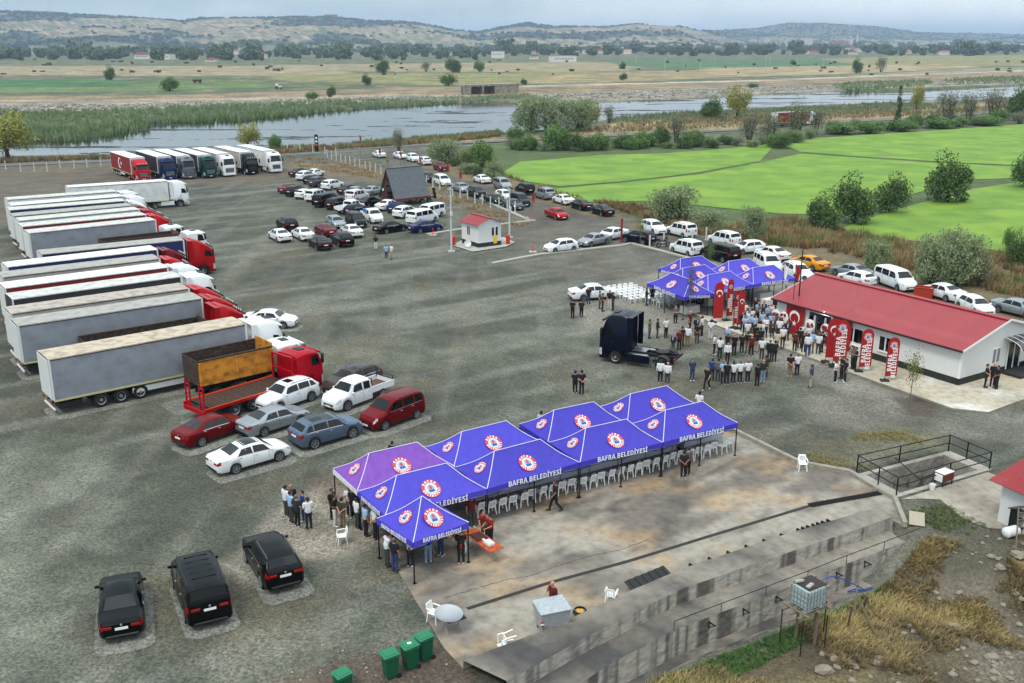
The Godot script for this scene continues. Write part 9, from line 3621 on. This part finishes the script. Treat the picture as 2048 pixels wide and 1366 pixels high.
func hill_dist(px: float) -> float:
	# how far the skyline stands: the left range is nearer, the right one far behind the town
	return lerpf(4600.0,5200.0,smoothstep(300,1000,px))+2600.0*smoothstep(1330,1520,px)

func hill_point(px: float,t: float) -> Vector3:
	# t runs from 0 at the foot to 1 on the crest and a little beyond
	var D:=hill_dist(px)
	var foot:=2500.0+1500.0*smoothstep(1330,1520,px)
	var d:=lerpf(foot,D,t)
	var dir:=V((px-1024.0)/FP,0,-1.0)
	var H:=HC+(85.0-crest_at(px))/FP*D*1.04
	var p:=dir*d
	var n:=N1.get_noise_2d(p.x*.09,p.z*.09)
	var f:=smoothstep(.0,1.0,minf(t,1.0))
	var h:=H*(.55*f+.45*f*f) if t <= 1.0 else H*(1.0-(t-1.0)*1.6)
	h += n*34.0*sin(PI*clampf(t,0,1))
	p.y=h-2.0*(1.0-f)
	return p

func wooded(p: Vector3,t: float,px: float) -> float:
	var a:=N2.get_noise_2d(p.x*.012,p.z*.012)
	var w:=smoothstep(.02,.14,a-.06)
	# woods along the upper slopes of the left and middle hills and over the whole far right one
	w=maxf(w,smoothstep(.78,.9,t+a*.25)*(1.0-smoothstep(1180,1240,px))*smoothstep(-.3,-.05,N3.get_noise_2d(px*.07,4.0)))
	w=maxf(w,.75*smoothstep(1400,1500,px)*smoothstep(.3,.6,t))
	w=maxf(w,smoothstep(540,600,px)*(1.0-smoothstep(820,850,px))*smoothstep(.62,.72,t+a*.2))
	return clampf(w,0,1)

func _far() -> void:
	var nc:=480
	var nr:=84
	var vs:=PackedVector3Array()
	var cs:=PackedColorArray()
	var fields:=FastNoiseLite.new()
	fields.seed=4
	fields.noise_type=FastNoiseLite.TYPE_CELLULAR
	fields.cellular_return_type=FastNoiseLite.RETURN_CELL_VALUE
	fields.frequency=.0052
	fields.domain_warp_enabled=true
	fields.domain_warp_amplitude=40.0
	fields.domain_warp_frequency=.01
	var edges:=FastNoiseLite.new()
	edges.seed=4
	edges.noise_type=FastNoiseLite.TYPE_CELLULAR
	edges.cellular_return_type=FastNoiseLite.RETURN_DISTANCE2_SUB
	edges.frequency=.0052
	edges.domain_warp_enabled=true
	edges.domain_warp_amplitude=40.0
	edges.domain_warp_frequency=.01
	var pal:=[Color(.28,.195,.115),Color(.2,.135,.085),Color(.22,.165,.1),Color(.075,.1,.045),Color(.32,.245,.16),Color(.055,.09,.04),Color(.13,.12,.065)]
	for j in nr+1:
		var t:=1.12*j/nr
		for i in nc+1:
			var px:=lerpf(-620,2660,float(i)/nc)
			var p:=hill_point(px,t)
			var k:=int(absf(fields.get_noise_2d(p.x,p.z*.55))*991.0) % pal.size()
			var c: Color=pal[k]
			var low:=1.0-smoothstep(.12,.42,t+.25*N1.get_noise_2d(p.x*.08,p.z*.08))
			c=c.lerp(Color(.085,.105,.055),low*.75)
			c=c.lerp(Color(.055,.075,.04),(1.0-smoothstep(-.98,-.86,edges.get_noise_2d(p.x,p.z*.55)))*.8)
			c=c.lerp(Color(.034,.052,.028),wooded(p,t,px)*.95)
			c=c*(1.0+.2*N2.get_noise_2d(p.x*.05,p.z*.05))
			vs.append(p)
			cs.append(c)
	var idx:=PackedInt32Array()
	for j in nr:
		for i in nc:
			var a:=j*(nc+1)+i
			idx.append_array(PackedInt32Array([a,a+nc+1,a+1,a+1,a+nc+1,a+nc+2]))
	one("hills",sheet(vs,cs,idx,mat("hill_earth",Color.WHITE,.95,.0,{"vertex_color_use_as_albedo": true})),"","","","structure")
	# woods and hedges on the hills
	var r:=RandomNumberGenerator.new()
	r.seed=88
	var blob:=MB.new()
	for i in 26:
		var e:=V(r.randfn(),absf(r.randfn())*.8,r.randfn()).normalized()*r.randf_range(.5,1.0)
		var s:=e.cross(V(r.randfn(),r.randfn(),r.randfn())).normalized()
		blob.tri(e-s*.5,e+s*.5,e*.3+V(0,.7,0))
	var bm:=blob.done(leafy())
	var ts:=[]
	var tries:=0
	while ts.size()<9000 and tries<90000:
		tries += 1
		var px:=r.randf_range(-300,2350)
		var t:=r.randf_range(.02,1.0)
		var p:=hill_point(px,t)
		var w:=wooded(p,t,px)
		var hedge:=1.0-smoothstep(-.97,-.9,edges.get_noise_2d(p.x,p.z*.55))
		if r.randf()<maxf(w*.8,maxf(hedge*.5,.012+.12*(1.0-smoothstep(.05,.25,t)))):
			ts.append([p,r.randf_range(5,11)])
	var mm:=MultiMesh.new()
	mm.transform_format=MultiMesh.TRANSFORM_3D
	mm.use_colors=true
	mm.mesh=bm
	mm.instance_count=ts.size()
	for i in ts.size():
		var s: float=ts[i][1]
		mm.set_instance_transform(i,Transform3D(Basis(Vector3.UP,r.randf()*TAU).scaled(V(s,s*.9,s)),ts[i][0]))
		mm.set_instance_color(i,Color(.032,.05,.026)*r.randf_range(.7,1.5))
	var mi:=MultiMeshInstance3D.new()
	mi.name = "hill_woods"
	mi.multimesh=mm
	add_child(mi)
	tag(mi,"dark woods and hedges scattered over the far hills","woods","","stuff")
	stage("hills")
	_belt(r)
	_villages(r)
	_poles()
	stage("far")

func _belt(r: RandomNumberGenerator) -> void:
	# the trees of the plain before the hills; the biggest stand as trees of their own, the rest as one distant wood
	var gf := "distant trees of the plain"
	var n:=0
	var spots:=[]
	for i in 1900:
		var px:=r.randf_range(-60,2110)
		var band:=r.randf()
		var py:=lerpf(98.0,121.0,pow(band,1.7)) if px<1000 else lerpf(96.0,112.0,pow(band,1.6))
		if N3.get_noise_2d(px*.6,py*3.0)<.04 and r.randf()<.88:
			continue
		spots.append([px,py,r.randf_range(.5,1.2)*(.85+.9*maxf(.0,N3.get_noise_2d(px*1.1,40.0)))])
	spots.sort_custom(func(a,b): return a[1]>b[1])
	var rest:=[]
	for q in spots:
		var hp: float=(21.0 if q[1]>106 else 13.0)*q[2]
		var t:=tp(q[0],q[1],hp*r.randf_range(.8,1.5),hp)
		if n<270:
			tree("far",t[0],t[1],t[2],"distant dark tree on the plain before the hills",gf,"tree",r.randf()*TAU)
			n += 1
		else:
			rest.append(t)
	# scrub on the meadows between river and tree belt
	for i in 190:
		var px:=r.randf_range(-60,2110)
		var py:=r.randf_range(119,150)
		if N3.get_noise_2d(px*.5,py*3.0)<.02:
			continue
		var sc:=tp(px,py,r.randf_range(4,13),r.randf_range(3,8))
		sc[0].y -= sc[2]*.22
		rest.append(sc)
	var mm:=MultiMesh.new()
	mm.transform_format=MultiMesh.TRANSFORM_3D
	mm.mesh=crown("far")
	mm.instance_count=rest.size()
	for i in rest.size():
		var t=rest[i]
		mm.set_instance_transform(i,Transform3D(Basis(Vector3.UP,r.randf()*TAU).scaled(V(t[1]/6.2,t[2]/6.0,t[1]/6.2)),t[0]))
	var mi:=MultiMeshInstance3D.new()
	mi.name = "distant_scrub"
	mi.multimesh=mm
	add_child(mi)
	tag(mi,"dark scrub and woods scattered over the far plain","scrub","","stuff")

func _house(at: Vector3,w: float,d: float,h: float,turn: float,wall: Color,roof: Color,label: String,group: String,flat:=false,floors:=1) -> void:
	var o:=thing("house",label,"house",at,turn,group)
	var wm:=mat("wall_%d_%d" % [int(wall.r*50),int(wall.b*50)],wall,.85)
	bx(o,"wall",V(0,h*.5-.5,0),V(w,h+1.0,d),wm)
	if flat:
		bx(o,"roof",V(0,h+.25,0),V(w+.6,.5,d+.6),mat("roof_flat",Color(.55,.53,.5),.9))
	else:
		var m:=MB.new()
		var rh:=minf(w,d)*.28
		var c:=[V(-w*.55,h,d*.56),V(w*.55,h,d*.56),V(w*.55,h,-d*.56),V(-w*.55,h,-d*.56)]
		var a:=V(-w*.22,h+rh,0)
		var b:=V(w*.22,h+rh,0)
		m.quad(c[0],c[1],b,a)
		m.tri(c[1],c[2],b)
		m.quad(c[2],c[3],a,b)
		m.tri(c[3],c[0],a)
		m.quad(c[3],c[2],c[1],c[0])
		part(o,"roof",m.done(mat("tile_%d" % int(roof.r*50),roof,.85)))
	for f in floors:
		var nw:=maxi(2,int(w/3.4))
		for k in nw:
			bx(o,"window",V(lerpf(-w*.4,w*.4,(k+.5)/nw),h*(f+.55)/floors,d*.5+.03),V(minf(1.3,w/nw*.45),minf(1.4,h/floors*.45),.1),mat("window_far",Color(.12,.13,.15),.2))

func _villages(r: RandomNumberGenerator) -> void:
	var gh := "houses scattered among the far trees"
	var white:=Color(.8,.79,.76)
	var red:=Color(.42,.17,.11)
	for q in [[285,114,26,8,"long pale house with a dull red roof among the far trees",false],[330,115,32,9,"white shed with a grey flat roof beside the long pale house",true],[423,119,20,4,"low white barn in the meadow",false],[522,113,22,8,"white house with a red roof behind the meadow",false],[468,105,16,7,"pale house half hidden in the trees",false],[614,106,18,7,"two-tone house at the edge of the trees",false],[790,110,34,7,"long white house with a red roof behind the pale field",false],[996,112,24,12,"pinkish two-storey house past the cypress",true],[1125,120,48,11,"large white villa with a flat roof in the meadow",true],[1068,114,16,5,"small white house beside the villa",false],[1145,105,26,6,"wide white house behind the villa",true],[1255,104,14,8,"white house with two storeys in the far trees",false],[53,104,18,7,"white cottage in the dark trees below the chimneys",false],[358,108,18,6,"small red-roofed house above the white shed",false],[580,105,14,6,"tiny white house in the far trees",false],[1200,103,14,5,"tiny red-roofed house in the far trees",false],[893,106,18,6,"red-roofed house beside the cypress",false],[925,103,20,4,"low white row of sheds in the trees",true]]:
		var t:=tp(q[0],q[1]+4.0,q[2],q[3])
		_house(t[0],t[1],t[1]*.6,t[2],r.randf_range(-.3,.3),white,red,q[4],gh,q[5],1)
	for i in 34:
		var px:=r.randf_range(300,2040)
		var t:=tp(px,r.randf_range(98,110),r.randf_range(8,18),r.randf_range(4,7))
		_house(t[0],t[1],t[1]*.6,t[2],r.randf_range(-.5,.5),[white,Color(.72,.66,.58),Color(.8,.75,.7)][i % 3],red,"small pale house with a red roof in the distant villages",gh,false,1)
	# the town: blocks, mill, minaret
	for q in [[1592,96,24,15,Color(.72,.67,.6),"beige mill block at the edge of the town"],[1612,96,18,17,Color(.76,.72,.66),"taller beige mill block of the town"],[1634,96,14,13,Color(.55,.38,.33),"brick-red block beside the mill"],[1677,97,30,13,Color(.6,.42,.38),"long reddish apartment block of the town"],[1696,96,14,15,Color(.74,.72,.7),"white apartment block beside the minaret"],[1888,94,20,11,Color(.62,.68,.74),"pale blue block beyond the town"],[1722,100,44,4,Color(.62,.42,.36),"long low brick works of the town"],[1860,101,40,7,Color(.74,.66,.62),"pale block with reddish roofs right of the works"],[1965,100,34,8,Color(.66,.56,.52),"reddish terrace at the edge of the town"],[2036,97,26,8,Color(.76,.75,.74),"white factory hall at the edge of the town"]]:
		var t:=tp(q[0],q[1],q[2],q[3])
		_house(t[0],t[1],t[1]*.7,t[2],r.randf_range(-.2,.2),q[4],red,q[5].replace("right of","past"),"buildings of the far town",true,4)
	var t:=tp(1713,96,3,27)
	var mn:=thing("minaret","slender white minaret rising over the far town","minaret",t[0])
	var w: float=t[1]*.5
	var m:=MB.new()
	m.lathe(Vector3.ZERO,Vector3.UP,[[0,w*1.2],[t[2]*.15,w],[t[2]*.7,w*.8],[t[2]*.7,w*1.3],[t[2]*.73,w*1.3],[t[2]*.73,w*.7],[t[2]*.86,w*.7]],10)
	part(mn,"shaft",m.done(mk("minaret_white")))
	var c:=MB.new()
	c.lathe(V(0,t[2]*.86,0),Vector3.UP,[[0,w*.8],[t[2]*.14,.0]],10)
	part(mn,"cone",c.done(mat("cone_lead",Color(.45,.48,.52),.5)))
	# factory chimneys and masts
	for q in [[143,86,2.6,27,"first pale factory chimney before the hills"],[158,86,2.6,27,"second pale factory chimney before the hills"],[730,86,1.4,22,"thin white mast behind the cypress"],[742,86,1.4,20,"second thin white mast behind the cypress"],[926,62,.8,30,"tall lattice mast on the skyline"],[931,64,.8,22,"shorter lattice mast on the skyline"]]:
		var p:=tp(q[0],97,q[2],q[3])
		var at: Vector3=p[0]
		var z: float=at.distance_to(V(0,HC,0))
		if q[1]<80:
			at=hill_point(q[0],1.0)
			z=at.distance_to(V(0,HC,0))
		var hh: float=q[3]*z/FP*1.4
		var o:=thing("chimney" if q[2]>2 else "mast",q[4],"chimney" if q[2]>2 else "mast",at)
		var ww: float=q[2]*z/FP*.5
		var sm:=MB.new()
		sm.tube([V(0,-4,0),V(0,hh,0)],[ww,ww*.7],8)
		part(o,"shaft",sm.done(mk("minaret_white")))
		for k in 3:
			var bd:=MB.new()
			bd.tube([V(0,hh*(.55+.17*k),0),V(0,hh*(.55+.17*k)+hh*.05,0)],[ww*1.05],8)
			part(o,"band",bd.done(mat("band_red",Color(.5,.32,.3),.8)))
	var hb:=hill_point(684,1.0)
	_house(hb+V(0,-2,60),60,30,16,.0,Color(.45,.46,.48),red,"grey building alone on the wooded skyline","",true,2)

func _poles() -> void:
	var gp := "concrete power poles across the plain"
	for q in [[170,152,38],[546,158,40],[994,169,34],[1329,158,40],[1530,153,38],[1849,144,36],[283,146,14],[880,146,12],[1400,140,18],[1645,140,22],[1430,132,14],[1366,134,14],[1594,135,16],[1920,128,18],[1700,124,14],[1272,128,14],[886,128,14],[1540,130,12],[1810,118,14],[700,150,12]]:
		var t:=tp(q[0],q[1],2,q[2])
		var o:=thing("power_pole","pale concrete power pole standing in the fields beyond the river","pole",t[0],.4,gp)
		var m:=MB.new()
		m.tube([V(0,-.5,0),V(0,t[2],0)],[.2,.13],6)
		part(o,"shaft",m.done(mk("pole_concrete")))
		bx(o,"cross_arm",V(0,t[2]-.5,0),V(1.9,.14,.14),mk("pole_concrete"))
		for sd in [-.8,.0,.8]:
			bx(o,"insulator",V(sd,t[2]-.3,0),V(.12,.26,.12),mat("insulator",Color(.3,.22,.18),.4))
	# black totem sign by the entrance, red lorry passing on the riverside road
	var s:=thing("totem_sign","tall narrow black sign with white and orange marks at the road entrance","sign",g(634,305),.15)
	bx(s,"panel",V(0,2.0,0),V(.8,3.9,.14),mat("sign_black",Color(.02,.02,.022),.4),.02)
	for k in 3:
		bx(s,"printed_mark",V(0,3.2-.75*k,.075),V(.4,.4,.012),mk("print_white") if k<2 else mat("mark_orange",Color(.8,.35,.1),.5))
	bx(s,"footing",V(0,.05,0),V(1.1,.2,.5),mk("block_white"))
	var a:=g(1545,254)
	var b:=g(1625,249)
	var turn:=yaw_of(a,b)
	var f:=V(cos(turn),0,-sin(turn))
	tractor("high","white",b+V(0,.1,0),turn,"white lorry cab passing on the riverside road behind the trees","")
	trailer("grey","red",b-f*(13.6+.7+2.25)+V(0,.1,0),turn,"red trailer passing on the riverside road behind the trees","")
	var tr:=thing("farm_tractor","small white farm tractor in the field across the river","tractor",g(556,178),.3)
	bx(tr,"cab",V(-.5,1.9,0),V(1.3,1.5,1.4),mk("frame_white"),.1)
	bx(tr,"bonnet",V(1.0,1.2,0),V(1.8,.8,.8),mk("frame_white"),.1)
	for sd in [1,-1]:
		put_wheel(tr,V(-.7,.8,sd*.8),.8,.4,sd,true)
		put_wheel(tr,V(1.4,.5,sd*.7),.5,.3,sd,true)
	var hv:=thing("farm_wagon","red-brown farm wagon at the edge of the green field","wagon",g(395,166),.1)
	bx(hv,"body",V(0,1.4,0),V(5.0,1.3,2.2),mat("wagon_red",Color(.3,.1,.08),.7),.05)
	for sd in [1,-1]:
		put_wheel(hv,V(-1.5,.5,sd*1.0),.5,.3,sd,true)
		put_wheel(hv,V(1.5,.5,sd*1.0),.5,.3,sd,true)
